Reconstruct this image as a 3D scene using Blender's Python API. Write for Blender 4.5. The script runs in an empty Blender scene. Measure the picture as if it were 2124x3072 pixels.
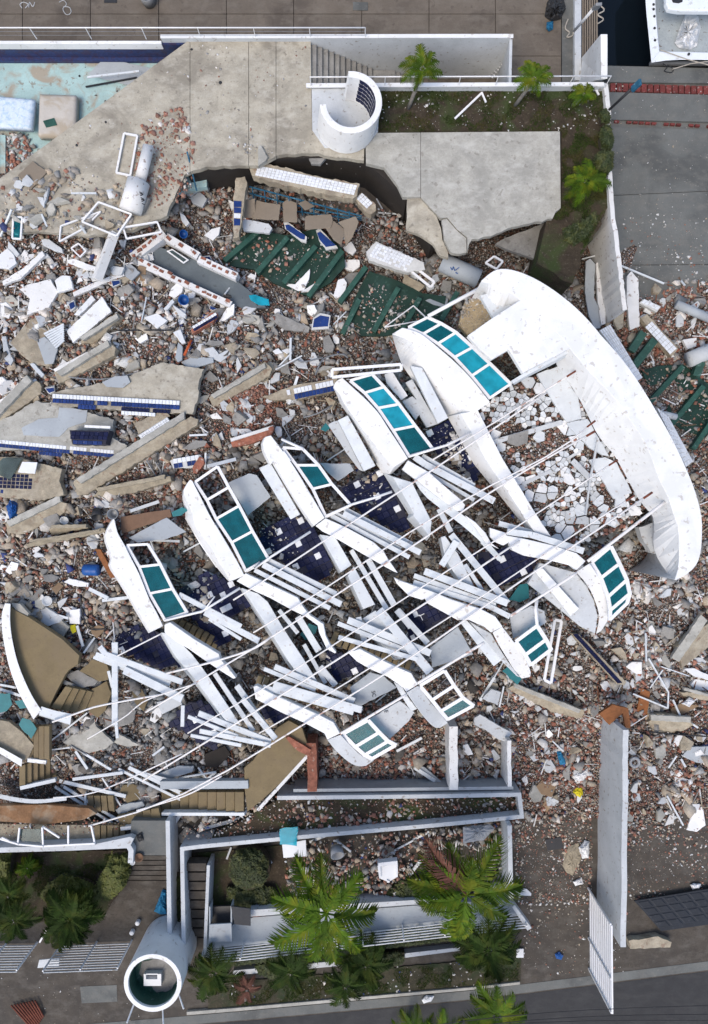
import bpy, bmesh, math, random
import numpy as np
from mathutils import Vector, Matrix, noise

# ------------------------------------------------------------------ camera, sky, sun, exposure
H, F = 28.0, 2100.0            # drone height over the street (m), focal length in photograph pixels
scene = bpy.context.scene
cam = bpy.data.cameras.new('drone_camera'); camo = bpy.data.objects.new('drone_camera', cam)
scene.collection.objects.link(camo); scene.camera = camo
cam.sensor_fit = 'VERTICAL'; cam.angle = 2 * math.atan(1536.0 / F)
cam.clip_start = 0.5; cam.clip_end = 1000
camo.location = (0, 0, H); camo.rotation_euler = (0, 0, 0)

SUN_EL, SUN_AZ = math.radians(60), math.radians(215)     # azimuth from +Y (north in the picture) to the east
world = bpy.data.worlds.new('World'); scene.world = world; world.use_nodes = True
wn = world.node_tree.nodes; wl_ = world.node_tree.links
sky = wn.new('ShaderNodeTexSky'); sky.sky_type = 'NISHITA'; sky.sun_disc = False
sky.sun_elevation = SUN_EL; sky.sun_rotation = SUN_AZ; sky.dust_density = 2.5; sky.ozone_density = 1.0; sky.air_density = 1.0
wl_.new(sky.outputs[0], wn['Background'].inputs[0]); wn['Background'].inputs[1].default_value = 0.15
sun = bpy.data.lights.new('sun', 'SUN'); sun.energy = 1.15; sun.angle = math.radians(28); sun.color = (1, .90, .76)
suno = bpy.data.objects.new('sun', sun); scene.collection.objects.link(suno)
sd = Vector((math.cos(SUN_EL) * math.sin(SUN_AZ), math.cos(SUN_EL) * math.cos(SUN_AZ), math.sin(SUN_EL)))
suno.rotation_euler = sd.to_track_quat('Z', 'Y').to_euler(); suno.location = sd * 60
vs = scene.view_settings; vs.view_transform = 'Standard'; vs.look = 'None'; vs.exposure = 0.72; vs.gamma = 1; vs.use_curve_mapping = False

# ------------------------------------------------------------------ helpers
R = random.Random(11); NR = np.random.RandomState(5)
COL = scene.collection
WL = {}                                    # world location of every object's origin
def W(x, y, z=0.0):
    s = (H - z) / F
    return Vector(((x - 1062) * s, (1536 - y) * s, z))
K = 708 / 1596
TL = {'A1': (0, 0, K), 'A2': (708, 0, K), 'A3': (1416, 0, K), 'B1': (0, 500, K), 'B2': (708, 400, K), 'B3': (1416, 500, K),
      'C1': (0, 1000, K), 'C2': (600, 1000, K), 'C3': (1150, 800, K), 'C4': (1416, 1000, K), 'D1': (0, 1500, K), 'D2': (600, 1500, K),
      'D3': (1300, 1400, K), 'E1': (0, 2050, K), 'E2': (600, 2050, K), 'E3': (1416, 1900, K), 'F1': (0, 2472, K), 'F2': (708, 2472, K),
      'F3': (1416, 2472, K), 'G1': (280, 1350, 1 / 3), 'G2': (760, 1350, 1 / 3), 'G3': (1240, 1350, 1 / 3), 'G4': (280, 1830, 1 / 3),
      'G5': (760, 1830, 1 / 3), 'G6': (1240, 1830, 1 / 3), 'G7': (0, 1780, 1 / 3), 'G8': (960, 1060, 1 / 3), 'V': (0, 0, 2124 / 1596), 'P': (0, 0, 1)}
def T(t, *pts):
    """reading points (x, y[, z]) of a detail view -> (px, py[, z]) of the whole picture"""
    ox, oy, k = TL[t]
    return [(ox + p[0] * k, oy + p[1] * k) + tuple(p[2:]) for p in pts]
def Zs(x): return min(4.3, max(1.75, 1.8 + (x - 400) / 600))       # the toppled facade climbs towards the east
def TZ(t, off, *pts): return [(p[0], p[1], Zs(p[0]) + off + (p[2] if len(p) > 2 else 0)) for p in T(t, *pts)]

def tag(o, label=None, cat=None, group=None, kind=None):
    if label: o['label'] = label
    if cat:
        o['category'] = cat
        if not kind and 'kind' not in o: o['kind'] = 'thing'
    if group: o['group'] = group
    if kind: o['kind'] = kind
    return o
def link(o, loc, parent=None):
    COL.objects.link(o); WL[o.name] = loc.copy()
    if parent is not None:
        o.parent = parent; o.location = loc - WL[parent.name]
    else: o.location = loc
    return o
def empty(name, loc, label, cat, group=None):
    o = bpy.data.objects.new(name, None); o.empty_display_size = .2
    link(o, Vector(loc)); return tag(o, label, cat, group)
def mk(name, V, Fc, mat, parent=None, smooth=False, label=None, cat=None, group=None, kind=None, bev=0, fm=None, norm=True):
    V = [Vector(v) for v in V]
    xs = [v.x for v in V]; ys = [v.y for v in V]; zs = [v.z for v in V]
    o0 = Vector(((min(xs) + max(xs)) / 2, (min(ys) + max(ys)) / 2, min(zs)))
    me = bpy.data.meshes.new(name); me.from_pydata([v - o0 for v in V], [], Fc)
    for m in (mat if isinstance(mat, (list, tuple)) else [mat]): me.materials.append(m)
    if fm:
        for p, i in zip(me.polygons, fm): p.material_index = i
    if norm:
        bm = bmesh.new(); bm.from_mesh(me); bmesh.ops.recalc_face_normals(bm, faces=bm.faces); bm.to_mesh(me); bm.free()
    if smooth:
        for p in me.polygons: p.use_smooth = True
    ob = bpy.data.objects.new(name, me); link(ob, o0, parent)
    if bev:
        b = ob.modifiers.new('edge', 'BEVEL'); b.width = bev; b.segments = 2; b.limit_method = 'ANGLE'; b.angle_limit = .6
    return tag(ob, label, cat, group, kind)
def jagp(pts, amp, step=14, seed=None):
    """roughen an outline (pixels) as broken concrete is"""
    r = random.Random(seed if seed is not None else int(pts[0][0] * 7 + pts[0][1])); out = []
    n = len(pts)
    for i in range(n):
        a, b = pts[i], pts[(i + 1) % n]
        L = math.hypot(b[0] - a[0], b[1] - a[1]); k = max(1, int(L / step))
        for j in range(k):
            t = j / k; q = [a[c] + (b[c] - a[c]) * t for c in range(len(a))]
            if j: q[0] += r.uniform(-amp, amp); q[1] += r.uniform(-amp, amp)
            out.append(tuple(q))
    return out
def jago(pts, amp, step=14):
    q = jagp(pts, amp, step); i = q.index(tuple(pts[-1])); return q[:i + 1]
def prism(name, pts, z, th, mat, parent=None, jag=0, step=14, **kw):
    """pts: pixel outline, read at its own height; z number, or None when pts carry z"""
    if jag: pts = jagp(pts, jag, step)
    top = [W(p[0], p[1], (p[2] if len(p) > 2 else 0) + (z or 0) if len(p) > 2 else z) for p in pts]
    n = len(top); V = top + [v - Vector((0, 0, th)) for v in top]
    Fc = [tuple(range(n)), tuple(range(2 * n - 1, n - 1, -1))] + [(i, i + n, (i + 1) % n + n, (i + 1) % n) for i in range(n)]
    return mk(name, V, Fc, mat, parent, **kw)
def resample(pl, n, smooth=False):
    P = [Vector(p) for p in pl]
    if smooth and len(P) > 2:
        Q = []
        for i in range(len(P) - 1):
            p0, p1, p2, p3 = P[max(i - 1, 0)], P[i], P[i + 1], P[min(i + 2, len(P) - 1)]
            for j in range(6):
                t = j / 6
                Q.append(.5 * ((2 * p1) + (p2 - p0) * t + (2 * p0 - 5 * p1 + 4 * p2 - p3) * t * t + (3 * p1 - p0 - 3 * p2 + p3) * t ** 3))
        P = Q + [P[-1]]
    d = [0]
    for a, b in zip(P, P[1:]): d.append(d[-1] + (b - a).length)
    out = []; j = 0
    for i in range(n):
        s = d[-1] * i / (n - 1)
        while j < len(P) - 2 and d[j + 1] < s: j += 1
        t = (s - d[j]) / max(1e-6, d[j + 1] - d[j]); out.append(P[j].lerp(P[j + 1], min(1, max(0, t))))
    return out
def loft(name, rails, mat, parent=None, n=14, smooth=True, **kw):
    """closed band through several pixel rails (px, py, z)"""
    rr = [[W(*p) for p in (r if smooth is None else resample(r, n, smooth))] for r in rails]
    m = len(rr); V = [v for r in rr for v in r]; Fc = []
    for a in range(m):
        b = (a + 1) % m
        for i in range(n - 1): Fc.append((a * n + i, a * n + i + 1, b * n + i + 1, b * n + i))
    Fc.append(tuple(a * n for a in range(m))); Fc.append(tuple(a * n + n - 1 for a in reversed(range(m))))
    return mk(name, V, Fc, mat, parent, **kw)
def byidx(pl, n):
    """n points at even stations along the readings"""
    P = [Vector(p) for p in pl]; out = []
    for j in range(n):
        f = j / (n - 1) * (len(P) - 1); i = min(int(f), len(P) - 2); t = f - i; p0, p1, p2, p3 = P[max(i - 1, 0)], P[i], P[i + 1], P[min(i + 2, len(P) - 1)]
        out.append(.5 * ((2 * p1) + (p2 - p0) * t + (2 * p0 - 5 * p1 + 4 * p2 - p3) * t * t + (3 * p1 - p0 - 3 * p2 + p3) * t ** 3))
    for _ in range(2): out = [out[0]] + [(a + b * 2 + c) / 4 for a, b, c in zip(out, out[1:], out[2:])] + [out[-1]]
    return [tuple(p) for p in out]
def drop(r, dz, dx=0, dy=0): return [(p[0] + dx, p[1] + dy, p[2] + dz) for p in r]
def bar(name, a, b, w, h, mat, parent=None, roll=0.0, **kw):
    """box beam between world points (top centre line)"""
    a = Vector(a); b = Vector(b); d = (b - a).normalized()
    s = d.cross(Vector((0, 0, 1)));  s = s.normalized() if s.length > 1e-4 else Vector((1, 0, 0))
    u = s.cross(d).normalized()
    if roll: q = Matrix.Rotation(roll, 3, d); s = q @ s; u = q @ u
    V = []
    for p in (a, b):
        for e, f in ((-.5, 0), (.5, 0), (.5, -1), (-.5, -1)): V.append(p + s * (w * e) + u * (h * f))
    return mk(name, V, [(0, 1, 2, 3), (7, 6, 5, 4), (0, 4, 5, 1), (1, 5, 6, 2), (2, 6, 7, 3), (3, 7, 4, 0)], mat, parent, **kw)
def barp(name, p, q, w, h, mat, parent=None, **kw): return bar(name, W(*p), W(*q), w, h, mat, parent, **kw)
def tubeVF(path, r, k=6, r2=None):
    V, Fc = [], []; n = len(path)
    for i, p in enumerate(path):
        p = Vector(p); d = (Vector(path[min(i + 1, n - 1)]) - Vector(path[max(i - 1, 0)])).normalized()
        s = d.orthogonal().normalized() if abs(d.z) > .9 else d.cross(Vector((0, 0, 1))).normalized(); u = s.cross(d)
        rr = r if r2 is None else r + (r2 - r) * i / max(1, n - 1)
        for j in range(k):
            a = 2 * math.pi * j / k; V.append(p + (s * math.cos(a) + u * math.sin(a)) * rr)
    for i in range(n - 1):
        for j in range(k): Fc.append((i * k + j, i * k + (j + 1) % k, (i + 1) * k + (j + 1) % k, (i + 1) * k + j))
    Fc.append(tuple(range(k))); Fc.append(tuple(range(n * k - 1, (n - 1) * k - 1, -1)))
    return V, Fc
def tube(name, path, r, mat, parent=None, k=6, r2=None, **kw):
    V, Fc = tubeVF(path, r, k, r2); return mk(name, V, Fc, mat, parent, smooth=k > 6, **kw)
def tubep(name, pts, r, mat, parent=None, **kw): return tube(name, [W(*p) for p in pts], r, mat, parent, **kw)
def join(parts):
    V, Fc = [], []
    for v, f in parts:
        o = len(V); V += list(v); Fc += [tuple(i + o for i in q) for q in f]
    return V, Fc
def boxVF(a, b, w, h):
    a = Vector(a); b = Vector(b); d = (b - a).normalized(); s = d.cross(Vector((0, 0, 1)))
    s = s.normalized() if s.length > 1e-4 else Vector((1, 0, 0)); u = s.cross(d).normalized(); V = []
    for p in (a, b):
        for e, f in ((-.5, 0), (.5, 0), (.5, -1), (-.5, -1)): V.append(p + s * (w * e) + u * (h * f))
    return V, [(0, 1, 2, 3), (7, 6, 5, 4), (0, 4, 5, 1), (1, 5, 6, 2), (2, 6, 7, 3), (3, 7, 4, 0)]
def inside(p, poly):
    x, y = p[0], p[1]; c = False; n = len(poly); j = n - 1
    for i in range(n):
        xi, yi = poly[i][0], poly[i][1]; xj, yj = poly[j][0], poly[j][1]
        if (yi > y) != (yj > y) and x < (xj - xi) * (y - yi) / (yj - yi) + xi: c = not c
        j = i
    return c
_cube = {}
def unit(mat, name):
    """shared little bevel-topped block, 1 x 1 x 1 with its top at z = 0"""
    k = (mat.name, name)
    if k not in _cube:
        e = .06; V = [(-.5 + e, -.5 + e, 0), (.5 - e, -.5 + e, 0), (.5 - e, .5 - e, 0), (-.5 + e, .5 - e, 0),
                      (-.5, -.5, -.3), (.5, -.5, -.3), (.5, .5, -.3), (-.5, .5, -.3), (-.5, -.5, -1), (.5, -.5, -1), (.5, .5, -1), (-.5, .5, -1)]
        Fc = [(0, 1, 2, 3)] + [(i, i + 4, (i + 1) % 4 + 4, (i + 1) % 4) for i in range(4)] + [(i + 4, i + 8, (i + 1) % 4 + 8, (i + 1) % 4 + 4) for i in range(4)]
        me = bpy.data.meshes.new(name); me.from_pydata(V, [], Fc); me.materials.append(mat); _cube[k] = me
    return _cube[k]
def block(name, mat, c, x, y, sx, sy, sz, parent=None):
    """one shared-mesh piece: centre of its face c, axes x, y (unit), sizes"""
    o = bpy.data.objects.new(name, unit(mat, name)); z = x.cross(y).normalized()
    M = Matrix((x, y, z)).transposed(); COL.objects.link(o); WL[o.name] = Vector(c)
    o.rotation_euler = M.to_euler(); o.scale = (sx, sy, sz); o.location = Vector(c)
    if parent is not None: o.parent = parent; o.location = Vector(c) - WL[parent.name]
    return o
def tilegrid(parent, o, u, v, nu, nv, matf, gap=.12, th=.02, lift=.012, miss=0.0, name='tile', ux=None, rnd=R):
    """nu x nv tiles on the parallelogram o, o+u, o+v (world)"""
    x = u.normalized(); nrm = u.cross(v).normalized(); y = nrm.cross(x)
    if nrm.z < 0 and abs(nrm.z) > .2: nrm = -nrm; y = -y
    a, b = u.length / nu, v.length / nv
    for i in range(nu):
        for j in range(nv):
            if rnd.random() < miss: continue
            c = o + u * ((i + .5) / nu) + v * ((j + .5) / nv) + nrm * (lift + rnd.uniform(0, .004))
            block(name, matf(i, j), c, x, y, a * (1 - gap), b * (1 - gap), th, parent)

# ------------------------------------------------------------------ materials
def nd(nt, t, **kw):
    n = nt.nodes.new(t)
    for k, v in kw.items(): setattr(n, k, v)
    return n
def mixc(nt, fac, a, b, blend='MIX'):
    m = nd(nt, 'ShaderNodeMix', data_type='RGBA', blend_type=blend)
    for s, v in ((0, fac), (6, a), (7, b)):
        if hasattr(v, 'is_linked'): nt.links.new(v, m.inputs[s])
        else: m.inputs[s].default_value = v if s == 0 else (*v[:3], 1)
    return m.outputs[2]
def ramp(nt, fac, lo, hi):
    m = nd(nt, 'ShaderNodeMapRange'); nt.links.new(fac, m.inputs[0]); m.inputs[1].default_value = lo; m.inputs[2].default_value = hi
    return m.outputs[0]
MATS = {}
def mat(name, c, rough=.8, var=.18, sc=1.2, spots=None, spot_amt=.5, spot_sc=9, c2=None, c2amt=.5, c2sc=.5, bump=.25, bsc=30, objv=.0, spec=.3, metal=0, coat=0, attr=False, streak=None, streak_sc=(1.1, 1.7, 1)):
    """layered procedural surface: tone drift, large patches (c2), specks (spots), fine relief"""
    m = bpy.data.materials.new(name); m.use_nodes = True; nt = m.node_tree; b = nt.nodes['Principled BSDF']; L = nt.links
    pos = nd(nt, 'ShaderNodeNewGeometry').outputs['Position']
    def ns(scale, detail=4, rough_=.6, dist=0):
        n = nd(nt, 'ShaderNodeTexNoise'); L.new(pos, n.inputs['Vector']); n.inputs['Scale'].default_value = scale
        n.inputs['Detail'].default_value = detail; n.inputs['Roughness'].default_value = rough_; n.inputs['Distortion'].default_value = dist
        return n.outputs[0]
    if attr:
        at = nd(nt, 'ShaderNodeAttribute', attribute_name='Col'); col = at.outputs[0]
        n1 = ns(14, 5); col = mixc(nt, ramp(nt, n1, .3, .75), mixc(nt, 1.0, col, (1 - var,) * 3, 'MULTIPLY'), mixc(nt, 1.0, col, (1 + var,) * 3, 'MULTIPLY'))
    else:
        n1 = ns(sc, 6, .65)
        lo = tuple(x * (1 - var) for x in c); hi = tuple(min(.95, x * (1 + var)) for x in c)
        col = mixc(nt, ramp(nt, n1, .3, .7), lo, hi)
    if not attr and bump:
        nf = ns(17, 8, .75); col = mixc(nt, ramp(nt, nf, .25, .75), mixc(nt, 1.0, col, (1 - var * 1.2,) * 3, 'MULTIPLY'), mixc(nt, 1.0, col, (1 + var * .7,) * 3, 'MULTIPLY'))
    if c2: col = mixc(nt, nd_mul(nt, ramp(nt, ns(c2sc, 5, .6, .6), .48, .62), c2amt), col, c2)
    if streak:
        mp = nd(nt, 'ShaderNodeMapping'); L.new(pos, mp.inputs[0]); mp.inputs['Scale'].default_value = streak_sc; sn = nd(nt, 'ShaderNodeTexNoise'); L.new(mp.outputs[0], sn.inputs['Vector']); sn.inputs['Scale'].default_value = 1.6; sn.inputs['Detail'].default_value = 7; sn.inputs['Roughness'].default_value = .7
        col = mixc(nt, nd_mul(nt, ramp(nt, sn.outputs[0], .48, .70), .7), col, streak)
    if spots: col = mixc(nt, nd_mul(nt, ramp(nt, ns(spot_sc, 3, .55), .62, .68), spot_amt), col, spots)
    if objv:
        oi = nd(nt, 'ShaderNodeObjectInfo'); mr = nd(nt, 'ShaderNodeMapRange'); L.new(oi.outputs['Random'], mr.inputs[0])
        mr.inputs[3].default_value = 1 - objv; mr.inputs[4].default_value = 1 + objv
        cmb = nd(nt, 'ShaderNodeCombineColor'); 
        for i in range(3): L.new(mr.outputs[0], cmb.inputs[i])
        col = mixc(nt, 1.0, col, cmb.outputs[0], 'MULTIPLY')
    L.new(col, b.inputs['Base Color']); b.inputs['Roughness'].default_value = rough
    b.inputs['Specular IOR Level'].default_value = spec; b.inputs['Metallic'].default_value = metal
    if coat: b.inputs['Coat Weight'].default_value = coat; b.inputs['Coat Roughness'].default_value = .15
    if bump:
        bp = nd(nt, 'ShaderNodeBump'); bp.inputs['Strength'].default_value = bump; bp.inputs['Distance'].default_value = .02
        L.new(ns(bsc, 5, .7), bp.inputs['Height']); L.new(bp.outputs[0], b.inputs['Normal'])
    MATS[name] = m; return m
def nd_mul(nt, a, f):
    m = nd(nt, 'ShaderNodeMath', operation='MULTIPLY'); nt.links.new(a, m.inputs[0]); m.inputs[1].default_value = f; return m.outputs[0]
M = MATS
mat('facade_white', (.70, .705, .70), .65, .05, .8, spots=(.30, .25, .2), spot_amt=.5, spot_sc=5, c2=(.60, .605, .60), c2amt=.7, c2sc=.9, bump=.15)
mat('chipped_white', (.62, .62, .61), .7, .06, 1.2, spots=(.25, .2, .17), spot_amt=.85, spot_sc=7, c2=(.55, .55, .53), c2amt=.7, c2sc=1.1, bump=.25)
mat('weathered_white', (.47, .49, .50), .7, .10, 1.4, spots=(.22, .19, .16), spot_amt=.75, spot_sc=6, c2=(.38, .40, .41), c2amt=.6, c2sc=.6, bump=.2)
mat('grey_plaster', (.34, .37, .39), .75, .08, .7, spots=(.2, .19, .18), spot_amt=.4, spot_sc=6, c2=(.27, .29, .31), c2amt=.6, c2sc=.35, bump=.15)
mat('deck_concrete', (.36, .33, .265), .85, .2, 1.6, spots=(.12, .10, .08), spot_amt=.5, spot_sc=5, c2=(.20, .18, .145), c2amt=.8, c2sc=.6, bump=.3, streak=(.46, .435, .37))
mat('pale_concrete', (.35, .34, .30), .85, .2, 1.8, spots=(.14, .12, .10), spot_amt=.45, spot_sc=4.5, c2=(.25, .245, .22), c2amt=.7, c2sc=.5, bump=.3, streak=(.47, .46, .42))
mat('beige_concrete', (.33, .285, .21), .9, .3, 2.2, spots=(.16, .08, .05), spot_amt=.5, spot_sc=4, c2=(.21, .175, .13), c2amt=.8, c2sc=1.1, bump=.5, streak=(.42, .38, .30), streak_sc=(1.5, 1.5, 1))
mat('grey_concrete', (.24, .235, .22), .9, .22, 2.0, spots=(.1, .09, .08), spot_amt=.5, spot_sc=6, c2=(.15, .145, .135), c2amt=.6, c2sc=.7, bump=.5)
mat('slate_plaster', (.105, .125, .135), .8, .15, .9, spots=(.06, .065, .07), spot_amt=.5, spot_sc=5, c2=(.075, .09, .10), c2amt=.6, c2sc=.6, bump=.15)
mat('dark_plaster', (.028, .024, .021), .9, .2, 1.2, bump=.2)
mat('dock_concrete', (.13, .109, .087), .88, .15, 1.0, spots=(.07, .055, .045), spot_amt=.5, spot_sc=3, c2=(.08, .066, .054), c2amt=.8, c2sc=.5, streak=(.165, .145, .12), bump=.3, bsc=60, objv=.06)
mat('ramp_concrete', (.125, .13, .123), .88, .14, .9, spots=(.2, .19, .17), spot_amt=.35, spot_sc=8, c2=(.075, .078, .075), c2amt=.8, c2sc=.4, streak=(.155, .15, .135), bump=.3, bsc=60, objv=.05)
mat('lot_concrete', (.070, .060, .049), .9, .28, 1.4, spots=(.05, .042, .036), spot_amt=.7, spot_sc=4, c2=(.05, .044, .038), c2amt=.8, c2sc=.6, streak=(.12, .11, .095), bump=.35, bsc=50)
mat('asphalt', (.036, .036, .037), .85, .14, 2.5, spots=(.03, .03, .03), spot_amt=.5, spot_sc=8, c2=(.028, .028, .029), c2amt=.6, c2sc=.4, streak=(.055, .054, .053), streak_sc=(.7, 1.4, 1), bump=.5, bsc=90)
mat('terrace_tan', (.18, .138, .075), .85, .14, 1.5, c2=(.17, .13, .08), c2amt=.6, c2sc=.7, spots=(.12, .09, .06), spot_amt=.5, spot_sc=8, bump=.25)
mat('rust_slab', (.22, .12, .06), .9, .3, 2.5, c2=(.30, .24, .17), c2amt=.7, c2sc=1.5, bump=.4)
mat('brick', (.24, .095, .062), .9, .35, 5, spots=(.34, .28, .23), spot_amt=.8, spot_sc=6, objv=.25, bump=.5)
mat('brick_paver', (.15, .035, .03), .85, .3, 5, spots=(.25, .22, .2), spot_amt=.6, spot_sc=7, objv=.2, bump=.4)
mat('navy_tile', (.0065, .010, .040), .45, .25, 3, spots=(.06, .06, .10), spot_amt=.6, spot_sc=11, objv=.3, bump=.05, spec=.12)
mat('blue_tile', (.013, .035, .14), .4, .2, 3, spots=(.1, .1, .14), spot_amt=.5, spot_sc=9, objv=.25, bump=.05, spec=.15)
mat('pool_wall_tile', (.025, .04, .115), .35, .3, 8, c2=(.05, .02, .03), c2amt=.5, c2sc=5, bump=.1)
mat('white_tile', (.64, .66, .68), .3, .05, 3, spots=(.4, .37, .33), spot_amt=.6, spot_sc=7, objv=.07, bump=.05, spec=.4)
mat('grout_white', (.50, .50, .48), .8, .1, 3, bump=.2)
mat('mortar_dark', (.03, .03, .045), .9, .2, 4, bump=.3)
mat('mortar_sand', (.30, .26, .19), .9, .25, 4, c2=(.2, .17, .13), c2amt=.6, c2sc=1.5, bump=.4)
mat('pool_floor', (.33, .47, .46), .7, .12, 1.4, c2=(.31, .25, .185), c2amt=.85, c2sc=1.3, spots=(.2, .16, .12), spot_amt=.7, spot_sc=5, bump=.15)
mat('green_paint', (.008, .032, .021), .55, .25, 2, spots=(.05, .10, .08), spot_amt=.5, spot_sc=5, c2=(.02, .055, .045), c2amt=.5, c2sc=1.2, bump=.2)
mat('green_trim', (.022, .075, .055), .5, .3, 3, spots=(.12, .18, .16), spot_amt=.6, spot_sc=5, bump=.2)
mat('frame_white', (.68, .68, .68), .5, .05, 2, spots=(.45, .42, .38), spot_amt=.5, spot_sc=8, bump=.05)
mat('timber_white', (.56, .59, .605), .6, .07, 2, spots=(.35, .3, .26), spot_amt=.6, spot_sc=6, c2=(.47, .50, .52), c2amt=.6, c2sc=1.2, bump=.12)  # white with the pale blue of shade put into its colour
mat('rod_paint', (.66, .64, .62), .45, .04, 4, spots=(.30, .13, .08), spot_amt=.7, spot_sc=3, bump=0)
mat('rust', (.16, .05, .03), .85, .3, 6, bump=.3)
mat('rebar_blue', (.02, .10, .17), .6, .3, 5, spots=(.18, .3, .36), spot_amt=.6, spot_sc=5, bump=.1)
mat('steel_grey', (.22, .23, .24), .5, .15, 3, bump=.1, metal=.3)
mat('dark_metal', (.022, .023, .026), .5, .2, 3, spots=(.06, .06, .06), spot_amt=.4, spot_sc=8, bump=.15)
mat('gate_black', (.016, .019, .025), .6, .2, 2, spots=(.06, .06, .065), spot_amt=.4, spot_sc=10, bump=.15)
mat('soil', (.045, .034, .022), .95, .35, 3, c2=(.035, .055, .014), c2amt=.8, c2sc=.8, spots=(.12, .1, .08), spot_amt=.5, spot_sc=12, bump=.8, bsc=22)
mat('verge', (.05, .045, .028), .95, .3, 3, c2=(.02, .036, .012), c2amt=.8, c2sc=.9, spots=(.12, .1, .08), spot_amt=.5, spot_sc=12, bump=.8, bsc=22)
mat('sand', (.33, .26, .16), .95, .25, 6, bump=.8)
def bed():
    m = mat('rubble_bed', (.15, .12, .10), .95, .3, 3, bump=1.0, bsc=14); nt = m.node_tree; L = nt.links; b = nt.nodes['Principled BSDF']
    pos = nd(nt, 'ShaderNodeNewGeometry').outputs['Position']; cols = []
    for s, in ((11,), (23,)):
        v = nd(nt, 'ShaderNodeTexVoronoi'); v.inputs['Scale'].default_value = s; L.new(pos, v.inputs['Vector'])
        sp = nd(nt, 'ShaderNodeSeparateColor'); L.new(v.outputs['Color'], sp.inputs[0]); cr = nd(nt, 'ShaderNodeValToRGB'); L.new(sp.outputs[0], cr.inputs[0]); cr.color_ramp.interpolation = 'CONSTANT'
        e = cr.color_ramp.elements; e[0].color = (.06, .05, .043, 1); e[1].position = .93; e[1].color = (.5, .49, .47, 1)
        for p, c in ((.14, (.17, .085, .058)), (.34, (.16, .135, .115)), (.52, (.27, .22, .17)), (.66, (.2, .19, .175)), (.80, (.23, .14, .10))): q = e.new(p); q.color = (*c, 1)
        edge = nd(nt, 'ShaderNodeTexVoronoi', feature='DISTANCE_TO_EDGE'); edge.inputs['Scale'].default_value = s; L.new(pos, edge.inputs['Vector'])
        cols.append((cr.outputs[0], ramp(nt, edge.outputs['Distance'], .0, .12), edge.outputs['Distance']))
    n = nd(nt, 'ShaderNodeTexNoise'); n.inputs['Scale'].default_value = 1.3; n.inputs['Detail'].default_value = 3; L.new(pos, n.inputs['Vector'])
    col = mixc(nt, ramp(nt, n.outputs[0], .42, .58), cols[0][0], cols[1][0])
    L.new(mixc(nt, cols[0][1], (.035, .03, .026), col), b.inputs['Base Color'])
    bp = nd(nt, 'ShaderNodeBump'); bp.inputs['Strength'].default_value = 1; bp.inputs['Distance'].default_value = .06; L.new(cols[0][1], bp.inputs['Height']); L.new(bp.outputs[0], b.inputs['Normal'])
    return m
bed()
mat('rubble', (.2, .2, .2), .9, .22, bump=.4, bsc=35, attr=True)
mat('board_brown', (.16, .095, .06), .8, .15, 3, bump=.15)
mat('board_kraft', (.24, .165, .10), .85, .1, 2, bump=.1)
mat('board_taupe', (.20, .165, .125), .8, .08, 1.5, bump=.1)
mat('timber_rust', (.22, .085, .03), .8, .25, 4, bump=.3)
mat('plastic_blue', (.01, .07, .25), .4, .1, 3, bump=0)
mat('plastic_teal', (.012, .14, .155), .5, .15, 3, bump=.1)
mat('plastic_white', (.64, .65, .66), .45, .05, 3, bump=.05)
mat('plastic_grey', (.30, .31, .32), .5, .1, 3, bump=.05)
mat('plastic_dark', (.03, .03, .032), .5, .2, 3, bump=.05)
mat('cloth_yellow', (.55, .47, .02), .8, .1, 6, bump=.5)
mat('cloth_blue', (.02, .16, .30), .8, .2, 6, bump=.5)
mat('orange_red', (.40, .075, .02), .7, .2, 4, bump=.2)
mat('mattress_beige', (.44, .41, .365), .9, .08, 3, c2=(.34, .28, .2), c2amt=.7, c2sc=1.2, bump=.35, bsc=24)
mat('boat_white', (.66, .70, .72), .35, .05, 2, spots=(.3, .27, .24), spot_amt=.5, spot_sc=5, bump=.05, coat=.2)
mat('boat_deck', (.33, .37, .39), .6, .15, 3, spots=(.12, .09, .07), spot_amt=.8, spot_sc=6, bump=.15)
mat('rope', (.36, .33, .28), .9, .2, 8, bump=.3)
mat('palm_leaf', (.048, .092, .005), .65, .4, 4, c2=(.14, .145, .008), c2amt=.6, c2sc=2.2, bump=.1, objv=.3, spec=.12)
mat('palm_dark', (.020, .038, .006), .7, .4, 4, c2=(.05, .055, .008), c2amt=.5, c2sc=2, bump=.1, objv=.3, spec=.1)
mat('palm_dead', (.11, .045, .03), .8, .3, 4, bump=.2)
mat('hedge_leaf', (.028, .040, .010), .6, .4, 6, c2=(.075, .08, .018), c2amt=.6, c2sc=3, bump=.1)
mat('hedge_bright', (.09, .10, .018), .6, .35, 6, c2=(.05, .065, .012), c2amt=.6, c2sc=3, bump=.1)
mat('grass_blade', (.024, .038, .008), .8, .4, 3, c2=(.06, .045, .018), c2amt=.6, c2sc=1.5, bump=0, spec=.1)
mat('trunk', (.20, .185, .165), .9, .25, 6, bump=.6)
def water():
    m = bpy.data.materials.new('water'); m.use_nodes = True; nt = m.node_tree; b = nt.nodes['Principled BSDF']
    b.inputs['Base Color'].default_value = (.0025, .005, .008, 1); b.inputs['Roughness'].default_value = .08
    b.inputs['Specular IOR Level'].default_value = .25
    n = nd(nt, 'ShaderNodeTexNoise'); n.inputs['Scale'].default_value = 2.5; bp = nd(nt, 'ShaderNodeBump'); bp.inputs['Strength'].default_value = .15
    nt.links.new(n.outputs[0], bp.inputs['Height']); nt.links.new(bp.outputs[0], b.inputs['Normal']); M['water'] = m
water()
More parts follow.
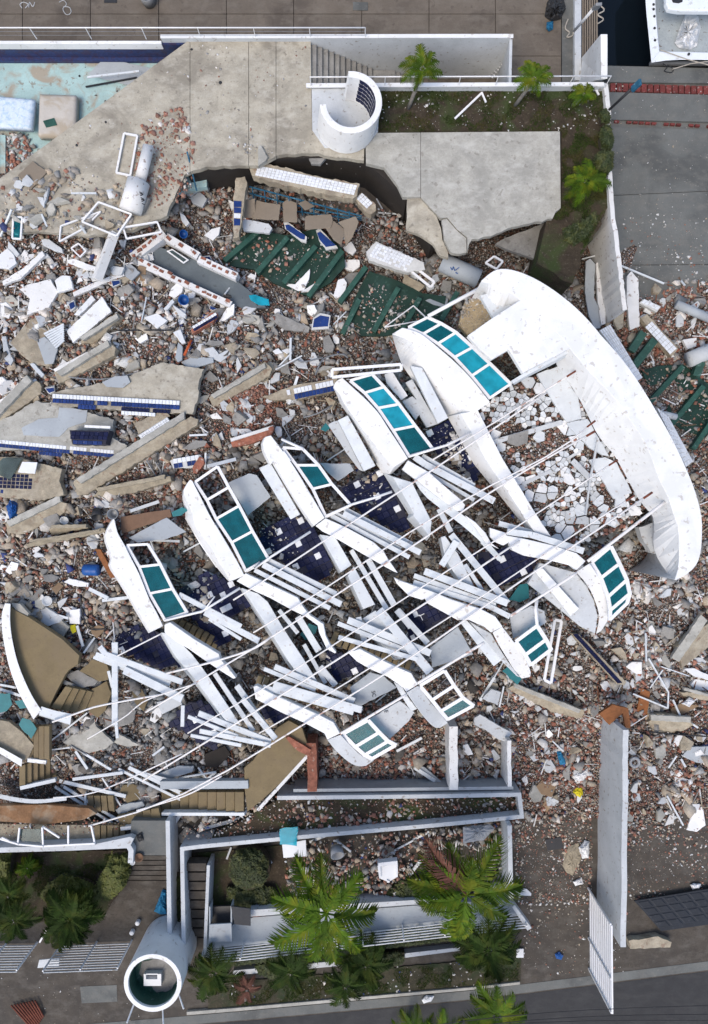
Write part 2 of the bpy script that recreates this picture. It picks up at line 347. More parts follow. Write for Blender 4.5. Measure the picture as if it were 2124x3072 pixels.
def glass(name, c, dif, fac=.35):
    m = bpy.data.materials.new(name); m.use_nodes = True; nt = m.node_tree; nt.nodes.clear(); L = nt.links
    out = nd(nt, 'ShaderNodeOutputMaterial'); tr = nd(nt, 'ShaderNodeBsdfTransparent'); tr.inputs[0].default_value = (*c, 1)
    df = nd(nt, 'ShaderNodeBsdfDiffuse'); gl = nd(nt, 'ShaderNodeBsdfGlossy'); gl.inputs['Roughness'].default_value = .04
    n = nd(nt, 'ShaderNodeTexNoise'); n.inputs['Scale'].default_value = 3; n.inputs['Detail'].default_value = 5
    L.new(nd(nt, 'ShaderNodeNewGeometry').outputs['Position'], n.inputs['Vector'])
    L.new(mixc(nt, ramp(nt, n.outputs[0], .35, .7), dif, tuple(x * 1.5 for x in dif)), df.inputs[0])
    a = nd(nt, 'ShaderNodeMixShader'); a.inputs[0].default_value = fac; L.new(tr.outputs[0], a.inputs[1]); L.new(df.outputs[0], a.inputs[2])
    fr = nd(nt, 'ShaderNodeFresnel'); fr.inputs[0].default_value = 1.22
    b = nd(nt, 'ShaderNodeMixShader'); L.new(fr.outputs[0], b.inputs[0]); L.new(a.outputs[0], b.inputs[1]); L.new(gl.outputs[0], b.inputs[2])
    L.new(b.outputs[0], out.inputs[0]); M[name] = m
glass('glass_cyan', (.12, .66, .78), (.02, .34, .44), .5)
glass('glass_teal', (.12, .55, .62), (.008, .135, .165), .4)
glass('glass_clear', (.45, .55, .55), (.10, .13, .13), .4)
def pattern_floral():
    m = mat('mattress_floral', (.55, .62, .68), .9, .1, 9, c2=(.22, .38, .52), c2amt=.55, c2sc=6, bump=.3); return m
pattern_floral()

# ------------------------------------------------------------------ terrain of rubble: height field on the street level
HX = [0, 300, 600, 900, 1200, 1500, 1800, 2124]
HY = [0, 450, 600, 800, 1000, 1300, 1600, 1900, 2200, 2400, 2560, 3072]
HG = np.array([[-.35] * 8, [-.35] * 8, [1.6, 1.85, .5, -.3, -.4, -.3, -.2, -.2], [1.6, 1.6, .55, -.15, .0, -.1, -.12, -.05],
               [1.4, 1.5, 1.3, .7, .15, .3, .15, .12], [1.2, 1.3, 1.1, .6, .35, .8, .9, .3], [1.0, 1.0, .3, .1, .2, .7, .9, .35],
               [.7, .55, .1, .05, .15, .4, .5, .3], [.35, .35, .15, .1, .2, .25, .2, .15], [.05, .05, 0, -.05, .02, .06, .05, .03],
               [-.25, -.25, -.2, -.15, -.1, -.12, -.12, -.15], [-.35] * 8])
def terr(X, Y):
    px = min(2123.9, max(0, X * 75 + 1062)); py = min(3071.9, max(0, 1536 - Y * 75))
    i = max(k for k in range(7) if HX[k] <= px); j = max(k for k in range(11) if HY[k] <= py)
    u = (px - HX[i]) / (HX[i + 1] - HX[i]); v = (py - HY[j]) / (HY[j + 1] - HY[j])
    u = u * u * (3 - 2 * u); v = v * v * (3 - 2 * v)
    z = (HG[j, i] * (1 - u) + HG[j, i + 1] * u) * (1 - v) + (HG[j + 1, i] * (1 - u) + HG[j + 1, i + 1] * u) * v
    a = .22 if 620 < py < 2350 else .03
    return z + a * noise.noise(Vector((X * .6, Y * .6, 3))) + .4 * a * noise.noise(Vector((X * 1.9, Y * 1.9, 7)))
def tp(px, py):
    """height of the rubble seen at a pixel"""
    z = 0
    for _ in range(4):
        w = W(px, py, z); z = terr(w.x, w.y)
    return z
# ------------------------------------------------------------------ large structure: ground, rubble bed, dock, water, ramp, street
def wbox(name, x0, x1, y0, y1, z0, z1, m, parent=None, **kw):
    V = [(x, y, z) for z in (z0, z1) for x, y in ((x0, y0), (x1, y0), (x1, y1), (x0, y1))]
    return mk(name, V, [(0, 1, 2, 3), (4, 5, 6, 7), (0, 1, 5, 4), (1, 2, 6, 5), (2, 3, 7, 6), (3, 0, 4, 7)], m, parent, **kw)
def wallp(name, pts, w, zc, zb, m, parent=None, jag=0, **kw):
    """wall with its top centre line read at height zc (per point if given)"""
    pts = [(p[0], p[1], p[2] if len(p) > 2 else zc) for p in pts]
    if jag: pts = [p for a, b in zip(pts, pts[1:]) for p in [tuple(a[c] + (b[c] - a[c]) * k / 6 for c in range(3)) for k in range(6)]] + [pts[-1]]
    C = [W(p[0], p[1], p[2] if len(p) > 2 else zc) for p in pts]; n = len(C); Lf, Rt = [], []
    for i in range(n):
        d0 = (C[i] - C[i - 1]) if i else (C[1] - C[0]); d1 = (C[i + 1] - C[i]) if i < n - 1 else d0
        d0.z = d1.z = 0; d0.normalize(); d1.normalize(); t = (d0 + d1).normalized(); s = Vector((-t.y, t.x, 0))
        k = min(2.0, 1 / max(.3, t.dot(d1)))
        e = R.uniform(-jag, jag)
        Lf.append(C[i] + s * (w / 2 * k + e)); Rt.append(C[i] - s * (w / 2 * k - e))
    if jag:
        for i in range(n):
            e = R.uniform(-jag, 0); Lf[i].z += e; Rt[i].z += e + R.uniform(-jag, jag) * .3
    V = Lf + Rt + [Vector((v.x, v.y, zb)) for v in Lf + Rt]; Fc = []
    for i in range(n - 1):
        Fc += [(i, i + 1, n + i + 1, n + i), (i, i + 1, 2 * n + i + 1, 2 * n + i), (n + i, n + i + 1, 3 * n + i + 1, 3 * n + i), (2 * n + i, 2 * n + i + 1, 3 * n + i + 1, 3 * n + i)]
    Fc += [(0, n, 3 * n, 2 * n), (n - 1, 2 * n - 1, 4 * n - 1, 3 * n - 1)]
    return mk(name, V, Fc, m, parent, **kw)
def clipx(poly, X, keep_less):
    out = []; n = len(poly); f = lambda p: (X - p[0]) if keep_less else (p[0] - X)
    for i in range(n):
        a, b = poly[i], poly[(i + 1) % n]; fa, fb = f(a), f(b)
        if fa >= 0: out.append(a)
        if (fa >= 0) != (fb >= 0):
            t = fa / (fa - fb); out.append(tuple(a[c] + (b[c] - a[c]) * t for c in range(len(a))))
    return out
wbox('ground', -150, 150, -150, 16, -1.6, -.9, M['lot_concrete'], kind='structure')
wbox('water', -150, 150, 15.6, 150, -1.5, -1.25, M['water'], kind='structure')
def terrain():
    nx, ny = 176, 216; xs = np.linspace(-15.6, 15.6, nx); ys = np.linspace(-20.5, 15.5, ny); V = []; Fc = []
    for y in ys:
        for x in xs:
            z = terr(x, y)
            V.append((x, y, z))
    for j in range(ny - 1):
        for i in range(nx - 1): Fc.append((j * nx + i, j * nx + i + 1, (j + 1) * nx + i + 1, (j + 1) * nx + i))
    mk('terrain', V, Fc, M['rubble_bed'], smooth=True, kind='structure', norm=False)
terrain()
# dock: cast slabs with open joints
dock = wbox('dock', -18, W(1684, 0).x, 12.0, 24, -.9, -.10, M['dock_concrete'], kind='structure')
cx = [-400, -140, 67, 271, 476, 679, 881, 1085, 1287, 1486, 1684]; ry = [-260, -170, 42, 168, 360]
for i in range(len(cx) - 1):
    for j in range(len(ry) - 1):
        prism('slab', [(cx[i] + 1, ry[j] + 1), (cx[i + 1] - 1, ry[j] + 1), (cx[i + 1] - 1, ry[j + 1] - 1), (cx[i] + 1, ry[j + 1] - 1)], R.uniform(-.004, .004), .09, M['dock_concrete'], dock)
prism('quay_edge', [(1686, -200), (1722, -200), (1722, 255), (1686, 255)], .03, .9, M['ramp_concrete'], kind='structure')
prism('quay_wall', [(1724, -200), (1744, -200), (1744, 240), (1724, 240)], .25, 1.3, M['weathered_white'], label='low white wall along the quay edge by the water', cat='wall', bev=.01)
gr = empty('quay_grating', W(1768, 60, .1), 'brown slatted walkway grating between quay wall and dark water', 'grating')
for i in range(7):
    barp('slat', (1749 + i * 7, -190, .1), (1749 + i * 7, 170, .1), .05, .06, M['board_taupe'], gr)
barp('crossbar', (1745, 20, .03), (1795, 20, .03), .08, .1, M['dark_plaster'], gr); barp('crossbar', (1745, 110, .03), (1795, 110, .03), .08, .1, M['dark_plaster'], gr)
# boat ramp on the east side, bays of concrete with two courses of red pavers
rampo = prism('ramp', [(1822, 197), (2400, 210), (2400, 1750), (1822, 1750)], -.11, .9, M['ramp_concrete'], kind='structure')
for q in ([(1823, 198), (2400, 212), (2400, 252), (1823, 246)], [(1823, 276), (2400, 292), (2400, 372), (1823, 358)], [(1823, 380), (2400, 396), (2400, 560), (1823, 586)],
          [(1823, 588), (2400, 562), (2400, 790), (1823, 795)], [(1823, 797), (2400, 792), (2400, 1300), (1823, 1300)], [(1823, 1302), (2400, 1302), (2400, 1745), (1823, 1745)]):
    prism('slab', q, R.uniform(-.004, .004), .1, M['ramp_concrete'], rampo)
for i in range(17):
    x = 1832 + i * 18.6
    for (y0, y1, w) in ((249 + i * .55, 273 + i * .6, 15.2),):
        prism('brick', [(x, y0 + R.uniform(-1, 1)), (x + w, y0 + .5), (x + w, y1), (x, y1 + R.uniform(-1, 1))], R.uniform(0, .01), .1, M['brick_paver'], rampo)
    if R.random() < .85: prism('brick', [(x + 12, 360.5 + i * .9), (x + 26, 361.5 + i * .9), (x + 26, 366.5 + i * 1.0), (x + 12, 366 + i * .95)], R.uniform(0, .008), .1, M['brick_paver'], rampo)
# south side: pavement, verge, kerb and road
prism('pavement', [(-400, 2345), (2500, 2345), (2500, 3350), (-400, 3350)], 0, .5, M['lot_concrete'], kind='structure')
prism('road', [(-400, 3160), (708, 3066), (1416, 3002), (2124, 2914), (2500, 2860), (2500, 3345), (-400, 3345)], .006, .3, M['asphalt'], kind='structure')
prism('gutter', [(-400, 3128), (708, 3036), (1416, 2972), (2124, 2884), (2500, 2830), (2500, 2856), (2124, 2910), (1416, 2998), (708, 3062), (-400, 3155)], .012, .3, M['ramp_concrete'], kind='structure')
prism('kerb', [(560, 3036), (708, 3024), (1416, 2962), (1560, 2946), (1560, 2954), (1416, 2970), (708, 3034), (560, 3046)], .12, .3, M['pale_concrete'], kind='structure', bev=.01)
prism('verge', [(625, 2950), (708, 2945), (1040, 2918), (1416, 2880), (1562, 2868), (1562, 2944), (1416, 2960), (708, 3022), (625, 3030)], .05, .3, M['verge'], kind='structure', jag=2)
for q in ([(240, 2960), (350, 2955), (352, 3005), (245, 3010)],): prism('manhole_cover', q, .012, .1, M['ramp_concrete'], label='square concrete inspection cover set in the south pavement', cat='cover')

# ------------------------------------------------------------------ raised concrete deck over the garage, broken in the middle
deck = empty('deck', W(700, 300, 0), 'raised pale concrete deck with a jagged collapsed edge', 'deck'); deck['kind'] = 'structure'
DA = T('P', (565, 122), (932, 122), (936, 392), (1094, 394), (1092, 481)) + jago(T('P', (1092, 481), (992, 470), (956, 459), (885, 463), (832, 466), (801, 483), (774, 497), (735, 497), (692, 499), (621, 499), (554, 523), (528, 580), (501, 646), (400, 690), (266, 708), (200, 700), (89, 695), (0, 690), (-150, 700)), 3, 18) + [(-150, 640), (0, 535)]
for a, b in ((None, 570), (570, 746), (746, 828), (828, None)):
    q = DA
    if b: q = clipx(q, b - .7, True)
    if a: q = clipx(q, a + .7, False)
    prism('slab', q, 2.2 + R.uniform(-.003, .003), .22, M['deck_concrete'], deck)
DB = T('P', (1096, 399), (1680, 394), (1682, 624)) + jago(T('P', (1682, 624), (1658, 655), (1571, 673), (1522, 686), (1474, 708), (1416, 717), (1403, 758)), 4, 16) + T('P', (1402, 712), (1371, 687), (1342, 652), (1322, 655), (1316, 648), (1262, 591), (1209, 591), (1192, 555), (1152, 502), (1098, 489))
prism('slab', clipx(DB, 1261.3, True), 2.2, .22, M['pale_concrete'], deck); prism('slab', clipx(DB, 1262.7, False), 2.203, .22, M['pale_concrete'], deck)
prism('slab', T('P', (1333, 719), (1329, 684), (1325, 660), (1340, 656), (1369, 690), (1399, 715), (1400, 757), (1378, 762), (1356, 759), (1351, 755)), 2.16, .22, M['pale_concrete'], deck)
prism('slab', [(x, y, 2.19 - (y - 593) * .0014 - (1345 - x) * .0011) for x, y in ((1222, 593), (1260, 594), (1311, 651), (1323, 686), (1327, 720), (1344, 757), (1345, 774), (1320, 766), (1298, 730), (1260, 705), (1218, 690))], None, .2, M['deck_concrete'], deck, jag=1.5)
# the storey below the deck, open where the deck fell in
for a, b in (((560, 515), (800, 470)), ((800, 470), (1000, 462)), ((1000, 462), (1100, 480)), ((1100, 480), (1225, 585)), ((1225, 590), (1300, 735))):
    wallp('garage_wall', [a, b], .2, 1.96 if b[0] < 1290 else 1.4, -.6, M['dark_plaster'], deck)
prism('floor_slab', T('B3', (160, 520), (230, 480), (490, 380), (470, 500), (440, 630), (270, 570)), 1.1, .2, M['grey_concrete'], jag=2, label='fallen grey floor slab under the broken east deck edge', cat='slab')
# pool
pool = prism('pool_floor', [(-200, 168), (620, 168), (620, 560), (-200, 700)], 1.3, .3, M['pool_floor'], kind='structure')
Yp = W(0, 130, 2.2).y
wbox('pool_wall', -18, W(560, 126, 2.2).x, Yp, Yp + .12, 1.2, 2.14, M['pool_wall_tile'], label='navy tiled north wall inside the empty pool', cat='pool wall')
wbox('pool_ledge', -18, W(545, 126, 2.2).x, Yp - .16, Yp - .003, 1.2, 1.42, M['pool_wall_tile'], label='dark tiled ledge along the foot of the pool wall', cat='ledge')
for i in range(3): prism('pool_step', [(i * 27 - 60 + 4, 405), (i * 27 - 38, 405), (i * 27 - 38, 540), (i * 27 - 60 + 4, 560)], 1.75 - i * .15, .6, M['pool_floor'], label='pale green pool step under rubble, %s of three' % ['upper', 'middle', 'lower'][i], cat='step')
# white walls round the terrace
wallp('pool_coping', [(-150, 126.5), (484, 126.5)], .11, 2.22, 1.9, M['facade_white'], label='white coping of the pool wall along the dock', cat='coping', bev=.01)
wbx = wallp('terrace_wall', [(482, 108.5), (1534, 108.5)], .13, 2.4, 0, M['weathered_white'], label='long white terrace wall beside the dock above the stairs', cat='wall', bev=.012)
prism('wall_cap', [(481, 103.5), (1540, 101.5), (1540, 113), (481, 114)], 2.43, .03, M['facade_white'], wbx)
wallp('end_wall', [(1533, 117), (1530, 252)], .11, 2.3, 0, M['weathered_white'], label='short white wall closing the stairwell by the dock', cat='wall', bev=.01)
for i in range(9): barp('lattice_bar', (1466 + i * 5.5, 225 - i * 8, .05), (1478 + i * 5.5, 232 - i * 8, 1.0), .03, .03, M['frame_white'], None, label='thin white bar of the stairwell lattice gate', cat='bar', group='bars of the stairwell gate')
ws = wallp('stair_wall', [(918, 254.5), (1818, 254.5)], .13, 2.3, 0, M['weathered_white'], label='white retaining wall between the stairs and palm garden', cat='wall')
prism('wall_cap', [(919, 249.5), (1812, 246), (1812, 257), (919, 262)], 2.335, .034, M['facade_white'], ws)
st = empty('outdoor_stairs', W(1080, 190, 0), 'grey concrete stairs dropping beside the white terrace wall', 'stairs')
Yn = W(0, 114, 2.4).y; Ysx = W(0, 250, 2.3).y; x = W(932, 0, 2.2).x
for i in range(19):
    z = 2.06 - i * .135 if i < 12 else 2.06 - 11 * .135 - (i - 12) * .135 - .135
    d = .21 if i != 11 else .9
    if z < .02: break
    wbox('step', x + .003, x + d, Ysx + .02, Yn - .02, max(0, z - .4), z + R.uniform(-.004, .004), M['grey_concrete'], st, bev=.012); x += d
# railings
def railing(label, pts, zr, zb, posts, m=M['frame_white'], wires=0, dy=0):
    e = empty('railing', W(pts[0][0], pts[0][1], zb), label, 'railing')
    tubep('rail', [(p[0], p[1], zr) for p in pts], .022, m, e, k=8)
    A = [W(p[0], p[1], zr) for p in pts]
    for k in range(posts + 1):
        t = k / posts; v = A[0].lerp(A[-1], t); tube('post', [(v.x, v.y, zb), (v.x, v.y, zr)], .016, m, e)
    for k in range(wires):
        z = zb + (zr - zb) * (k + 1) / (wires + 1); tube('wire', [(v.x, v.y, z) for v in A], .006, M['steel_grey'], e, k=5)
    return e
railing('long white pipe railing on the pool coping by the dock', [(-80, 83), (1096, 83)], 2.9, 2.3, 7, wires=2)
railing('white pipe railing along the garden side of the stairs', [(930, 231), (1834, 228)], 2.85, 2.33, 8)
# round tiled enclosure
cw = empty('curved_wall', W(1052, 420, 2.2), 'white C-shaped curved shower wall standing on the deck', 'wall')
prism('floor', T('A2', (512, 600), (975, 600), (960, 890), (870, 1000), (600, 1000), (516, 880)), 2.212, .05, M['weathered_white'], cw)
def ring_arc(cx_, cy_, ro, ri, z0, z1, a0, a1, n, name, m, parent, mi=None, **kw):
    V, Fc, fm = [], [], []
    for i in range(n + 1):
        a = a0 + (a1 - a0) * i / n
        for r, z in ((ro, z0), (ro, z1), (ri, z1), (ri, z0)): V.append((cx_ + r * math.cos(a), cy_ + r * math.sin(a), z))
    for i in range(n):
        for k in range(4): Fc.append((i * 4 + k, i * 4 + (k + 1) % 4, i * 4 + 4 + (k + 1) % 4, i * 4 + 4 + k)); fm.append(0)
    if a1 - a0 < 6.28: Fc += [(0, 1, 2, 3), (n * 4 + 3, n * 4 + 2, n * 4 + 1, n * 4)]; fm += [0, 0]
    return mk(name, V, Fc, m, parent, smooth=False, **kw)
c = W(1053, 306, 3.55)
rw = ring_arc(c.x, c.y, 1.09, .87, 2.22, 3.55, math.radians(-176), math.radians(95), 48, 'ring_wall', M['facade_white'], cw, bev=.02)
for v_ in rw.data.vertices:
    if v_.co.z < .5: v_.co.x -= .17; v_.co.y -= .04     # the drum leans to the northeast
for i in range(10):
    for j in range(6):
        a = math.radians(-38 + i * 11.2); z = 2.3 + j * .2
        p = Vector((c.x + .868 * math.cos(a), c.y + .868 * math.sin(a), z + .1)); xx = Vector((-math.sin(a), math.cos(a), 0)); yy = Vector((0, 0, 1))
        p = p + Vector((-.17, -.04, 0)) * (1 - (p.z - 2.22) / 1.33); block('tile', M['navy_tile'], p - Vector((math.cos(a), math.sin(a), 0)) * .012, -xx, yy, .166, .192, .02, cw)
# garden
garden = prism('garden_bed', T('P', (1128, 262), (1812, 262), (1828, 400), (1834, 600)) + jago(T('P', (1834, 600), (1795, 690), (1742, 775), (1718, 850), (1690, 842), (1611, 790)), 5, 16) + T('P', (1640, 660), (1684, 622), (1684, 396), (1098, 396), (1110, 330)), 2.02, 1.6, M['soil'], kind='structure')
we = wallp('boundary_wall', [(1817, 252), (1826, 340), (1829, 520), (1838, 640), (1853, 748), (1866, 850), (1875, 930, 2.0)], .16, 2.25, -.3, M['chipped_white'], jag=.02, label='cracked white boundary wall between palm garden and boat ramp', cat='wall')
wing = mk('wing_wall', [W(1802, 102, 2.9), W(1823, 102, 2.9), W(1823, 236, 2.75), W(1804, 236, 2.75), W(1742, 176, .0), W(1760, 176, 0), W(1748, 262, 0), W(1730, 262, 0)],
          [(0, 1, 2, 3), (4, 5, 6, 7), (0, 1, 5, 4), (1, 2, 6, 5), (2, 3, 7, 6), (3, 0, 4, 7)], M['facade_white'], label='tall white wing wall with a sloping end beside the water', cat='wall', bev=.02)
# southern garden walls
wallp('path_wall', [(503, 2462), (506, 2640), (509, 2832)], .17, 1.2, 0, M['weathered_white'], label='narrow white wall between garden path and the planter strip', cat='wall', bev=.012)
wallp('planter_wall', [(831, 2394), (1308, 2389), (1558, 2384), (1566, 2450), (1308, 2476), (940, 2508), (600, 2540), (546, 2547), (549, 2720), (552, 2898)], .16, 1.2, 0, M['weathered_white'], label='long white planter wall bending round the rubble filled bed', cat='wall', bev=.012)
prism('yard_soil', T('V', (425, 1925), (640, 1905), (660, 2060), (470, 2060), (425, 2040)), .06, .3, M['soil'], kind='structure')
prism('planter_soil', [(600, 2535), (831, 2400), (1540, 2395), (1550, 2440), (1308, 2470)], .75, .7, M['soil'], kind='structure')
wallp('yard_wall', [(1529, 2476), (1531, 2580), (1534, 2696)], .17, 1.6, 0, M['weathered_white'], label='white wall closing the palm yard on its street drive side', cat='wall', bev=.012)
wallp('stub_wall', [(1527, 2222), (1529, 2360)], .15, 1.4, 0, M['chipped_white'], jag=.02, label='short chipped grey wall stub north of the planter end', cat='wall')
wallp('cross_wall', [(1360, 2180), (1362, 2370)], .32, 1.5, 0, M['chipped_white'], jag=.02, label='thick white cross wall topped with brick crumbs', cat='wall')
wallp('brick_wall', [(934, 2230), (937, 2376)], .36, 1.4, 0, [M['brick']][0], jag=.03, label='low brick cross wall below the leaning tan terrace corner', cat='wall')
wallp('cellar_wall', [(880, 2372), (1540, 2364)], .12, 1.05, 0, M['grey_plaster'], label='grey plaster wall behind the planter, facing the cellar', cat='wall')
tw = wallp('tall_wall', [(1877, 2190), (1876, 2330), (1873, 2600), (1870, 2842)], .2, 2.5, 0, M['weathered_white'], jag=.015, label='tall white boundary wall between two driveways at the street', cat='wall')
wallp('kerb_wall', [(625, 2596), (619, 2740), (613, 2893)], .12, 1.0, 0, M['weathered_white'], label='thin white kerb wall beside the brown garden stairs', cat='wall')
# slatted street fences
def fence(label, a, b, zb, zt, n, posts, name='slat_fence', m=M['frame_white']):
    A = W(a[0], a[1], zb); B = W(b[0], b[1], zb); e = empty(name, A, label, 'fence')
    for i in range(n):
        z = zb + (zt - zb) * (i + .8) / n
        bar('slat', (A.x, A.y, z), (B.x, B.y, z + R.uniform(-.006, .006)), .02, (zt - zb) / n * .32, M['weathered_white'] if 'rusty' not in label else M['facade_white'], e)
    for k in range(posts + 1):
        v = A.lerp(B, k / posts) + Vector((0, .05, 0)); bar('post', (v.x, v.y, zb), (v.x, v.y, zt - .02), .05, .05, m, e)
    return e
fence('white slatted street fence west of the round tower, far end', (-160, 2836), (112, 2832), 0.02, 1.77, 11, 3)
fence('white slatted street fence touching the round tower', (186, 2834), (396, 2826), 0.02, 1.77, 11, 2)
g = empty('swung_gate', W(115, 2830, 0), 'small white gate leaf swung open between the slatted fences', 'gate')
gp = [W(118, 2828, .05), W(140, 2790, .05), W(140, 2790, 1.6), W(118, 2828, 1.6)]
for a, b in ((0, 1), (1, 2), (2, 3), (3, 0)): bar('gate_bar', gp[a], gp[b] + Vector((.001, 0, 0)), .06, .06, M['frame_white'], g)
prism('panel', [(118, 2880), (178, 2874), (176, 2902), (112, 2904)], 1.0, .04, M['weathered_white'], g)
fence('white rusty slatted fence on the ledge under the palms', (614, 2848), (1562, 2740), .55, 1.55, 6, 8)
prism('ledge', [(628, 2800), (760, 2752), (1180, 2722), (1348, 2708), (1530, 2700), (1560, 2742), (1416, 2776), (708, 2838), (620, 2850)], .5, .5, M['grey_plaster'], label='grey plaster ledge carrying the slatted fence under the palms', cat='ledge')
prism('ledge_step', [(750, 2730), (1347, 2694), (1347, 2706), (752, 2750)], .72, .7, M['weathered_white'], label='pale raised step behind the fence ledge under the palms', cat='ledge')
prism('street_wall', [(700, 2912), (1040, 2880), (1380, 2842), (1380, 2852), (1040, 2896), (700, 2926)], .3, .3, M['weathered_white'], label='low pale wall along the pavement under the rusty fence', cat='wall')
g = empty('open_gate', W(1767, 2790, 0), 'tall white slatted gate leaf standing open by the driveway', 'gate')
A = W(1767, 2667, .05); B = W(1769, 2909, .05)
for i in range(11): bar('slat', (A.x, A.y, .22 + i * .21), (B.x, B.y, .22 + i * .21), .035, .1, M['frame_white'], g)
for t in (0, .62, 1.0): v = A.lerp(B, t) + Vector((-.03, 0, 0)); bar('post', (v.x, v.y, .02), (v.x, v.y, 2.5), .06, .06, M['frame_white'], g)
bar('rail', (A.x, A.y, 2.52), (B.x, B.y, 2.52), .06, .06, M['frame_white'], g)
# fallen garage door
gd = prism('fallen_gate', [(p[0], p[1]) for p in T('F3', (1095, 520), (1900, 390), (1900, 640), (1280, 725), (1160, 590))], .22, .06, M['gate_black'], label='black panelled garage door lying flat on the driveway', cat='garage door', bev=.01)
o = W(*T('F3', (1110, 525))[0], .22); u = W(*T('F3', (1890, 398))[0], .22) - o; v = W(*T('F3', (1262, 705))[0], .22) - o
for i in range(9):
    for j in range(4):
        pts = [o + u * ((i + a) / 9) + v * ((j + b) / 4) for a, b in ((.06, .08), (.94, .08), (.94, .92), (.06, .92))]
        V = pts + [p + Vector((0, 0, .02)) for p in [pts[0].lerp(pts[2], .1), pts[1].lerp(pts[3], .1), pts[2].lerp(pts[0], .1), pts[3].lerp(pts[1], .1)]]
        mk('panel', V, [(4, 5, 6, 7)] + [(k, (k + 1) % 4, (k + 1) % 4 + 4, k + 4) for k in range(4)], M['gate_black'], gd)
prism('rubble_kerb', T('F3', (1060, 790), (1260, 760), (1350, 800), (1340, 835), (1070, 845)), .3, .3, M['beige_concrete'], jag=2, label='rough stone kerb block beside the fallen garage door', cat='kerb stone')
# round tower
tc = W(458, 2949, 2.5); tower = empty('round_tower', (tc.x, tc.y, 0), 'open topped white round tower beside the street pavement', 'tower')
ring_arc(tc.x, tc.y, 1.055, .89, 0, 2.5, 0, 2 * math.pi, 56, 'shell', M['facade_white'], tower, bev=.015)
mk('floor', [(tc.x + .89 * math.cos(a), tc.y + .89 * math.sin(a), 1.75) for a in np.linspace(0, 6.2, 40)], [tuple(range(40))], M['green_trim'], tower)
ring_arc(tc.x, tc.y, .887, .87, 1.35, 2.4, 0, 2 * math.pi, 40, 'lining', M['green_trim'], tower)
prism('bed', T('F1', (960, 930), (1080, 900), (1170, 960), (1195, 1060), (1160, 1130), (1060, 1140), (1000, 1060), (940, 1010)), 1.77, .03, M['grey_concrete'], tower, jag=3)
tb = empty('white_trough', W(458, 2935, 1.77), 'small white trough on the floor inside the round tower', 'trough')
for nm, q, z, h in (('front', [(972, 1050), (1090, 1050), (1090, 1095), (972, 1095)], 2.0, .24), ('side', [(972, 1015), (986, 1015), (986, 1050), (972, 1050)], 2.0, .24), ('side', [(1064, 1015), (1090, 1015), (1090, 1050), (1064, 1050)], 2.0, .24), ('back', [(986, 1012), (1064, 1012), (1064, 1020), (986, 1020)], 1.98, .22)):
    prism(nm, T('F1', *q), z, h, M['plastic_white'], tb)
for i, (a, b) in enumerate((((905, 1220), (858, 1345)), ((1100, 1255), (1106, 1372)), ((1205, 1140), (1242, 1250)))):
    tubep('support_pole', [T('F1', a)[0] + (2.3,), T('F1', b)[0] + (2.75,)], .03, M['frame_white'], tower)
# left garden
wallp('garden_wall', [(-60, 2552), (200, 2545), (384, 2537), (393, 2552), (391, 2590)], .2, 1.3, 0, M['weathered_white'], label='curved white garden wall above the hedge and cycad bed', cat='wall', bev=.012)
prism('wall_shelf', T('E1', (640, 1088), (880, 1038), (905, 1050), (885, 1092)), 1.32, .3, M['weathered_white'], label='white sloping corner slab at the curved garden wall', cat='slab')
prism('garden_soil', [(-50, 2562), (388, 2550), (380, 2650), (330, 2715), (300, 2760), (-50, 2775)], .3, .3, M['soil'], kind='structure', jag=3)
prism('path', [(394, 2462), (500, 2462), (502, 2566), (388, 2566)], 1.0, 1, M['ramp_concrete'], kind='structure')
gs = empty('garden_steps', W(440, 2600, 0), 'wide grey garden steps leading down to the street path', 'stairs')
for i in range(6): prism('step', [(386 - i * 3, 2567 + i * 15), (501, 2567 + i * 15), (501, 2580 + i * 15), (384 - i * 3, 2580 + i * 15)], .84 - i * .15, .5, M['lot_concrete'], gs, bev=.012)
bs = empty('brown_stairs', W(590, 2700, 0), 'narrow brown stairs between two white walls by the tower', 'stairs')
for i in range(9): prism('step', [(558, 2590 + i * 28), (618, 2590 + i * 28), (617, 2614 + i * 28), (558, 2614 + i * 28)], .85 - i * .1, .5, M['lot_concrete'], bs, bev=.012)
# ------------------------------------------------------------------ the toppled white apartment front: roof crown and five balcony storeys
FW, FR = M['facade_white'], M['frame_white']
def zr(off, t, *pts): return TZ(t, off, *pts)
ORD = ['first', 'second', 'third', 'fourth', 'fifth']
LAB = ['lowest white balcony storey at the west end, band broken near the tan terrace', 'second white balcony storey from the west, two open frames above two panes',
       'middle white balcony storey of the toppled front with one teal pane', 'fourth white balcony storey from the west with four cyan panes',
       'curved white balcony storey next to the big roof crown, five cyan panes']
LOC = [(480, 1800), (700, 1650), (930, 1550), (1180, 1350), (1400, 1250)]
BAL = [empty('balcony', W(LOC[i][0], LOC[i][1], .8), LAB[i], 'balcony', 'balcony storeys of the toppled building') for i in range(5)]
def band(par, outer, inner, lower=None, d=.9, name='parapet', n=16, bev=.025, m=FW):
    lower = drop(lower, -d) if lower else drop(outer, -d, -6, 5)
    return loft(name, [outer, inner, drop(inner, -d), lower], m, par, n=n, bev=bev)
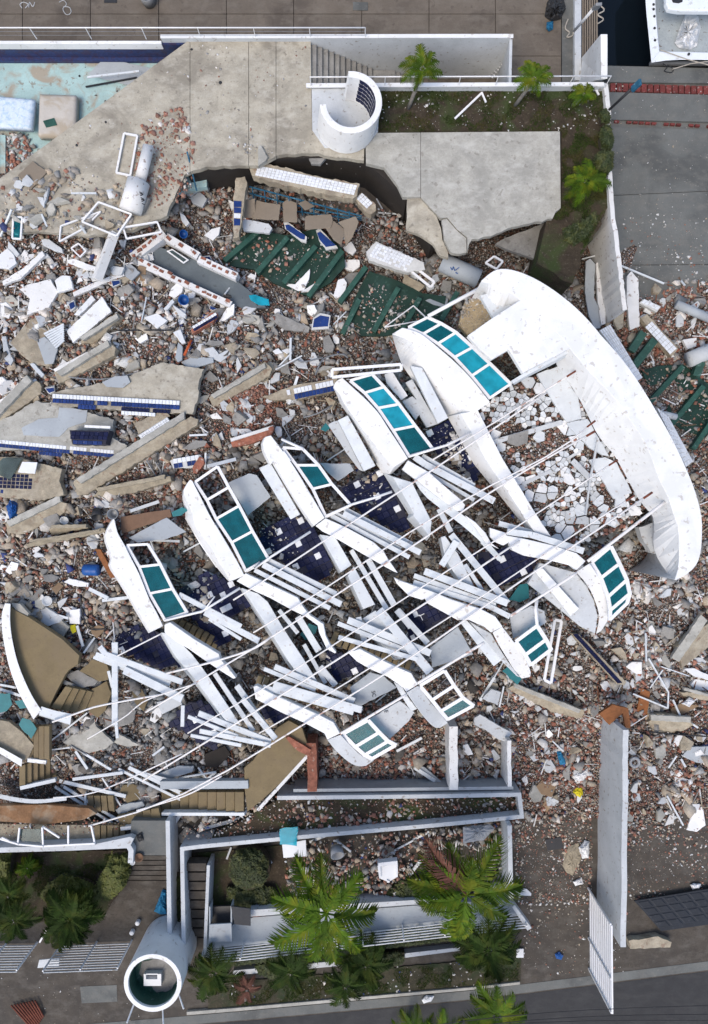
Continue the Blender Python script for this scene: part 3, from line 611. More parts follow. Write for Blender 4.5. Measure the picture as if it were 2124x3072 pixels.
# upper parapet bands
band(BAL[0], zr(0, 'G1', (185, 610), (130, 700), (112, 790), (165, 955), (152, 1035), (220, 1140), (330, 1320), (420, 1480)) + zr(0, 'G4', (515, 196)),
     zr(0, 'G1', (195, 640), (220, 745), (285, 860), (350, 990), (420, 1130), (500, 1330), (575, 1470)) + zr(0, 'G4', (628, 145)), d=.6, n=22)
band(BAL[1], zr(0, 'G1', (870, 265), (812, 375), (878, 535), (930, 700), (1040, 850), (1150, 1040), (1232, 1180)),
     zr(0, 'G1', (890, 275), (965, 420), (1050, 590), (1130, 720), (1220, 870), (1300, 1010), (1362, 1130)),
     zr(0, 'G1', (860, 290), (800, 385), (826, 560), (836, 640), (960, 830), (1112, 1060), (1225, 1190)), d=.8, n=22)
band(BAL[2], zr(0, 'C2', (440, 700), (424, 765), (482, 892)) + zr(0, 'G2', (125, 20), (260, 240), (400, 470), (545, 684)),
     zr(0, 'C2', (480, 690), (560, 795)) + zr(0, 'G2', (270, 10), (380, 170), (500, 370), (642, 610)), d=.7, n=22)
band(BAL[3], zr(0, 'G8', (165, 236), (118, 295), (182, 372), (205, 430), (300, 570), (420, 730), (540, 880), (665, 1022)),
     zr(0, 'G8', (200, 218), (300, 310), (420, 420), (530, 540), (620, 680), (700, 800), (792, 945)),
     zr(0, 'G8', (115, 305), (150, 375), (188, 465), (260, 570), (400, 795), (520, 1020), (605, 1125)), d=1.0, n=24)
band(BAL[4], zr(0, 'C3', (58, 455), (200, 510), (320, 610), (430, 730), (530, 860), (622, 985)),
     zr(0, 'C3', (130, 412), (250, 450), (370, 545), (480, 640), (590, 750), (722, 915)),
     zr(0, 'C3', (62, 475), (90, 570), (140, 690), (265, 850), (420, 1010), (520, 1060)), d=1.2, n=26)
# side panels under the bands
for i, t, q in ((2, 'G2', [(50, 162), (155, 116), (420, 580), (335, 625)]), (3, 'G8', [(160, 600), (250, 558), (500, 1010), (395, 1060)]), (4, 'G8', [(810, 108), (920, 130), (1155, 580), (1062, 632)])):
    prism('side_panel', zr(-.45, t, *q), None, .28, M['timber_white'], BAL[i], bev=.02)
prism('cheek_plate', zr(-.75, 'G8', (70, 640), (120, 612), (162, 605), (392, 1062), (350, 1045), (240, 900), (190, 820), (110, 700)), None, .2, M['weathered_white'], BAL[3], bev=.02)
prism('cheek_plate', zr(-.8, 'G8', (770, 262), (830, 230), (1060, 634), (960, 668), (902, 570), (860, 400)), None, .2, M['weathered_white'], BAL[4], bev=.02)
prism('cheek_plate', zr(-.8, 'G1', (820, 610), (860, 640), (1140, 1050), (1105, 1060), (960, 850)), None, .2, M['facade_white'], BAL[1], bev=.02)
# edge beams running on below the break
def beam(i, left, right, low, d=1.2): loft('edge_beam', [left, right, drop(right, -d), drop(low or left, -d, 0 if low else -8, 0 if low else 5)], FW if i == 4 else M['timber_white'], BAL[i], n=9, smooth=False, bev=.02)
beam(0, zr(-.35, 'G4', (612, 200), (740, 420), (892, 592), (1190, 995)), zr(-.35, 'G4', (700, 215), (868, 372), (1002, 545), (1328, 1035)), None)
beam(1, zr(-.35, 'G1', (1335, 1240), (1540, 1552)) + zr(-.35, 'G5', (150, 190), (355, 525), (470, 640)), zr(-.35, 'G1', (1480, 1290)) + zr(-.35, 'G2', (112, 1335), (215, 1510)) + zr(-.35, 'G5', (280, 180), (480, 480), (575, 642)), None)
beam(2, zr(-.35, 'G2', (600, 760), (790, 1100)), zr(-.35, 'G2', (735, 780), (885, 1035)), None)
beam(2, zr(-.42, 'G2', (850, 1130), (990, 1430)), zr(-.42, 'G2', (905, 1045), (1096, 1390)), None)
beam(2, zr(-.5, 'G5', (985, 75), (1120, 280), (1285, 440)), zr(-.5, 'G5', (1100, 2), (1240, 200), (1350, 440)), None)
beam(3, zr(-.3, 'G8', (655, 1110), (905, 1540)), zr(-.3, 'G8', (828, 1160), (990, 1485)), zr(-.3, 'G8', (560, 1070), (870, 1570)), .7)
beam(3, zr(-.3, 'G3', (0, 590), (150, 780)), zr(-.3, 'G3', (20, 420), (165, 640)), zr(-.3, 'G3', (-60, 620), (120, 820)), .7)
beam(3, zr(-.4, 'G3', (248, 785), (290, 990), (410, 1170)), zr(-.4, 'G3', (285, 772), (400, 930), (548, 1228)), None)
beam(4, zr(-.2, 'C3', (525, 992), (720, 1353)) + zr(-.2, 'G3', (805, 300), (1000, 605), (1100, 750)), zr(-.2, 'C3', (640, 972), (835, 1353)) + zr(-.2, 'G3', (910, 250), (1080, 540), (1240, 780)),
     zr(-.2, 'C3', (430, 1012), (620, 1353)) + zr(-.2, 'G3', (770, 400), (960, 640), (1060, 760)), .9)
# bright arms
def arm(i, pts, name='arm', off=0, d=.35, m=FW): prism(name, [(p[0], p[1], Zs(p[0]) + off) for p in pts], None, d, m, BAL[i], bev=.02)
arm(0, T('G4', (640, 132), (690, 110), (900, 258), (1130, 395), (1142, 445), (1200, 500), (1285, 612), (1260, 620), (1140, 545), (1000, 452), (860, 352), (740, 282), (640, 202)))
arm(1, T('G1', (1288, 1180), (1370, 1108)) + T('G2', (200, 1233), (400, 1328), (442, 1400), (505, 1480), (620, 1560)) + T('G5', (630, 120), (652, 230), (692, 310), (748, 380), (735, 392), (660, 350), (590, 200), (580, 140), (470, 60)) + T('G2', (350, 1442), (150, 1332), (8, 1270)))
arm(2, T('G2', (558, 682), (650, 613), (840, 698), (1080, 828), (1172, 910), (1212, 980), (1302, 1108), (1260, 1092), (1160, 1037), (960, 922), (720, 782), (620, 732)))
arm(3, T('G8', (740, 1042), (792, 962), (980, 1068), (1150, 1218), (1270, 1318), (1307, 1365), (1286, 1422), (1240, 1420), (1100, 1322), (940, 1200), (860, 1132)))
loft('arm_face', [zr(-.1, 'G8', (850, 1130), (940, 1205), (1100, 1325), (1240, 1422)) + zr(-.1, 'G3', (470, 600), (640, 790), (800, 975)), zr(-.3, 'G8', (850, 1150), (930, 1270), (1050, 1370), (1150, 1450)) + zr(-.3, 'G3', (440, 680), (610, 830), (775, 1005)),
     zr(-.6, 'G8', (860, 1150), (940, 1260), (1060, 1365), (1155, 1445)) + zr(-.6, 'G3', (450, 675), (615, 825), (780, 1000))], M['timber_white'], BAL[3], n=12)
arm(3, T('G3', (470, 588), (560, 650), (650, 745), (700, 835), (772, 890), (650, 835), (560, 705)), 'broken_arm', .05, .2)
arm(4, T('G3', (840, 768), (1000, 798), (1250, 856), (1470, 928), (1552, 1000), (1470, 1082), (1420, 1042), (1220, 992), (1000, 952), (892, 902), (862, 832)))
arm(4, T('G3', (690, 700), (832, 745), (862, 830), (812, 860), (740, 830), (690, 780)), 'broken_arm', -.03, .25)
arm(3, T('G2', (1265, 1148), (1330, 1178), (1430, 1213)) + T('G3', (156, 1268), (350, 1348), (600, 1428), (740, 1500), (805, 1590)) + T('G6', (700, 203), (640, 152), (500, 90)) + T('G3', (400, 1532), (130, 1382), (105, 1337), (80, 1350)) + T('G2', (1400, 1312), (1290, 1202)), 'lower_arm')
arm(2, T('G5', (850, 382), (960, 350), (1110, 428), (1280, 508), (1420, 568), (1482, 670), (1375, 737), (1348, 700), (1210, 602), (1050, 532), (930, 462)), 'lower_arm')
arm(1, T('G5', (0, 690), (30, 680), (200, 768), (400, 858), (580, 938), (722, 1010), (782, 1112), (665, 1167), (640, 1112), (470, 1022), (250, 922), (20, 802)), 'lower_arm')
# curved lower parapet ends
def endp(i, a, b, d=.8, m=M['weathered_white']): loft('end_parapet', [a, b, drop(b, -d, 4, -4), drop(a, -d, 0, 0)], m, BAL[i], n=14, bev=.02)
def sl(r, k): n = len(r); return [(p[0], p[1], p[2] - k * j / (n - 1)) for j, p in enumerate(r)]
endp(4, sl(zr(0, 'D3', (1058, 652), (1130, 765), (1182, 885), (1196, 1000), (1135, 1112)), .7), sl(zr(0, 'D3', (965, 712), (1040, 800), (1090, 900), (1120, 1010), (1100, 1132)), .7), m=M['chipped_white'])
endp(3, sl(zr(0, 'G6', (800, 150), (900, 280), (1000, 420), (1055, 550), (1052, 602)), .6), sl(zr(0, 'G6', (712, 202), (765, 305), (855, 455), (930, 570), (975, 617)), .6), m=M['chipped_white'])
endp(2, sl(zr(0, 'G5', (1482, 682)) + zr(0, 'G6', (62, 705), (152, 825), (238, 922), (312, 1018)), .6), sl(zr(0, 'G5', (1376, 742), (1475, 885)) + zr(0, 'G6', (120, 992), (188, 1055), (238, 1062)), .6))
endp(1, sl(zr(0, 'G5', (785, 1122), (880, 1222), (980, 1312), (1088, 1352)), .5), sl(zr(0, 'G5', (665, 1168), (740, 1262), (850, 1362), (940, 1406), (1015, 1402)), .5))
prism('cheek_plate', zr(-.45, 'D3', (720, 650), (960, 715), (1035, 805), (1085, 900), (1112, 1010), (1095, 1128), (1000, 1085), (900, 1000), (640, 790)), None, .25, M['weathered_white'], BAL[4], bev=.02)
prism('side_panel', zr(-.3, 'D3', (682, 700), (742, 688), (986, 960), (930, 1012)), None, .12, M['facade_white'], BAL[4], bev=.015)
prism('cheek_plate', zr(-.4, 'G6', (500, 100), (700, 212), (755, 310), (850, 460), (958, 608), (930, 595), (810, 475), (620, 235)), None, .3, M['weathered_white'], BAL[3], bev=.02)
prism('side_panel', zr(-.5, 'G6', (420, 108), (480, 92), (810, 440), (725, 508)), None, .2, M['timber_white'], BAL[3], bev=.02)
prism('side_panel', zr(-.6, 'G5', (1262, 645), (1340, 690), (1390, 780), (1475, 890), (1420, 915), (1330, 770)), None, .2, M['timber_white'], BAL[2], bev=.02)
# glazing
def glazing(i, left, right, flags, w=.11, gm='glass_teal'):
    A = [W(*p) for p in left]; B = [W(*p) for p in right]; par = BAL[i]
    for r in (A, B):
        V, Fc = join([boxVF(a, b + (b - a).normalized() * .03, w, .08) for a, b in zip(r, r[1:])]); mk('rail', V, Fc, FR, par)
    for a, b in zip(A, B): bar('mullion', a + Vector((0, 0, .004)), b + Vector((0, 0, .004)), w * .85, .06, FR, par)
    for k, f in enumerate(flags):
        if not f: continue
        q = [A[k], B[k], B[k + 1], A[k + 1]]; q = [v - Vector((0, 0, .035)) for v in q]
        mk('pane', q + [v - Vector((0, 0, .012)) for v in q], [(0, 1, 2, 3), (7, 6, 5, 4), (0, 1, 5, 4), (1, 2, 6, 5), (2, 3, 7, 6), (3, 0, 4, 7)], M[f if isinstance(f, str) else gm], par)
glazing(0, zr(-.1, 'G1', (300, 858), (412, 1052), (505, 1292), (642, 1528)), zr(-.1, 'G1', (490, 848), (602, 1030), (712, 1250), (842, 1462)), (0, 1, 1))
glazing(1, zr(-.1, 'G1', (915, 288), (1022, 450), (1105, 620), (1245, 832), (1375, 1092)), zr(-.1, 'G1', (1118, 148), (1218, 335), (1312, 502), (1432, 732), (1578, 985)), (0, 0, 1, 1))
glazing(2, zr(-.1, 'C2', (560, 772), (652, 892), (762, 1052), (852, 1242)), zr(-.1, 'C2', (695, 782), (802, 892), (892, 1020), (1020, 1162)), (0, 1, 0))
glazing(3, zr(-.1, 'G8', (270, 245), (402, 355), (522, 492), (658, 692), (802, 925)), zr(-.1, 'G8', (470, 188), (577, 302), (712, 457), (857, 652), (1018, 862)), ('glass_teal', 'glass_cyan', 'glass_cyan', 'glass_teal'))
glazing(4, zr(-.1, 'C3', (168, 410), (268, 455), (370, 520), (482, 612), (598, 738), (720, 888)), zr(-.1, 'C3', (300, 342), (392, 384), (492, 444), (605, 544), (722, 655), (862, 792)), ('glass_teal', 'glass_teal', 'glass_cyan', 'glass_cyan', 'glass_cyan'))
glazing(4, zr(-.15, 'D3', (1072, 648), (1135, 752), (1182, 880), (1198, 970), (1195, 1035)), zr(-.15, 'D3', (1202, 538), (1260, 655), (1310, 765), (1330, 858), (1312, 922)), (1, 1, 1, 1), .13)
glazing(3, zr(-.15, 'G6', (922, 285), (1008, 405), (1058, 495)), zr(-.15, 'G6', (1115, 142), (1195, 266), (1240, 356)), (1, 1), .14)
glazing(2, zr(-.15, 'G6', (60, 682), (168, 812), (248, 912), (310, 985)), zr(-.15, 'G6', (282, 547), (367, 682), (447, 792), (540, 862)), (0, 0, 1), .13)
glazing(1, zr(-.15, 'G5', (805, 1117), (917, 1232), (1002, 1306), (1068, 1338)), zr(-.15, 'G5', (1032, 992), (1132, 1102), (1212, 1182), (1280, 1217)), (1, 1, 1), .14)
# bent handrails at the ends of the glazing
def rail(i, pts, r=.045): tubep('handrail', pts, r, FR, BAL[i], k=8)
rail(0, zr(0, 'G1', (640, 1535), (980, 1452), (1320, 1243))); rail(0, zr(.02, 'G1', (1000, 1440), (1092, 1318)), .03)
rail(1, zr(0, 'G1', (1365, 1090), (1500, 1010)) + zr(0, 'G2', (10, 1065), (160, 960), (515, 735)))
rail(2, zr(0, 'G2', (650, 595), (885, 490), (1090, 430), (1248, 375))); rail(2, zr(0, 'C2', (552, 716), (700, 782)), .05)
rail(3, zr(0, 'G8', (800, 930), (1020, 862), (1140, 828), (1350, 722)))
rail(4, zr(.0, 'C3', (302, 335), (680, 132)), .07); rail(3, zr(0, 'G6', (1116, 142), (1100, 0)) + zr(0, 'G3', (1112, 1350)), .06)
# pergola slats
SL = {0: [('G4', -.1, (55, 330), (110, 400), (800, 650), 17), ('G4', -.2, (20, 400), (690, 665), None, 16), ('G4', 0, (275, 540), (800, 800), None, 24), ('G4', -.3, (0, 425), (420, 590), None, 10),
          ('G4', -.1, (192, 292), (192, 1040), None, 18), ('G4', -.3, (135, 550), (172, 700), None, 9), ('G4', -.3, (205, 1040), (215, 1155), None, 9), ('G4', -.4, (805, 860), (800, 1050), None, 11),
          ('G4', -.3, (945, 930), (1596, 1190), None, 17), ('G4', -.25, (850, 960), (1300, 1140), None, 11), ('G4', -.2, (955, 1090), (1596, 1220), None, 14), ('G4', -.15, (875, 1130), (1330, 1220), None, 10),
          ('G4', -.5, (1090, 570), (1440, 1090), None, 14), ('G4', -.55, (1290, 680), (1590, 1110), None, 18)],
      1: [('G1', -.2, (770, 1300), (1330, 1590), None, 15), ('G4', -.3, (1000, 20), (1490, 280), None, 18), ('G4', -.35, (1040, 80), (1330, 265), None, 10), ('G2', -.25, (130, 990), (745, 1295), None, 15),
          ('G2', -.12, (85, 1030), (790, 1390), None, 18), ('G2', -.15, (10, 1080), (690, 1425), None, 13), ('G5', -.5, (230, 0), (400, 210), None, 12), ('G5', -.55, (400, 60), (590, 370), None, 20), ('G5', -.6, (455, 310), (650, 660), None, 12), ('G5', -.6, (600, 510), (740, 680), None, 18),
          ('G5', -.25, (190, 510), (910, 820), None, 17), ('G5', -.3, (95, 530), (560, 720), None, 12), ('G5', -.1, (180, 670), (975, 900), None, 20), ('G5', -.12, (85, 695), (900, 925), None, 15), ('G5', -.35, (-100, 800), (200, 1160), None, 17)],
      2: [('G2', -.3, (820, 530), (1430, 850), None, 14), ('G2', -.1, (810, 570), (1505, 925), None, 17), ('G2', -.15, (700, 590), (1405, 965), None, 13), ('G2', -.28, (730, 560), (1330, 890), None, 9), ('G2', -.5, (880, 900), (1200, 1430), None, 14),
          ('G2', -.5, (1030, 980), (1270, 1400), None, 18), ('G2', -.5, (1290, 1440), (1420, 1596), None, 18), ('G5', -.15, (1130, 0), (1590, 560), None, 26), ('G5', -.55, (1300, 0), (1570, 300), None, 17), ('G5', -.25, (850, 90), (1596, 390), None, 20), ('G5', -.3, (760, 120), (1430, 385), None, 13), ('G5', -.1, (765, 245), (1480, 445), None, 13), ('G5', -.35, (945, 65), (1000, 280), None, 17)],
      3: [('G8', -.15, (850, 930), (950, 1000), (1570, 1330), 19), ('G8', -.3, (920, 920), (1390, 1190), None, 12), ('G8', -.3, (960, 1070), (1390, 1320), None, 11), ('G3', -.55, (230, 530), (340, 740), None, 15), ('G3', -.3, (340, 760), (850, 1380), None, 19), ('G3', -.35, (465, 1030), (620, 1260), None, 11),
          ('G3', -.2, (390, 820), (255, 1040), None, 19), ('G3', -.15, (100, 1090), (850, 1380), None, 20), ('G3', -.25, (5, 1130), (740, 1400), None, 14), ('G3', -.2, (0, 1190), (690, 1410), (870, 1500), 15)],
      4: [('G3', -.05, (845, 735), (1070, 765), (1535, 910), 18), ('G3', -.3, (770, 660), (1080, 745), None, 15), ('G3', -.5, (620, 820), (780, 980), None, 15)]}
for i, L_ in SL.items():
    for t, off, a, b, cpt, wd in L_:
        k = TL[t][2]; pts = [a, b] + ([cpt] if cpt else [])
        P = [W(p[0], p[1], p[2] + R.uniform(-.03, .03)) for p in zr(off, t, *pts)]; w = wd * 3 * k / 80
        V, Fc = join([boxVF(p, q, w, .07) for p, q in zip(P, P[1:])]); mk('pergola_slat', V, Fc, M['timber_white'], BAL[i], bev=.006)
# tiled loggia floors
def navy(i, t, poly, off=-1.15, p=.075, ang=-.46, size=.235, miss=.05, name='floor_slab'):
    q = [(a[0], a[1], max(.55, Zs(a[0]) + off)) for a in T(t, *poly)]
    s = prism(name, jagp(q, 2, 14), None, .18, M['mortar_dark'], BAL[i])
    X = [W(*a) for a in q]; cx_ = sum((v for v in X), Vector()) / len(X)
    # plane through the patch
    z0 = cx_.z; gx = (W(q[0][0], q[0][1], q[0][2]).z - z0); A_ = np.array([[v.x - cx_.x, v.y - cx_.y] for v in X]); b_ = np.array([v.z - z0 for v in X]); g_, *_ = np.linalg.lstsq(A_, b_, rcond=None)
    d = Vector((math.cos(ang), -math.sin(ang), 0)); e = Vector((-d.y, d.x, 0)); d.z = g_[0] * d.x + g_[1] * d.y; e.z = g_[0] * e.x + g_[1] * e.y
    P2 = [(v.x, v.y) for v in X]; d.normalize(); e.normalize(); rr = random.Random(int(q[0][0]))
    for a in range(-16, 17):
        for b in range(-16, 17):
            c_ = cx_ + d * (a * size) + e * (b * size + (b // 3) * .035)
            if not inside((c_.x, c_.y), P2) or rr.random() < miss: continue
            wh = (a % 4 == (b // 3) % 2 * 2 and b % 3 == 1 and rr.random() < .75) or rr.random() < .012
            block('floor_tile', M['white_tile'] if wh else M['navy_tile'], c_ + Vector((0, 0, .02 + rr.uniform(0, .006))), d, e, size * .985, size * .985, .03, s)
    return s
navy(0, 'G4', [(140, 245), (330, 140), (480, 155), (620, 220), (700, 320), (820, 490), (560, 525), (380, 410), (160, 335)], -1.2)
navy(0, 'G4', [(680, 1030), (860, 830), (960, 830), (1100, 900), (1130, 1200), (1070, 1260), (930, 1180), (800, 1080)], -1.3, miss=.2)
navy(1, 'G1', [(760, 1265), (1020, 1120), (1220, 1180), (1330, 1250), (1400, 1400), (1200, 1540), (1000, 1590), (880, 1480), (850, 1340)])
navy(1, 'G4', [(880, 60), (1000, 20), (1265, 225), (1120, 322), (940, 120)])
navy(2, 'G2', [(50, 720), (440, 580), (530, 690), (640, 860), (710, 1080), (560, 1190), (380, 1080), (130, 950)])
navy(3, 'G2', [(770, 335), (1120, 172), (1250, 320), (1300, 420), (1420, 660), (1300, 745), (1060, 600), (900, 505)])
navy(4, 'G8', [(950, 725), (1180, 592), (1290, 760), (1450, 1080), (1350, 1175), (1180, 965), (1000, 835)])
navy(4, 'G3', [(590, 930), (860, 890), (1100, 985), (1110, 1035), (700, 1265), (600, 1100)])
navy(3, 'G3', [(-20, 1440), (130, 1400), (360, 1485), (150, 1600), (60, 1690), (-20, 1710)])
navy(2, 'G5', [(580, 405), (660, 372), (850, 400), (1010, 525), (760, 645), (690, 565)])
navy(2, 'G5', [(1330, 60), (1480, -20), (1600, -20), (1600, 160), (1440, 255)])
navy(1, 'G5', [(60, 900), (130, 870), (310, 940), (180, 1010)])
# loggia wall plates, white panels and doors seen between the storeys
for i, t, q, off, m in ((1, 'G1', [(1215, 295), (1400, 210), (1470, 225), (1596, 420), (1390, 590), (1330, 490)], -.9, 'grey_plaster'), (2, 'G2', [(600, 118), (870, 122), (905, 185), (760, 280), (700, 230)], -.9, 'grey_plaster'),
                        (0, 'G1', [(245, 600), (690, 532), (705, 600), (440, 690), (255, 755)], -.5, 'board_brown'), (0, 'G1', [(315, 790), (480, 700), (660, 608), (835, 738), (660, 800), (400, 835)], -.45, 'grey_plaster'),
                        (3, 'G5', [(870, 700), (1050, 560), (1170, 590), (1290, 700), (930, 880)], -.7, 'grey_plaster'), (2, 'G5', [(1050, 980), (1320, 820), (1450, 920), (1400, 1000), (1230, 1160), (1120, 1060)], -.6, 'weathered_white'),
                        (3, 'G6', [(150, 340), (400, 150), (500, 330), (540, 400), (170, 520)], -.8, 'grey_plaster'), (4, 'G3', [(870, 1500), (1060, 1400), (1180, 1450), (1190, 1560), (900, 1700)], -.7, 'weathered_white'),
                        (4, 'C3', [(130, 900), (230, 880), (275, 960), (215, 1030)], -.9, 'weathered_white'), (3, 'G8', [(580, 190), (650, 165), (790, 380), (730, 420), (600, 270)], -.7, 'facade_white'), (3, 'G8', [(740, 430), (830, 385), (940, 500), (860, 600), (770, 480)], -.8, 'weathered_white'),
                        (1, 'G4', [(570, 830), (760, 780), (800, 850), (620, 940)], -.6, 'weathered_white')):
    prism('wall_plate', zr(off, t, *q), None, .1, M[m], BAL[i], jag=1, bev=.01)
def lettering(txt, par, t, p, off, size, rot):
    q = zr(off, t, p)[0]; cu = bpy.data.curves.new('lettering', 'FONT'); cu.body = txt; cu.size = size; cu.extrude = .002; cu.align_x = 'CENTER'; cu.materials.append(M['dark_metal'])
    tmp = bpy.data.objects.new('lettering_curve', cu); COL.objects.link(tmp); me = bpy.data.meshes.new_from_object(tmp.evaluated_get(bpy.context.evaluated_depsgraph_get())); bpy.data.objects.remove(tmp)
    o_ = bpy.data.objects.new('lettering', me); COL.objects.link(o_); o_.parent = par; o_.location = W(*q) - WL[par.name]; o_.rotation_euler = (0, -.15, rot)
lettering('SC', BAL[3], 'G5', (1068, 760), -.66, .2, math.radians(-78)); lettering('E', BAL[2], 'G5', (1180, 918), -.56, .2, math.radians(-75))
# inner stair flights (saw-tooth strings) seen behind the arms
def flight(i, t, a, b, n, w, off, m='terrace_tan'):
    p, q = zr(off, t, a)[0], zr(off, t, b)[0]; A = W(*p); B = W(*q); d = (B - A) / n; s = Vector((-d.y, d.x, 0)).normalized()
    for k in range(n):
        c_ = A + d * (k + .5) + Vector((0, 0, -.06 * k)); wd = d.normalized(); z = wd.cross(s)
        block('stair_tread', M[m], c_, wd, s, d.length * .8, w, .22, BAL[i])
flight(0, 'G4', (700, 110), (1110, 330), 8, .45, -.7); flight(1, 'G5', (20, 640), (700, 900), 12, .5, -.7); flight(2, 'G5', (700, 240), (1430, 560), 13, .5, -.7)
# roof crown: the big crescent with its flat slab
roof = empty('roof_crown', W(1800, 1300, .6), 'huge white crescent roof crown toppled across the rubble', 'roof')
co = T('C3', (662, 95), (725, 40), (790, 12), (900, 25), (1050, 90), (1200, 190), (1330, 300), (1440, 420)) + T('C4', (870, 10), (1000, 150), (1130, 330), (1250, 530), (1350, 700), (1430, 870), (1490, 1010), (1530, 1130), (1555, 1250)) + T('V', (1583, 1200), (1580, 1250), (1563, 1285), (1524, 1308))
ci = T('C3', (668, 105), (740, 112), (830, 150), (940, 235), (1060, 340), (1150, 430)) + T('C4', (590, 10), (700, 150), (830, 300), (960, 430), (1080, 600), (1180, 760), (1230, 880), (1270, 1000), (1330, 1110), (1370, 1250)) + T('V', (1530, 1190), (1531, 1255), (1528, 1285), (1521, 1306))
cl = T('C3', (690, 130), (700, 190), (735, 345), (900, 330), (1060, 400), (1150, 520)) + T('C4', (560, 200), (640, 310), (730, 450), (800, 590), (850, 690), (915, 770), (980, 850), (1100, 1080), (1170, 1180), (1240, 1260)) + T('V', (1470, 1235), (1500, 1285), (1510, 1300), (1516, 1304))
z3 = lambda L_, z: [(p[0], p[1], z) for p in L_]
co = byidx([p + (0,) for p in co], 60); ci = byidx([p + (0,) for p in ci], 60); cl = byidx([p + (0,) for p in cl], 60)
loft('crown_parapet', [z3(co, 4.75), z3(ci, 4.75), [(p[0], p[1], 3.1 + 1.35 * abs(2 * j_ / 59 - 1) ** 4) for j_, p in enumerate(cl)], [(p[0] + (1062 - p[0]) * .15, p[1] + (1536 - p[1]) * .15, .7) for p in co]], FW, roof, n=60, smooth=None, bev=.03)
prism('roof_slab', T('C3', (930, 222), (740, 345), (570, 465), (650, 555), (735, 627), (850, 560), (945, 717), (1170, 602), (1287, 540), (1180, 425), (1060, 325)), 4.742, .3, FW, roof, bev=.02)
loft('eaves_strip', [z3(T('C3', (865, 772), (945, 722), (1170, 606), (1287, 544)), 4.46), z3(T('C3', (880, 790), (960, 740), (1180, 625), (1290, 560)), 4.4), z3(T('C3', (885, 800), (965, 752), (1190, 640), (1290, 575)), 4.05), z3(T('C3', (860, 775), (940, 725), (1165, 610), (1285, 548)), 4.1)], M['timber_white'], roof, n=6, smooth=False)
for q in ([(790, 160), (810, 165), (935, 235), (745, 350), (655, 195)],): prism('inner_face', T('C3', *q), 4.05, .2, M['timber_white'], roof)
prism('sand_patch', T('C3', (650, 195), (740, 350), (565, 462), (510, 390), (550, 240)), 2.9, .3, M['sand'], roof, jag=2)
# cracked ceiling plaster inside the crown
RP = T('C3', (640, 985), (720, 920), (880, 800), (1190, 660)) + T('C4', (590, 215), (730, 450), (850, 690), (980, 850), (1100, 1080), (1170, 1180)) + T('D3', (1300, 420), (1100, 480), (900, 540), (800, 480), (640, 290), (500, 0))
lie = prism('plaster_bed', RP, 2.75, 1.9, M['rubble_bed'], roof)
for q in ([(440, 275), (590, 218), (720, 440), (742, 580), (640, 600), (560, 480), (500, 380)], [(640, 608), (780, 578), (850, 695), (925, 830), (880, 822), (790, 770), (720, 700)], [(790, 856), (900, 838), (980, 876), (1082, 1080), (960, 1120), (880, 990)]):
    prism('plaster_plate', T('C4', *q), 3.0, .12, M['timber_white'], roof, jag=1.5)
def cells(poly, sp, rr):
    xs = [p[0] for p in poly]; ys = [p[1] for p in poly]; S = []
    y = min(ys)
    while y < max(ys):
        x = min(xs)
        while x < max(xs): S.append((x + rr.uniform(-.42, .42) * sp, y + rr.uniform(-.42, .42) * sp)); x += sp
        y += sp
    for s in S:
        if not inside(s, poly): continue
        q = [(s[0] - sp, s[1] - sp), (s[0] + sp, s[1] - sp), (s[0] + sp, s[1] + sp), (s[0] - sp, s[1] + sp)]
        for o_ in S:
            dx, dy = o_[0] - s[0], o_[1] - s[1]
            if o_ is s or dx * dx + dy * dy > 9 * sp * sp: continue
            mx, my = (o_[0] + s[0]) / 2, (o_[1] + s[1]) / 2; out = []
            for k in range(len(q)):
                a, b = q[k], q[(k + 1) % len(q)]; fa = (mx - a[0]) * dx + (my - a[1]) * dy; fb = (mx - b[0]) * dx + (my - b[1]) * dy
                if fa >= 0: out.append(a)
                if (fa >= 0) != (fb >= 0): t = fa / (fa - fb); out.append((a[0] + (b[0] - a[0]) * t, a[1] + (b[1] - a[1]) * t))
            q = out
            if len(q) < 3: break
        if len(q) >= 3: yield [(s[0] + (p[0] - s[0]) * .9, s[1] + (p[1] - s[1]) * .9) for p in q]
rr = random.Random(4)
HOLE = T('C4', (170, 770), (420, 680), (640, 640), (720, 760), (560, 860), (340, 1000), (240, 890))
PL = T('C4', (440, 275), (590, 218), (742, 580), (850, 695), (925, 830), (980, 876), (1082, 1080), (960, 1120), (880, 990), (790, 856), (720, 700), (640, 608), (560, 480))
for q in list(cells(RP, 15, rr)) + list(cells(RP, 31, rr)):
    cx_, cy_ = q[0]
    if inside((sum(p[0] for p in q) / len(q), sum(p[1] for p in q) / len(q)), PL) or (inside(q[0], HOLE) and rr.random() < .75) or rr.random() < .3: continue
    big = max(math.hypot(p[0] - q[0][0], p[1] - q[0][1]) for p in q) > 24
    if big != (noise.noise(Vector((q[0][0] * .011, q[0][1] * .011, 2))) > .02): continue
    z = 2.92 + rr.uniform(-.05, .06); prism('plaster_piece', [(p[0], p[1], z + rr.uniform(-.02, .02)) for p in q], None, .08, M['facade_white'] if rr.random() < .25 else M['timber_white'] if rr.random() < .5 else M['weathered_white'], roof)
for t, a, b, w, z in (('C4', (130, 740), (610, 600), .17, 3.1), ('C4', (680, 860), (800, 980), .2, 3.1), ('C4', (855, 705), (800, 990), .07, 3.4), ('C4', (800, 990), (770, 1230), .06, 3.2), ('C4', (340, 1020), (540, 930), .12, 2.95), ('C4', (580, 890), (740, 790), .1, 2.95)):
    p, q = T(t, a, b); barp('batten', p + (z,), q + (z,), w, .06, M['weathered_white'], roof)
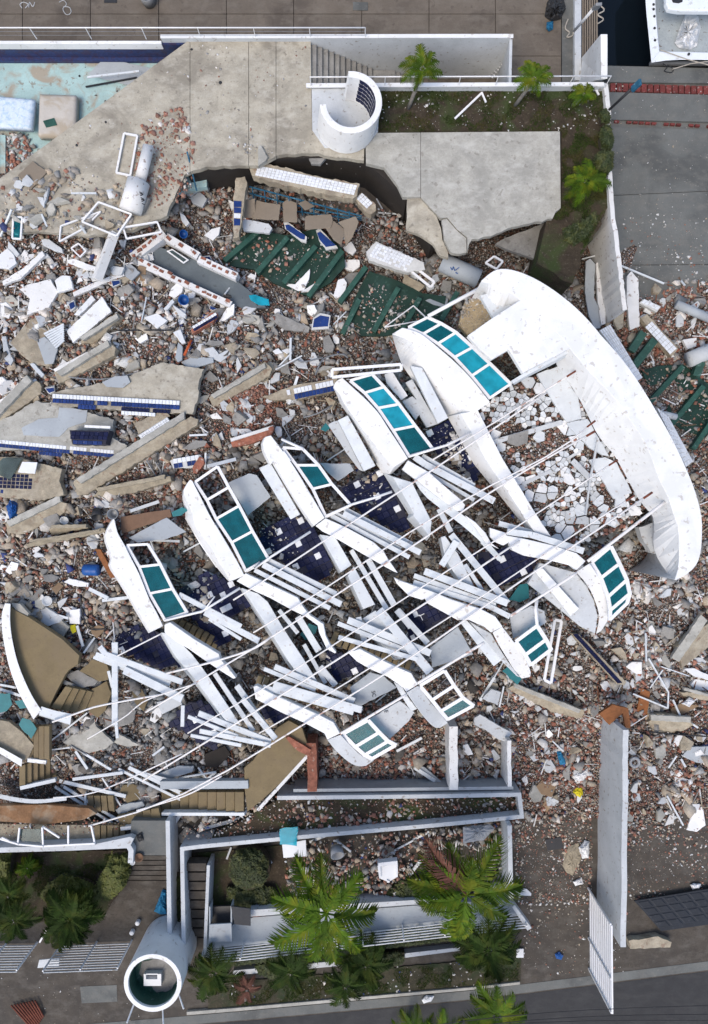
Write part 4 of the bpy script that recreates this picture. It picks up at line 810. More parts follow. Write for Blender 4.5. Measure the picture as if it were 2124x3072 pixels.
prism('plaster_plate', T('C4', (250, 690), (380, 655), (375, 740), (310, 765), (240, 735)), 3.15, .15, M['grey_concrete'], roof, jag=1.5)
prism('wall_chunk', T('D3', (1390, 410), (1480, 380), (1596, 530), (1596, 620), (1470, 580), (1410, 480)), 2.4, .4, M['weathered_white'], roof, jag=2)
# fallen strips of small grey tiles beyond the crown
for nm, q in (('upper', [(862, -20), (935, -60), (1152, 300), (1120, 322)]), ('lower', [(1250, 500), (1330, 570), (1494, 865), (1448, 905)])):
    P4 = [W(*p, 2.0) for p in T('C4', *q)]
    pn = mk('tile_strip', P4 + [v - Vector((0, 0, .15)) for v in P4], [(0, 1, 2, 3), (7, 6, 5, 4), (0, 1, 5, 4), (1, 2, 6, 5), (2, 3, 7, 6), (3, 0, 4, 7)], M['grout_white'], label='pale grey tiled wall strip under the crown, %s one' % nm, cat='wall panel')
    n1 = 14 if nm == 'upper' else 13
    for a in range(n1):
        for b in range(5):
            f = lambda s, t: P4[0].lerp(P4[3], s).lerp(P4[1].lerp(P4[2], s), t)
            c_ = f((a + .5) / n1, (b + .5) / 5); xx = (f((a + 1) / n1, .5) - f(a / n1, .5)); yy = (f(.5, (b + 1) / 5) - f(.5, b / 5))
            x_ = xx.normalized(); y_ = Vector((0, 0, 1)).cross(x_)
            block('tile', M['white_tile'], c_ + Vector((0, 0, .012)), x_, y_, xx.length * .9, yy.length * .85, .02, pn)
# ------------------------------------------------------------------ long thin white rods lying across the storeys
RODS = [([(1727, 1113), (1492, 1262), (1297, 1380)], .035, 'white rod with a rusty tip, topmost across the crown'), ([(1640, 1178), (1416, 1330), (1287, 1417), (1037, 1580), (760, 1763), (700, 1800)], .04, 'long white rod crossing the third and fourth storeys'),
        ([(1786, 1262), (1673, 1350), (1447, 1470), (1240, 1590), (987, 1757), (760, 1898)], .035, 'thin white rod, upper one of the crossing pair below the plaster'), ([(1786, 1293), (1513, 1450), (1240, 1637), (1050, 1757), (812, 1913), (673, 1997), (437, 2137)], .042, 'longest white rod running from the crown to the tan stairs'),
        ([(1853, 1379), (1549, 1581), (1330, 1720), (1160, 1830), (883, 2010), (650, 2147), (563, 2200)], .033, 'thin white rod passing under the fifth storey arm'), ([(1560, 1622), (1240, 1833), (760, 2138), (427, 2343)], .045, 'white rod from the fifth arm to the lower slat heap'),
        ([(1904, 1486), (1693, 1623), (1467, 1775), (1240, 1920), (1007, 2068), (777, 2200)], .032, 'thin white rod over the lower navy floors'), ([(1957, 1477), (1772, 1603), (1523, 1770), (1240, 1967), (1000, 2118), (747, 2273), (590, 2362), (430, 2430), (266, 2478)], .042, 'bowed white rod ending above the rusty slab'),
        ([(1994, 1506), (1763, 1684)], .07, 'thick white pole from the crown to the lowest cyan window'), ([(1730, 1719), (1531, 1848)], .06, 'thick white pole above the white pergola hook'), ([(1453, 1927), (1253, 2050)], .065, 'thick white pole above the empty lower window frame'),
        ([(1220, 2083), (1023, 2200)], .06, 'thick white pole above the three pane teal window'), ([(482, 1902), (352, 1968)], .035, 'short white rod over the westmost navy floor'), ([(488, 2083), (300, 2117), (230, 2140), (157, 2166)], .045, 'bent white rod hooked over the tan steps'),
        ([(590, 2050), (440, 2100), (375, 2150), (262, 2217)], .03, 'thin white rod sagging beside the grey slab'), ([(812, 1912), (758, 1947), (640, 1985), (500, 2020)], .05, 'white bent rail end above the lower west slats'),
        ([(665, 2328), (560, 2385), (410, 2432)], .04, 'white rod over the lower slat heap by the stairs'), ([(545, 2262), (300, 2372), (160, 2393)], .035, 'white rod lying across the lower stair debris')]
for k, (p, r, l) in enumerate(RODS):
    zo = .14 + .03 * (k % 3)
    ro = tubep('metal_rod', [(a[0], a[1], (Zs(a[0]) if a[1] < 2150 else max(1.3, Zs(a[0]) - .6 * (a[1] - 2150) / 200)) + zo) for a in resample([(x, y, 0) for x, y in p], 14, True)], r * .78, M['rod_paint'], k=8, label=l, cat='rod', group='white rods across the toppled front')
    if k in (0, 2, 3, 4, 6, 7):
        a, b = p[0], p[1]; L_ = math.hypot(b[0] - a[0], b[1] - a[1]); f = 32 / L_
        tubep('rusty_tip', [(a[0], a[1], Zs(a[0]) + zo + .002), (a[0] + (b[0] - a[0]) * f, a[1] + (b[1] - a[1]) * f, Zs(a[0] + (b[0] - a[0]) * f) + zo + .002)], r * .95, M['rust'], ro, k=8)
# ------------------------------------------------------------------ big pieces of wreckage, one by one
def deb(name, t, pts, dz, th, m, label, cat='slab', tilt=.0, jag=1.2, z=None, bev=.012, parent=None, step=9, group=None):
    if 'concrete' in m and jag: jag *= 1.5
    q = T(t, *pts); cx_ = sum(p[0] for p in q) / len(q); cy_ = sum(p[1] for p in q) / len(q)
    z0 = (tp(cx_, cy_) if z is None else z) + dz; a = R.uniform(0, 6.28); e = max(math.hypot(p[0] - cx_, p[1] - cy_) for p in q)
    q3 = [(p[0], p[1], z0 + tilt * ((p[0] - cx_) * math.cos(a) + (p[1] - cy_) * math.sin(a)) / e) for p in q]
    kw = dict(label=label, cat=cat, group=group) if parent is None else {}
    return prism(name, q3, None, th, M[m], parent, jag=jag, step=step, bev=bev, **kw)
# --- tiled beams
def tband(parent, t, p0, p1, dn, rows, n, z0, dz=-.06, miss=.05, nu2=None):
    """rows of tiles below the line p0-p1; dn = step per row in the reading view"""
    a, b = T(t, p0, p1); k = TL[t][2]
    for j, (m, s, e) in enumerate(rows):
        c0 = W(a[0] + (b[0] - a[0]) * s + dn[0] * k * j, a[1] + (b[1] - a[1]) * s + dn[1] * k * j, z0 + dz * j); c1 = W(a[0] + (b[0] - a[0]) * e + dn[0] * k * j, a[1] + (b[1] - a[1]) * e + dn[1] * k * j, z0 + dz * j)
        d0 = W(a[0] + (b[0] - a[0]) * s + dn[0] * k * (j + 1), a[1] + (b[1] - a[1]) * s + dn[1] * k * (j + 1), z0 + dz * (j + 1))
        tilegrid(parent, c0, c1 - c0, d0 - c0, max(1, round(n * (e - s))), 1, lambda i, q: M[m], gap=.08, miss=miss)
w_, b_, v_ = 'white_tile', 'blue_tile', 'navy_tile'
s = deb('tiled_beam', 'B2', [(90, 215), (175, 205), (280, 218), (560, 290), (838, 342), (820, 420), (790, 442), (500, 390), (240, 325), (110, 285)], 0, .45, 'beige_concrete', 'long fallen beam with white wall tiles leaning into the deck hole', 'beam', z=1.9, jag=2)
o = W(*T('B2', (150, 218))[0], 1.91); tilegrid(s, o, W(*T('B2', (820, 352))[0], 1.91) - o, W(*T('B2', (128, 284))[0], 1.9) - o, 27, 4, lambda i, j: M[w_], gap=.07, miss=.05)
s = deb('tile_block', 'B2', [(800, 440), (850, 400), (945, 480), (948, 520), (915, 548), (870, 525)], 0, .4, 'beige_concrete', 'short beam end with white tiles beside the long tiled beam', 'beam', z=1.6)
o = W(*T('B2', (812, 440))[0], 1.61); tilegrid(s, o, W(*T('B2', (885, 510))[0], 1.61) - o, W(*T('B2', (852, 402))[0], 1.61) - o, 4, 3, lambda i, j: M[w_], gap=.08)
s = deb('tiled_slab', 'C1', [(350, 400), (700, 330), (870, 290), (1090, 198), (1230, 215), (1380, 240), (1345, 330), (1340, 440), (1300, 545), (1140, 540), (820, 520), (540, 500), (350, 485)], .45, .35, 'deck_concrete', 'broken concrete slab edged with white and blue tiles, upper one', 'slab', jag=1.5)
zA = tp(*T('C1', (870, 380))[0]) + .47
tband(s, 'C1', (355, 408), (1215, 455), (0, 31), [(w_, 0, 1), (b_, 0, 1), (b_, .2, .34), ], 37, zA, 0); tband(s, 'C1', (820, 497), (1150, 518), (0, 26), [(v_, 0, 1), (w_, 0, .7)], 14, zA, 0)
prism('plaster_patch', [(p[0], p[1], zA + .03) for p in T('C1', (690, 330), (780, 290), (860, 285), (880, 330), (830, 368), (720, 362))], None, .05, M['grey_plaster'], s, jag=1)
s = deb('tiled_slab', 'C1', [(-60, 600), (70, 560), (240, 455), (480, 500), (770, 585), (755, 700), (860, 760), (790, 845), (560, 815), (260, 790), (-60, 790)], .35, .35, 'pale_concrete', 'grey plastered slab edged with white and blue tiles, middle one', 'slab', jag=2)
zB = tp(*T('C1', (400, 650))[0]) + .37
tband(s, 'C1', (-10, 718), (770, 790), (0, 26), [(w_, 0, 1), (b_, 0, 1), (b_, .35, .55)], 34, zB, 0)
prism('plaster_patch', [(p[0], p[1], zB + .02) for p in T('C1', (145, 640), (260, 580), (390, 570), (400, 500), (590, 520), (580, 600), (460, 640), (400, 700), (160, 690))], None, .03, M['grey_plaster'], s, jag=1)
tb_ = deb('tiled_box', 'C1', [(470, 655), (740, 655), (715, 752), (490, 752)], .75, .5, 'mortar_dark', 'dark blue tiled bench block on the middle slab', 'bench')
zc = tp(*T('C1', (600, 700))[0]) + .76; o = W(*T('C1', (485, 662))[0], zc); tilegrid(tb_, o, W(*T('C1', (735, 668))[0], zc) - o, W(*T('C1', (472, 715))[0], zc) - o, 8, 2, lambda i, j: M[v_], gap=.06); o = W(*T('C1', (492, 722))[0], zc); tilegrid(tb_, o, W(*T('C1', (690, 730))[0], zc) - o, W(*T('C1', (495, 748))[0], zc) - o, 6, 1, lambda i, j: M[b_], gap=.06)
barp('white_trim', T('C1', (572, 628))[0] + (zc + .05,), T('C1', (745, 636))[0] + (zc + .05,), .09, .05, FR, tb_)
s = deb('tiled_slab', 'C1', [(-60, 830), (150, 840), (260, 880), (420, 915), (400, 1000), (430, 1090), (300, 1130), (-60, 1105)], .4, .4, 'beige_concrete', 'broken slab with navy tiles at the west edge, lower one', 'slab', jag=2)
zC = tp(*T('C1', (150, 980))[0]) + .41; o = W(*T('C1', (-30, 945))[0], zC); tilegrid(s, o, W(*T('C1', (225, 955))[0], zC) - o, W(*T('C1', (-40, 1045))[0], zC) - o, 9, 4, lambda i, j: M[v_], gap=.06, miss=.04); tband(s, 'C1', (-20, 1052), (25, 1056), (0, 28), [(b_, 0, 1)], 2, zC, 0)
deb('glass_sheet', 'C1', [(20, 842), (150, 846), (70, 992), (0, 962), (-20, 880)], .62, .02, 'glass_clear', 'pale teal glass sheet lying on the navy tiles', 'glass sheet', tilt=.05, jag=0)
deb('white_board', 'C1', [(150, 868), (252, 872), (235, 950), (120, 940)], .6, .05, 'plastic_white', 'small white board beside the teal glass sheet', 'board', jag=.5)
s = deb('tiled_wall_piece', 'C1', [(930, 690), (1130, 565), (1160, 610), (972, 722)], .6, .15, 'grout_white', 'narrow white tiled panel leaning on the long beige beam', 'panel', jag=.5)
zt = tp(*T('C1', (1040, 640))[0]) + .62; o = W(*T('C1', (938, 692))[0], zt); tilegrid(s, o, W(*T('C1', (1132, 568))[0], zt) - o, W(*T('C1', (955, 718))[0], zt) - o, 12, 2, lambda i, j: M[w_], gap=.07)
deb('concrete_sheet', 'C1', [(900, 610), (1110, 518), (1150, 560), (935, 680)], .55, .12, 'beige_concrete', 'flat brown concrete panel behind the narrow tiled panel', 'panel')
s = deb('tiled_beam', 'C2', [(420, 430), (640, 350), (930, 300), (935, 350), (900, 390), (680, 440), (490, 450)], .4, .4, 'beige_concrete', 'fallen beam with white and blue tiles beside the cyan windows', 'beam')
zD = tp(*T('C2', (700, 390))[0]) + .41; tband(s, 'C2', (560, 388), (925, 310), (4, 38), [(w_, 0, 1), (b_, .2, 1)], 15, zD, 0, miss=.12)
s = deb('tiled_piece', 'G1', [(690, 95), (960, 40), (985, 90), (890, 160), (720, 165)], .4, .2, 'grout_white', 'broken wall piece with blue tiles beside leaning bricks', 'wall piece')
zE = tp(*T('G1', (840, 100))[0]) + .41; tband(s, 'G1', (715, 80), (950, 40), (6, 44), [(w_, 0, 1), (b_, 0, .85)], 6, zE, 0)
s = deb('brick_stack', 'G1', [(890, 160), (950, 60), (990, 70), (1000, 120), (930, 215), (900, 205)], .5, .3, 'brick', 'leaning stack of red hollow bricks beside blue tiles', 'brick stack', jag=1)
s = deb('brick_wall_piece', 'C2', [(205, 720), (330, 690), (495, 625), (500, 650), (470, 700), (330, 750), (220, 770)], .5, .3, 'brick', 'red brick wall piece with a white plaster top', 'wall piece'); barp('plaster_top', T('C2', (205, 722))[0] + (tp(705, 1320) + .56,), T('C2', (497, 632))[0] + (tp(800, 1285) + .56,), .12, .12, M['chipped_white'], s)
s = deb('tiled_post', 'B2', [(-20, 440), (0, 300), (60, 290), (75, 330), (20, 700), (-20, 710)], 0, .3, 'beige_concrete', 'upright beige post with blue and white tiles at the pit', 'post', z=1.7)
for j, (y0, y1, m) in enumerate(((455, 500, b_), (500, 540, b_), (540, 575, w_), (575, 625, b_))):
    prism('tile', T('B2', (-14, y0), (38 - j * 3, y0 + 4), (36 - j * 3, y1 - 3), (-14, y1 - 3)), 1.72, .03, M[m], s)
for i, (t, q, lab) in enumerate((('B2', [(320, 600), (350, 595), (480, 700), (475, 740), (440, 730), (330, 640)], 'blue tiled rubble slab in the pit beside taupe boards'), ('B2', [(540, 655), (565, 640), (690, 775), (610, 790), (560, 720)], 'blue tiled wedge with brick end in the pit'), ('B2', [(520, 1250), (570, 1215), (640, 1230), (630, 1320), (510, 1330)], 'blue and white tiled block south of the green floor'), ('B1', [(1340, 610), (1420, 600), (1440, 640), (1390, 660), (1350, 640)], 'piece of blue tile on the brick edge of the corridor'), ('B1', [(1490, 670), (1580, 690), (1580, 720), (1500, 700)], 'long piece of blue tile at the corridor edge'), ('B1', [(750, 770), (810, 762), (815, 790), (760, 818)], 'blue tile fragment below the white post'), ('B1', [(460, 920), (500, 900), (510, 950), (475, 980)], 'blue tile fragment beside the white slabs'), ('B1', [(1420, 935), (1470, 960), (1440, 975), (1415, 960)], 'blue tile fragment near the white tiled beam'), ('C1', [(300, 370), (365, 360), (370, 395), (330, 410)], 'blue tile fragment at the beam crossing'))):
    s = deb('tile_fragment', t, q, .3, .12, 'grout_white', lab, 'tile piece', z=(.6 if i < 2 else .9 if i == 2 else None)); c_ = WL[s.name]
    q2 = T(t, *q); cx_ = sum(p[0] for p in q2) / len(q2); cy_ = sum(p[1] for p in q2) / len(q2); zt = c_.z + .125
    prism('tile', [(cx_ + (p[0] - cx_) * .85, cy_ + (p[1] - cy_) * .7, zt + .012) for p in q2], None, .02, M[b_], s)
s = deb('tiled_beam', 'B1', [(1290, 1100), (1430, 985), (1470, 990), (1440, 1050), (1300, 1130)], .5, .3, 'brick', 'brick beam with a blue tile face near the grey corridor', 'beam'); zt = tp(*T('B1', (1380, 1050))[0]) + .52; tband(s, 'B1', (1300, 1080), (1460, 985), (6, 18), [(w_, 0, 1), (v_, 0, 1)], 9, zt, 0)
s = deb('tiled_beam', 'E3', [(672, 0), (730, 10), (1045, 330), (1030, 352), (985, 345), (700, 40)], .7, .3, 'beige_concrete', 'long beam with fine navy tiles south of the fallen window', 'beam'); zt = tp(*T('E3', (850, 170))[0]) + .72; o = W(*T('E3', (680, 5))[0], zt); tilegrid(s, o, W(*T('E3', (985, 338))[0], zt) - o, W(*T('E3', (712, 3))[0], zt) - o, 24, 3, lambda i, j: M[v_], gap=.08)
# --- concrete beams of the west heap
for q, t, m, l, wh in (([(365, 262), (740, 62), (785, 100), (775, 150), (395, 345)], 'C1', 'beige_concrete', 'beige beam with a white painted edge, north of the tiled slabs', ((368, 255), (745, 62))),
                       ([(-40, 500), (245, 320), (282, 360), (275, 410), (-40, 625)], 'C1', 'beige_concrete', 'beige beam with a white painted edge at the west frame edge', ((-40, 490), (245, 318))),
                       ([(495, 1005), (560, 950), (1290, 560), (1340, 580), (1335, 620), (580, 1095), (520, 1095)], 'C1', 'beige_concrete', 'longest beige concrete beam lying diagonally over the west heap', None),
                       ([(38, 1290), (120, 1225), (400, 1130), (455, 1150), (440, 1210), (170, 1353), (50, 1353)], 'C1', 'beige_concrete', 'wide beige beam at the foot of the west heap', None),
                       ([(62, 430), (440, 190), (490, 240), (470, 290), (120, 490), (80, 485)], 'C2', 'beige_concrete', 'worn beige beam beside the red brick crumbs', None),
                       ([(540, 1190), (590, 1120), (790, 985), (825, 1010), (640, 1195)], 'B1', 'beige_concrete', 'rough beige beam under the large white slab', None),
                       ([(630, 1100), (700, 1030), (1150, 965), (1160, 1000), (900, 1080), (650, 1120)], 'C1', 'mortar_sand', 'flat sandy beam slab below the longest beam', None),
                       ([(175, 300), (260, 270), (700, 190), (720, 215), (300, 300), (185, 320)], 'D1', 'mortar_sand', 'long sandy beam above the small rubble near the blue barrel', None),
                       ([(330, 195), (560, 160), (600, 190), (350, 240)], 'D1', 'mortar_sand', 'short sandy beam beside bricks and pale lamp shades', None),
                       ([(235, 375), (300, 350), (600, 470), (760, 520), (745, 580), (560, 540)], 'E3', 'beige_concrete', 'long beige beam pointing at the tall boundary wall', None),
                       ([(1190, 600), (1250, 545), (1460, 570), (1500, 620), (1430, 660), (1230, 670)], 'E3', 'beige_concrete', 'ribbed concrete beam end east of the tall wall', None),
                       ([(1390, 90), (1480, 10), (1640, -90), (1640, 60), (1420, 240)], 'E3', 'beige_concrete', 'plastered brick beam at the east frame edge', None),
                       ([(1415, 400), (1560, 395), (1640, 420), (1640, 460), (1430, 430)], 'E3', 'beige_concrete', 'thin concrete beam near the east frame edge', None)):
    P_ = T(t, *q); cx_ = sum(p[0] for p in P_) / len(P_); cy_ = sum(p[1] for p in P_) / len(P_)
    far = max(((a_, b_) for a_ in P_ for b_ in P_), key=lambda ab: math.hypot(ab[0][0] - ab[1][0], ab[0][1] - ab[1][1])); ux, uy = far[1][0] - far[0][0], far[1][1] - far[0][1]; L_ = math.hypot(ux, uy); ux /= L_; uy /= L_
    vx, vy = -uy, ux
    if vy < 0: vx, vy = -vx, -vy
    sv = [((p[0] - cx_) * vx + (p[1] - cy_) * vy) for p in P_]; hi, lo = max(sv), min(sv); z0 = tp(cx_, cy_) + .62; su = [((p[0] - cx_) * ux + (p[1] - cy_) * uy) for p in P_]; sg = R.uniform(-.12, .12)
    zz = lambda x, y: z0 - .38 * ((((x - cx_) * vx + (y - cy_) * vy) - lo) / (hi - lo)) + sg * ((x - cx_) * ux + (y - cy_) * uy) / L_
    s = prism('concrete_beam', [(p[0], p[1], zz(*p)) for p in jagp(P_, 2.2, 9)], None, .5, M[m], label=l, cat='beam', bev=.02)
    w_e = (hi - lo) * .36; e0, e1 = min(su) * .9, max(su) * .88; tq = [(cx_ + ux * a_ + vx * b_, cy_ + uy * a_ + vy * b_) for a_, b_ in ((e0, lo + (hi - lo) * .06), (e1, lo + (hi - lo) * .04), (e1 * .97, lo + w_e), (e0 * .95, lo + w_e * 1.05))]
    prism('top_face', [(p[0], p[1], z0 + .03 + sg * ((p[0] - cx_) * ux + (p[1] - cy_) * uy) / L_) for p in jagp(tq, 1.2, 11)], None, .2, M['pale_concrete' if m == 'beige_concrete' else m], s, bev=.015)  # on beige beams the lit top is put into a paler concrete
    if wh: z = WL[s.name].z + .47; barp('painted_edge', T(t, wh[0])[0] + (z + .06,), T(t, wh[1])[0] + (z + .06,), .16, .1, M['facade_white'], s)
for t, q, m, l, dz in (('B1', [(70, 1190), (160, 1080), (250, 990), (370, 1060), (390, 1200), (350, 1345), (230, 1340), (140, 1270)], 'beige_concrete', 'broad broken concrete slab beside the corrugated panel', .45),
                       ('B1', [(230, 1180), (300, 1150), (390, 1230), (360, 1330), (290, 1340)], 'grey_plaster', 'smooth grey plaster sheet on the broad slab', .55),
                       ('B1', [(450, 1112), (690, 878), (752, 980), (492, 1192)], 'facade_white', 'large smooth white slab lying diagonally in the west heap', .75),
                       ('B1', [(498, 1000), (620, 868), (645, 900), (535, 1005)], 'facade_white', 'narrow white slab beside the large white slab', .6),
                       ('B1', [(180, 800), (340, 760), (392, 850), (330, 950), (180, 1003), (200, 890), (130, 830)], 'chipped_white', 'chipped white wall sheet at the west edge, cracked across', .55),
                       ('B1', [(370, 770), (420, 735), (475, 740), (492, 822), (390, 852)], 'facade_white', 'bright white curved chunk beside the chipped wall sheet', .7),
                       ('B1', [(0, 590), (50, 552), (90, 590), (112, 650), (60, 692), (-20, 680)], 'facade_white', 'bright white chunk at the west frame edge', .6),
                       ('B1', [(15, 775), (150, 690), (285, 568), (302, 598), (140, 755), (20, 802)], 'chipped_white', 'white painted beam broken near the west frame edge', .6),
                       ('B1', [(55, 500), (130, 590), (110, 612), (50, 560)], 'weathered_white', 'small white sheet above the bright west chunk', .5),
                       ('B1', [(275, 480), (330, 490), (420, 555), (425, 582), (380, 572), (290, 530)], 'timber_white', 'bent white metal sheet below the deck edge', .4),
                       ('B1', [(455, 630), (500, 622), (660, 680), (640, 700), (580, 695), (460, 650)], 'facade_white', 'white plank block left of the fallen post', .5),
                       ('B1', [(490, 850), (640, 780), (830, 705), (842, 735), (700, 790), (500, 880)], 'chipped_white', 'long white plaster strip below the fallen post', .4),
                       ('B1', [(700, 700), (760, 670), (840, 680), (820, 730), (730, 735)], 'weathered_white', 'white bent sheet beside the cardboard pieces', .4),
                       ('B1', [(825, 670), (880, 655), (945, 715), (890, 770), (850, 745)], 'grey_plaster', 'smooth grey rounded plate on the cardboard', .6),
                       ('B1', [(905, 740), (940, 665), (990, 680), (985, 775), (920, 772)], 'board_kraft', 'brown cardboard box flap below the brick edge', .5),
                       ('B1', [(970, 1020), (1060, 990), (1132, 1040), (1062, 1096)], 'facade_white', 'square white tile slab in the middle of the west heap', .5),
                       ('B1', [(1140, 870), (1160, 820), (1215, 768), (1242, 800), (1230, 850), (1180, 890)], 'facade_white', 'broken white basin near the blue bucket', .55),
                       ('B1', [(1240, 800), (1300, 780), (1325, 840), (1310, 895), (1260, 890)], 'facade_white', 'square white basin beside the blue bucket', .6),
                       ('B1', [(1105, 960), (1165, 895), (1180, 915), (1120, 980)], 'timber_white', 'small white strip near the blue bucket', .5),
                       ('B1', [(1165, 930), (1260, 1000), (1255, 1025), (1210, 1010)], 'weathered_white', 'white wedge sheet below the blue bucket', .5),
                       ('B1', [(1480, 1050), (1530, 960), (1585, 925), (1580, 1000), (1520, 1040)], 'facade_white', 'white curved shard at the end of the corridor wall', .5),
                       ('B1', [(920, 330), (985, 292), (1072, 310), (1070, 360), (1010, 395), (930, 390)], 'facade_white', 'rounded white plaster slab beside the fallen column', .5),
                       ('B1', [(1215, 310), (1250, 330), (1282, 380), (1260, 402), (1230, 370)], 'facade_white', 'white shard in the red rubble left of the pit', .5),
                       ('B1', [(1380, 465), (1430, 420), (1490, 405), (1480, 460), (1440, 500)], 'facade_white', 'white shard at the corner of the green floor', .6),
                       ('B1', [(1285, 210), (1350, 170), (1400, 215), (1370, 272), (1300, 245)], 'weathered_white', 'pale square slab under the tiled beam west end', .5),
                       ('B1', [(1240, 180), (1275, 130), (1340, 165), (1290, 205)], 'grey_plaster', 'grey square slab at the pit corner', .4),
                       ('B1', [(0, 925), (40, 915), (85, 960), (60, 1030), (10, 1010)], 'chipped_white', 'white lump at the west edge above the brick patch', .5),
                       ('B1', [(10, 1150), (40, 1145), (60, 1240), (90, 1310), (70, 1345), (30, 1300)], 'weathered_white', 'long pale bent sheet at the west edge', .4),
                       ('B1', [(910, 1160), (990, 1125), (1000, 1165), (950, 1195)], 'facade_white', 'small white slab above the dark cables', .4),
                       ('B1', [(1170, 1120), (1220, 1100), (1255, 1190), (1230, 1200)], 'facade_white', 'white tapered shard above the orange tube', .5),
                       ('C1', [(1185, 160), (1205, 60), (1235, 90), (1230, 180), (1200, 195)], 'grey_plaster', 'upright grey shard beside the orange tube', .6),
                       ('C1', [(1225, 195), (1290, 160), (1440, 165), (1445, 195), (1320, 235), (1270, 235)], 'grey_plaster', 'flat grey wedge slab beside the upper tiled slab', .5),
                       ('C1', [(1380, 105), (1440, 90), (1480, 140), (1560, 100), (1560, 140), (1490, 195), (1400, 150)], 'weathered_white', 'white and grey bent plate in the central heap', .5),
                       ('C1', [(1385, 70), (1420, 45), (1500, 50), (1515, 75), (1440, 85)], 'grey_concrete', 'oval grey concrete lump in the central heap', .5),
                       ('C1', [(200, 205), (225, 200), (300, 280), (280, 300)], 'timber_white', 'white plank on the beam crossing of the west heap', .7),
                       ('C1', [(90, 360), (160, 310), (230, 300), (200, 345), (130, 375)], 'grey_concrete', 'grey slab above the west tiled slab', .3),
                       ('C1', [(1230, 780), (1320, 720), (1400, 730), (1390, 760), (1280, 790)], 'grey_concrete', 'flat grey slab near the longest beam end', .4),
                       ('C2', [(305, 555), (335, 542), (362, 570), (345, 605), (315, 600)], 'facade_white', 'white round shard on the red brick crumbs', .4),
                       ('C2', [(135, 470), (160, 452), (205, 490), (190, 530), (150, 520)], 'weathered_white', 'pale hexagonal chunk left of the brick crumbs', .4),
                       ('C2', [(510, 500), (560, 510), (600, 560), (570, 585), (520, 560)], 'grey_concrete', 'dark grey lump right of the brick crumbs', .4),
                       ('C2', [(600, 510), (640, 520), (645, 550), (610, 560)], 'weathered_white', 'pale block right of the brick crumbs', .45),
                       ('C2', [(490, 120), (530, 100), (560, 130), (510, 140)], 'facade_white', 'small white dish shard in the central heap', .4),
                       ('C2', [(550, 115), (600, 100), (625, 115), (590, 140)], 'facade_white', 'small white plate beside the upright white stick', .45),
                       ('B2', [(1110, 1040), (1140, 950), (1200, 985), (1280, 1030), (1230, 1080), (1190, 1105), (1120, 1080)], 'beige_concrete', 'angular beige concrete slab on the east green floor', .8),
                       ('B2', [(1385, 1060), (1400, 990), (1460, 1000), (1450, 1085)], 'grey_concrete', 'rounded square concrete pad near the grey pipe', .6),
                       ('B2', [(1280, 1130), (1380, 1090), (1435, 1120), (1420, 1180), (1340, 1160)], 'grey_plaster', 'blue grey tray above the crown tip', .7),
                       ('B2', [(1110, 1120), (1220, 1100), (1220, 1140), (1130, 1160)], 'grey_plaster', 'blue grey flat tile below the angular slab', .6),
                       ('B2', [(955, 1010), (985, 1000), (1050, 1060), (1020, 1120), (985, 1070)], 'facade_white', 'white shard beside the angular beige slab', .7),
                       ('B2', [(950, 1110), (970, 1095), (1005, 1130), (990, 1145)], 'weathered_white', 'small white lump on the green floor', .5),
                       ('B2', [(705, 880), (730, 855), (835, 855), (838, 900), (790, 935), (740, 915)], 'chipped_white', 'chipped white plate over the green floor ribs', .7),
                       ('B2', [(660, 1100), (690, 990), (730, 980), (750, 1010), (730, 1090), (680, 1115)], 'facade_white', 'smooth white oval slab standing on the green floor', .8),
                       ('B2', [(300, 1010), (400, 1020), (500, 915), (495, 980), (460, 1060), (420, 1065)], 'facade_white', 'white pointed sheet on the green floor edge', .8),
                       ('B2', [(440, 1070), (560, 995), (582, 1005), (500, 1070)], 'facade_white', 'white bent strip beside the pointed sheet', .75),
                       ('B2', [(725, 770), (780, 730), (815, 790), (790, 820), (735, 790)], 'facade_white', 'white shard below the taupe boards', .8),
                       ('B2', [(480, 1165), (530, 1160), (550, 1200), (520, 1245), (485, 1215)], 'facade_white', 'white chunk beside the blue tiled block', .6),
                       ('B2', [(75, 970), (100, 945), (138, 960), (120, 990)], 'facade_white', 'white lump on the corridor edge', .6),
                       ('B2', [(40, 590), (60, 580), (220, 610), (245, 640), (225, 675), (50, 655)], 'weathered_white', 'white boards at the foot of the tiled post', 1.1),
                       ('B2', [(490, 165), (560, 140), (610, 165), (570, 210), (510, 205)], 'grey_concrete', 'grey chunk hanging at the deck hole edge', 1.9),
                       ('B2', [(220, 1250), (280, 1210), (400, 1270), (500, 1310), (490, 1345), (330, 1330)], 'grey_concrete', 'flat cracked grey slab at the south end of the corridor', .5),
                       ('B2', [(150, 85), (165, 78), (215, 160), (200, 185), (150, 225), (146, 130)], 'pale_concrete', 'grey flap of deck peeling at the hole edge', 2.35),
                       ('C3', [(0, 60), (30, 75), (55, 150), (20, 220), (0, 210)], 'facade_white', 'white shard at the end of the green ribs', .6),
                       ('D1', [(200, 760), (270, 700), (430, 800), (400, 830), (310, 860)], 'weathered_white', 'pale paving sheet above the tan terrace', .5),
                       ('D1', [(330, 870), (400, 800), (470, 860), (420, 935), (340, 890)], 'pale_concrete', 'pale square paving pieces beside the tan terrace', .5),
                       ('D1', [(180, 690), (270, 590), (300, 610), (210, 720)], 'grey_concrete', 'grey paving strip above the tan terrace', .4),
                       ('D1', [(345, 600), (395, 555), (430, 580), (380, 640)], 'board_kraft', 'brown box in the small rubble by the blue barrel', .4),
                       ('D1', [(35, 480), (75, 415), (125, 430), (105, 500), (60, 500)], 'facade_white', 'white lump in the rubble west of the barrel', .4),
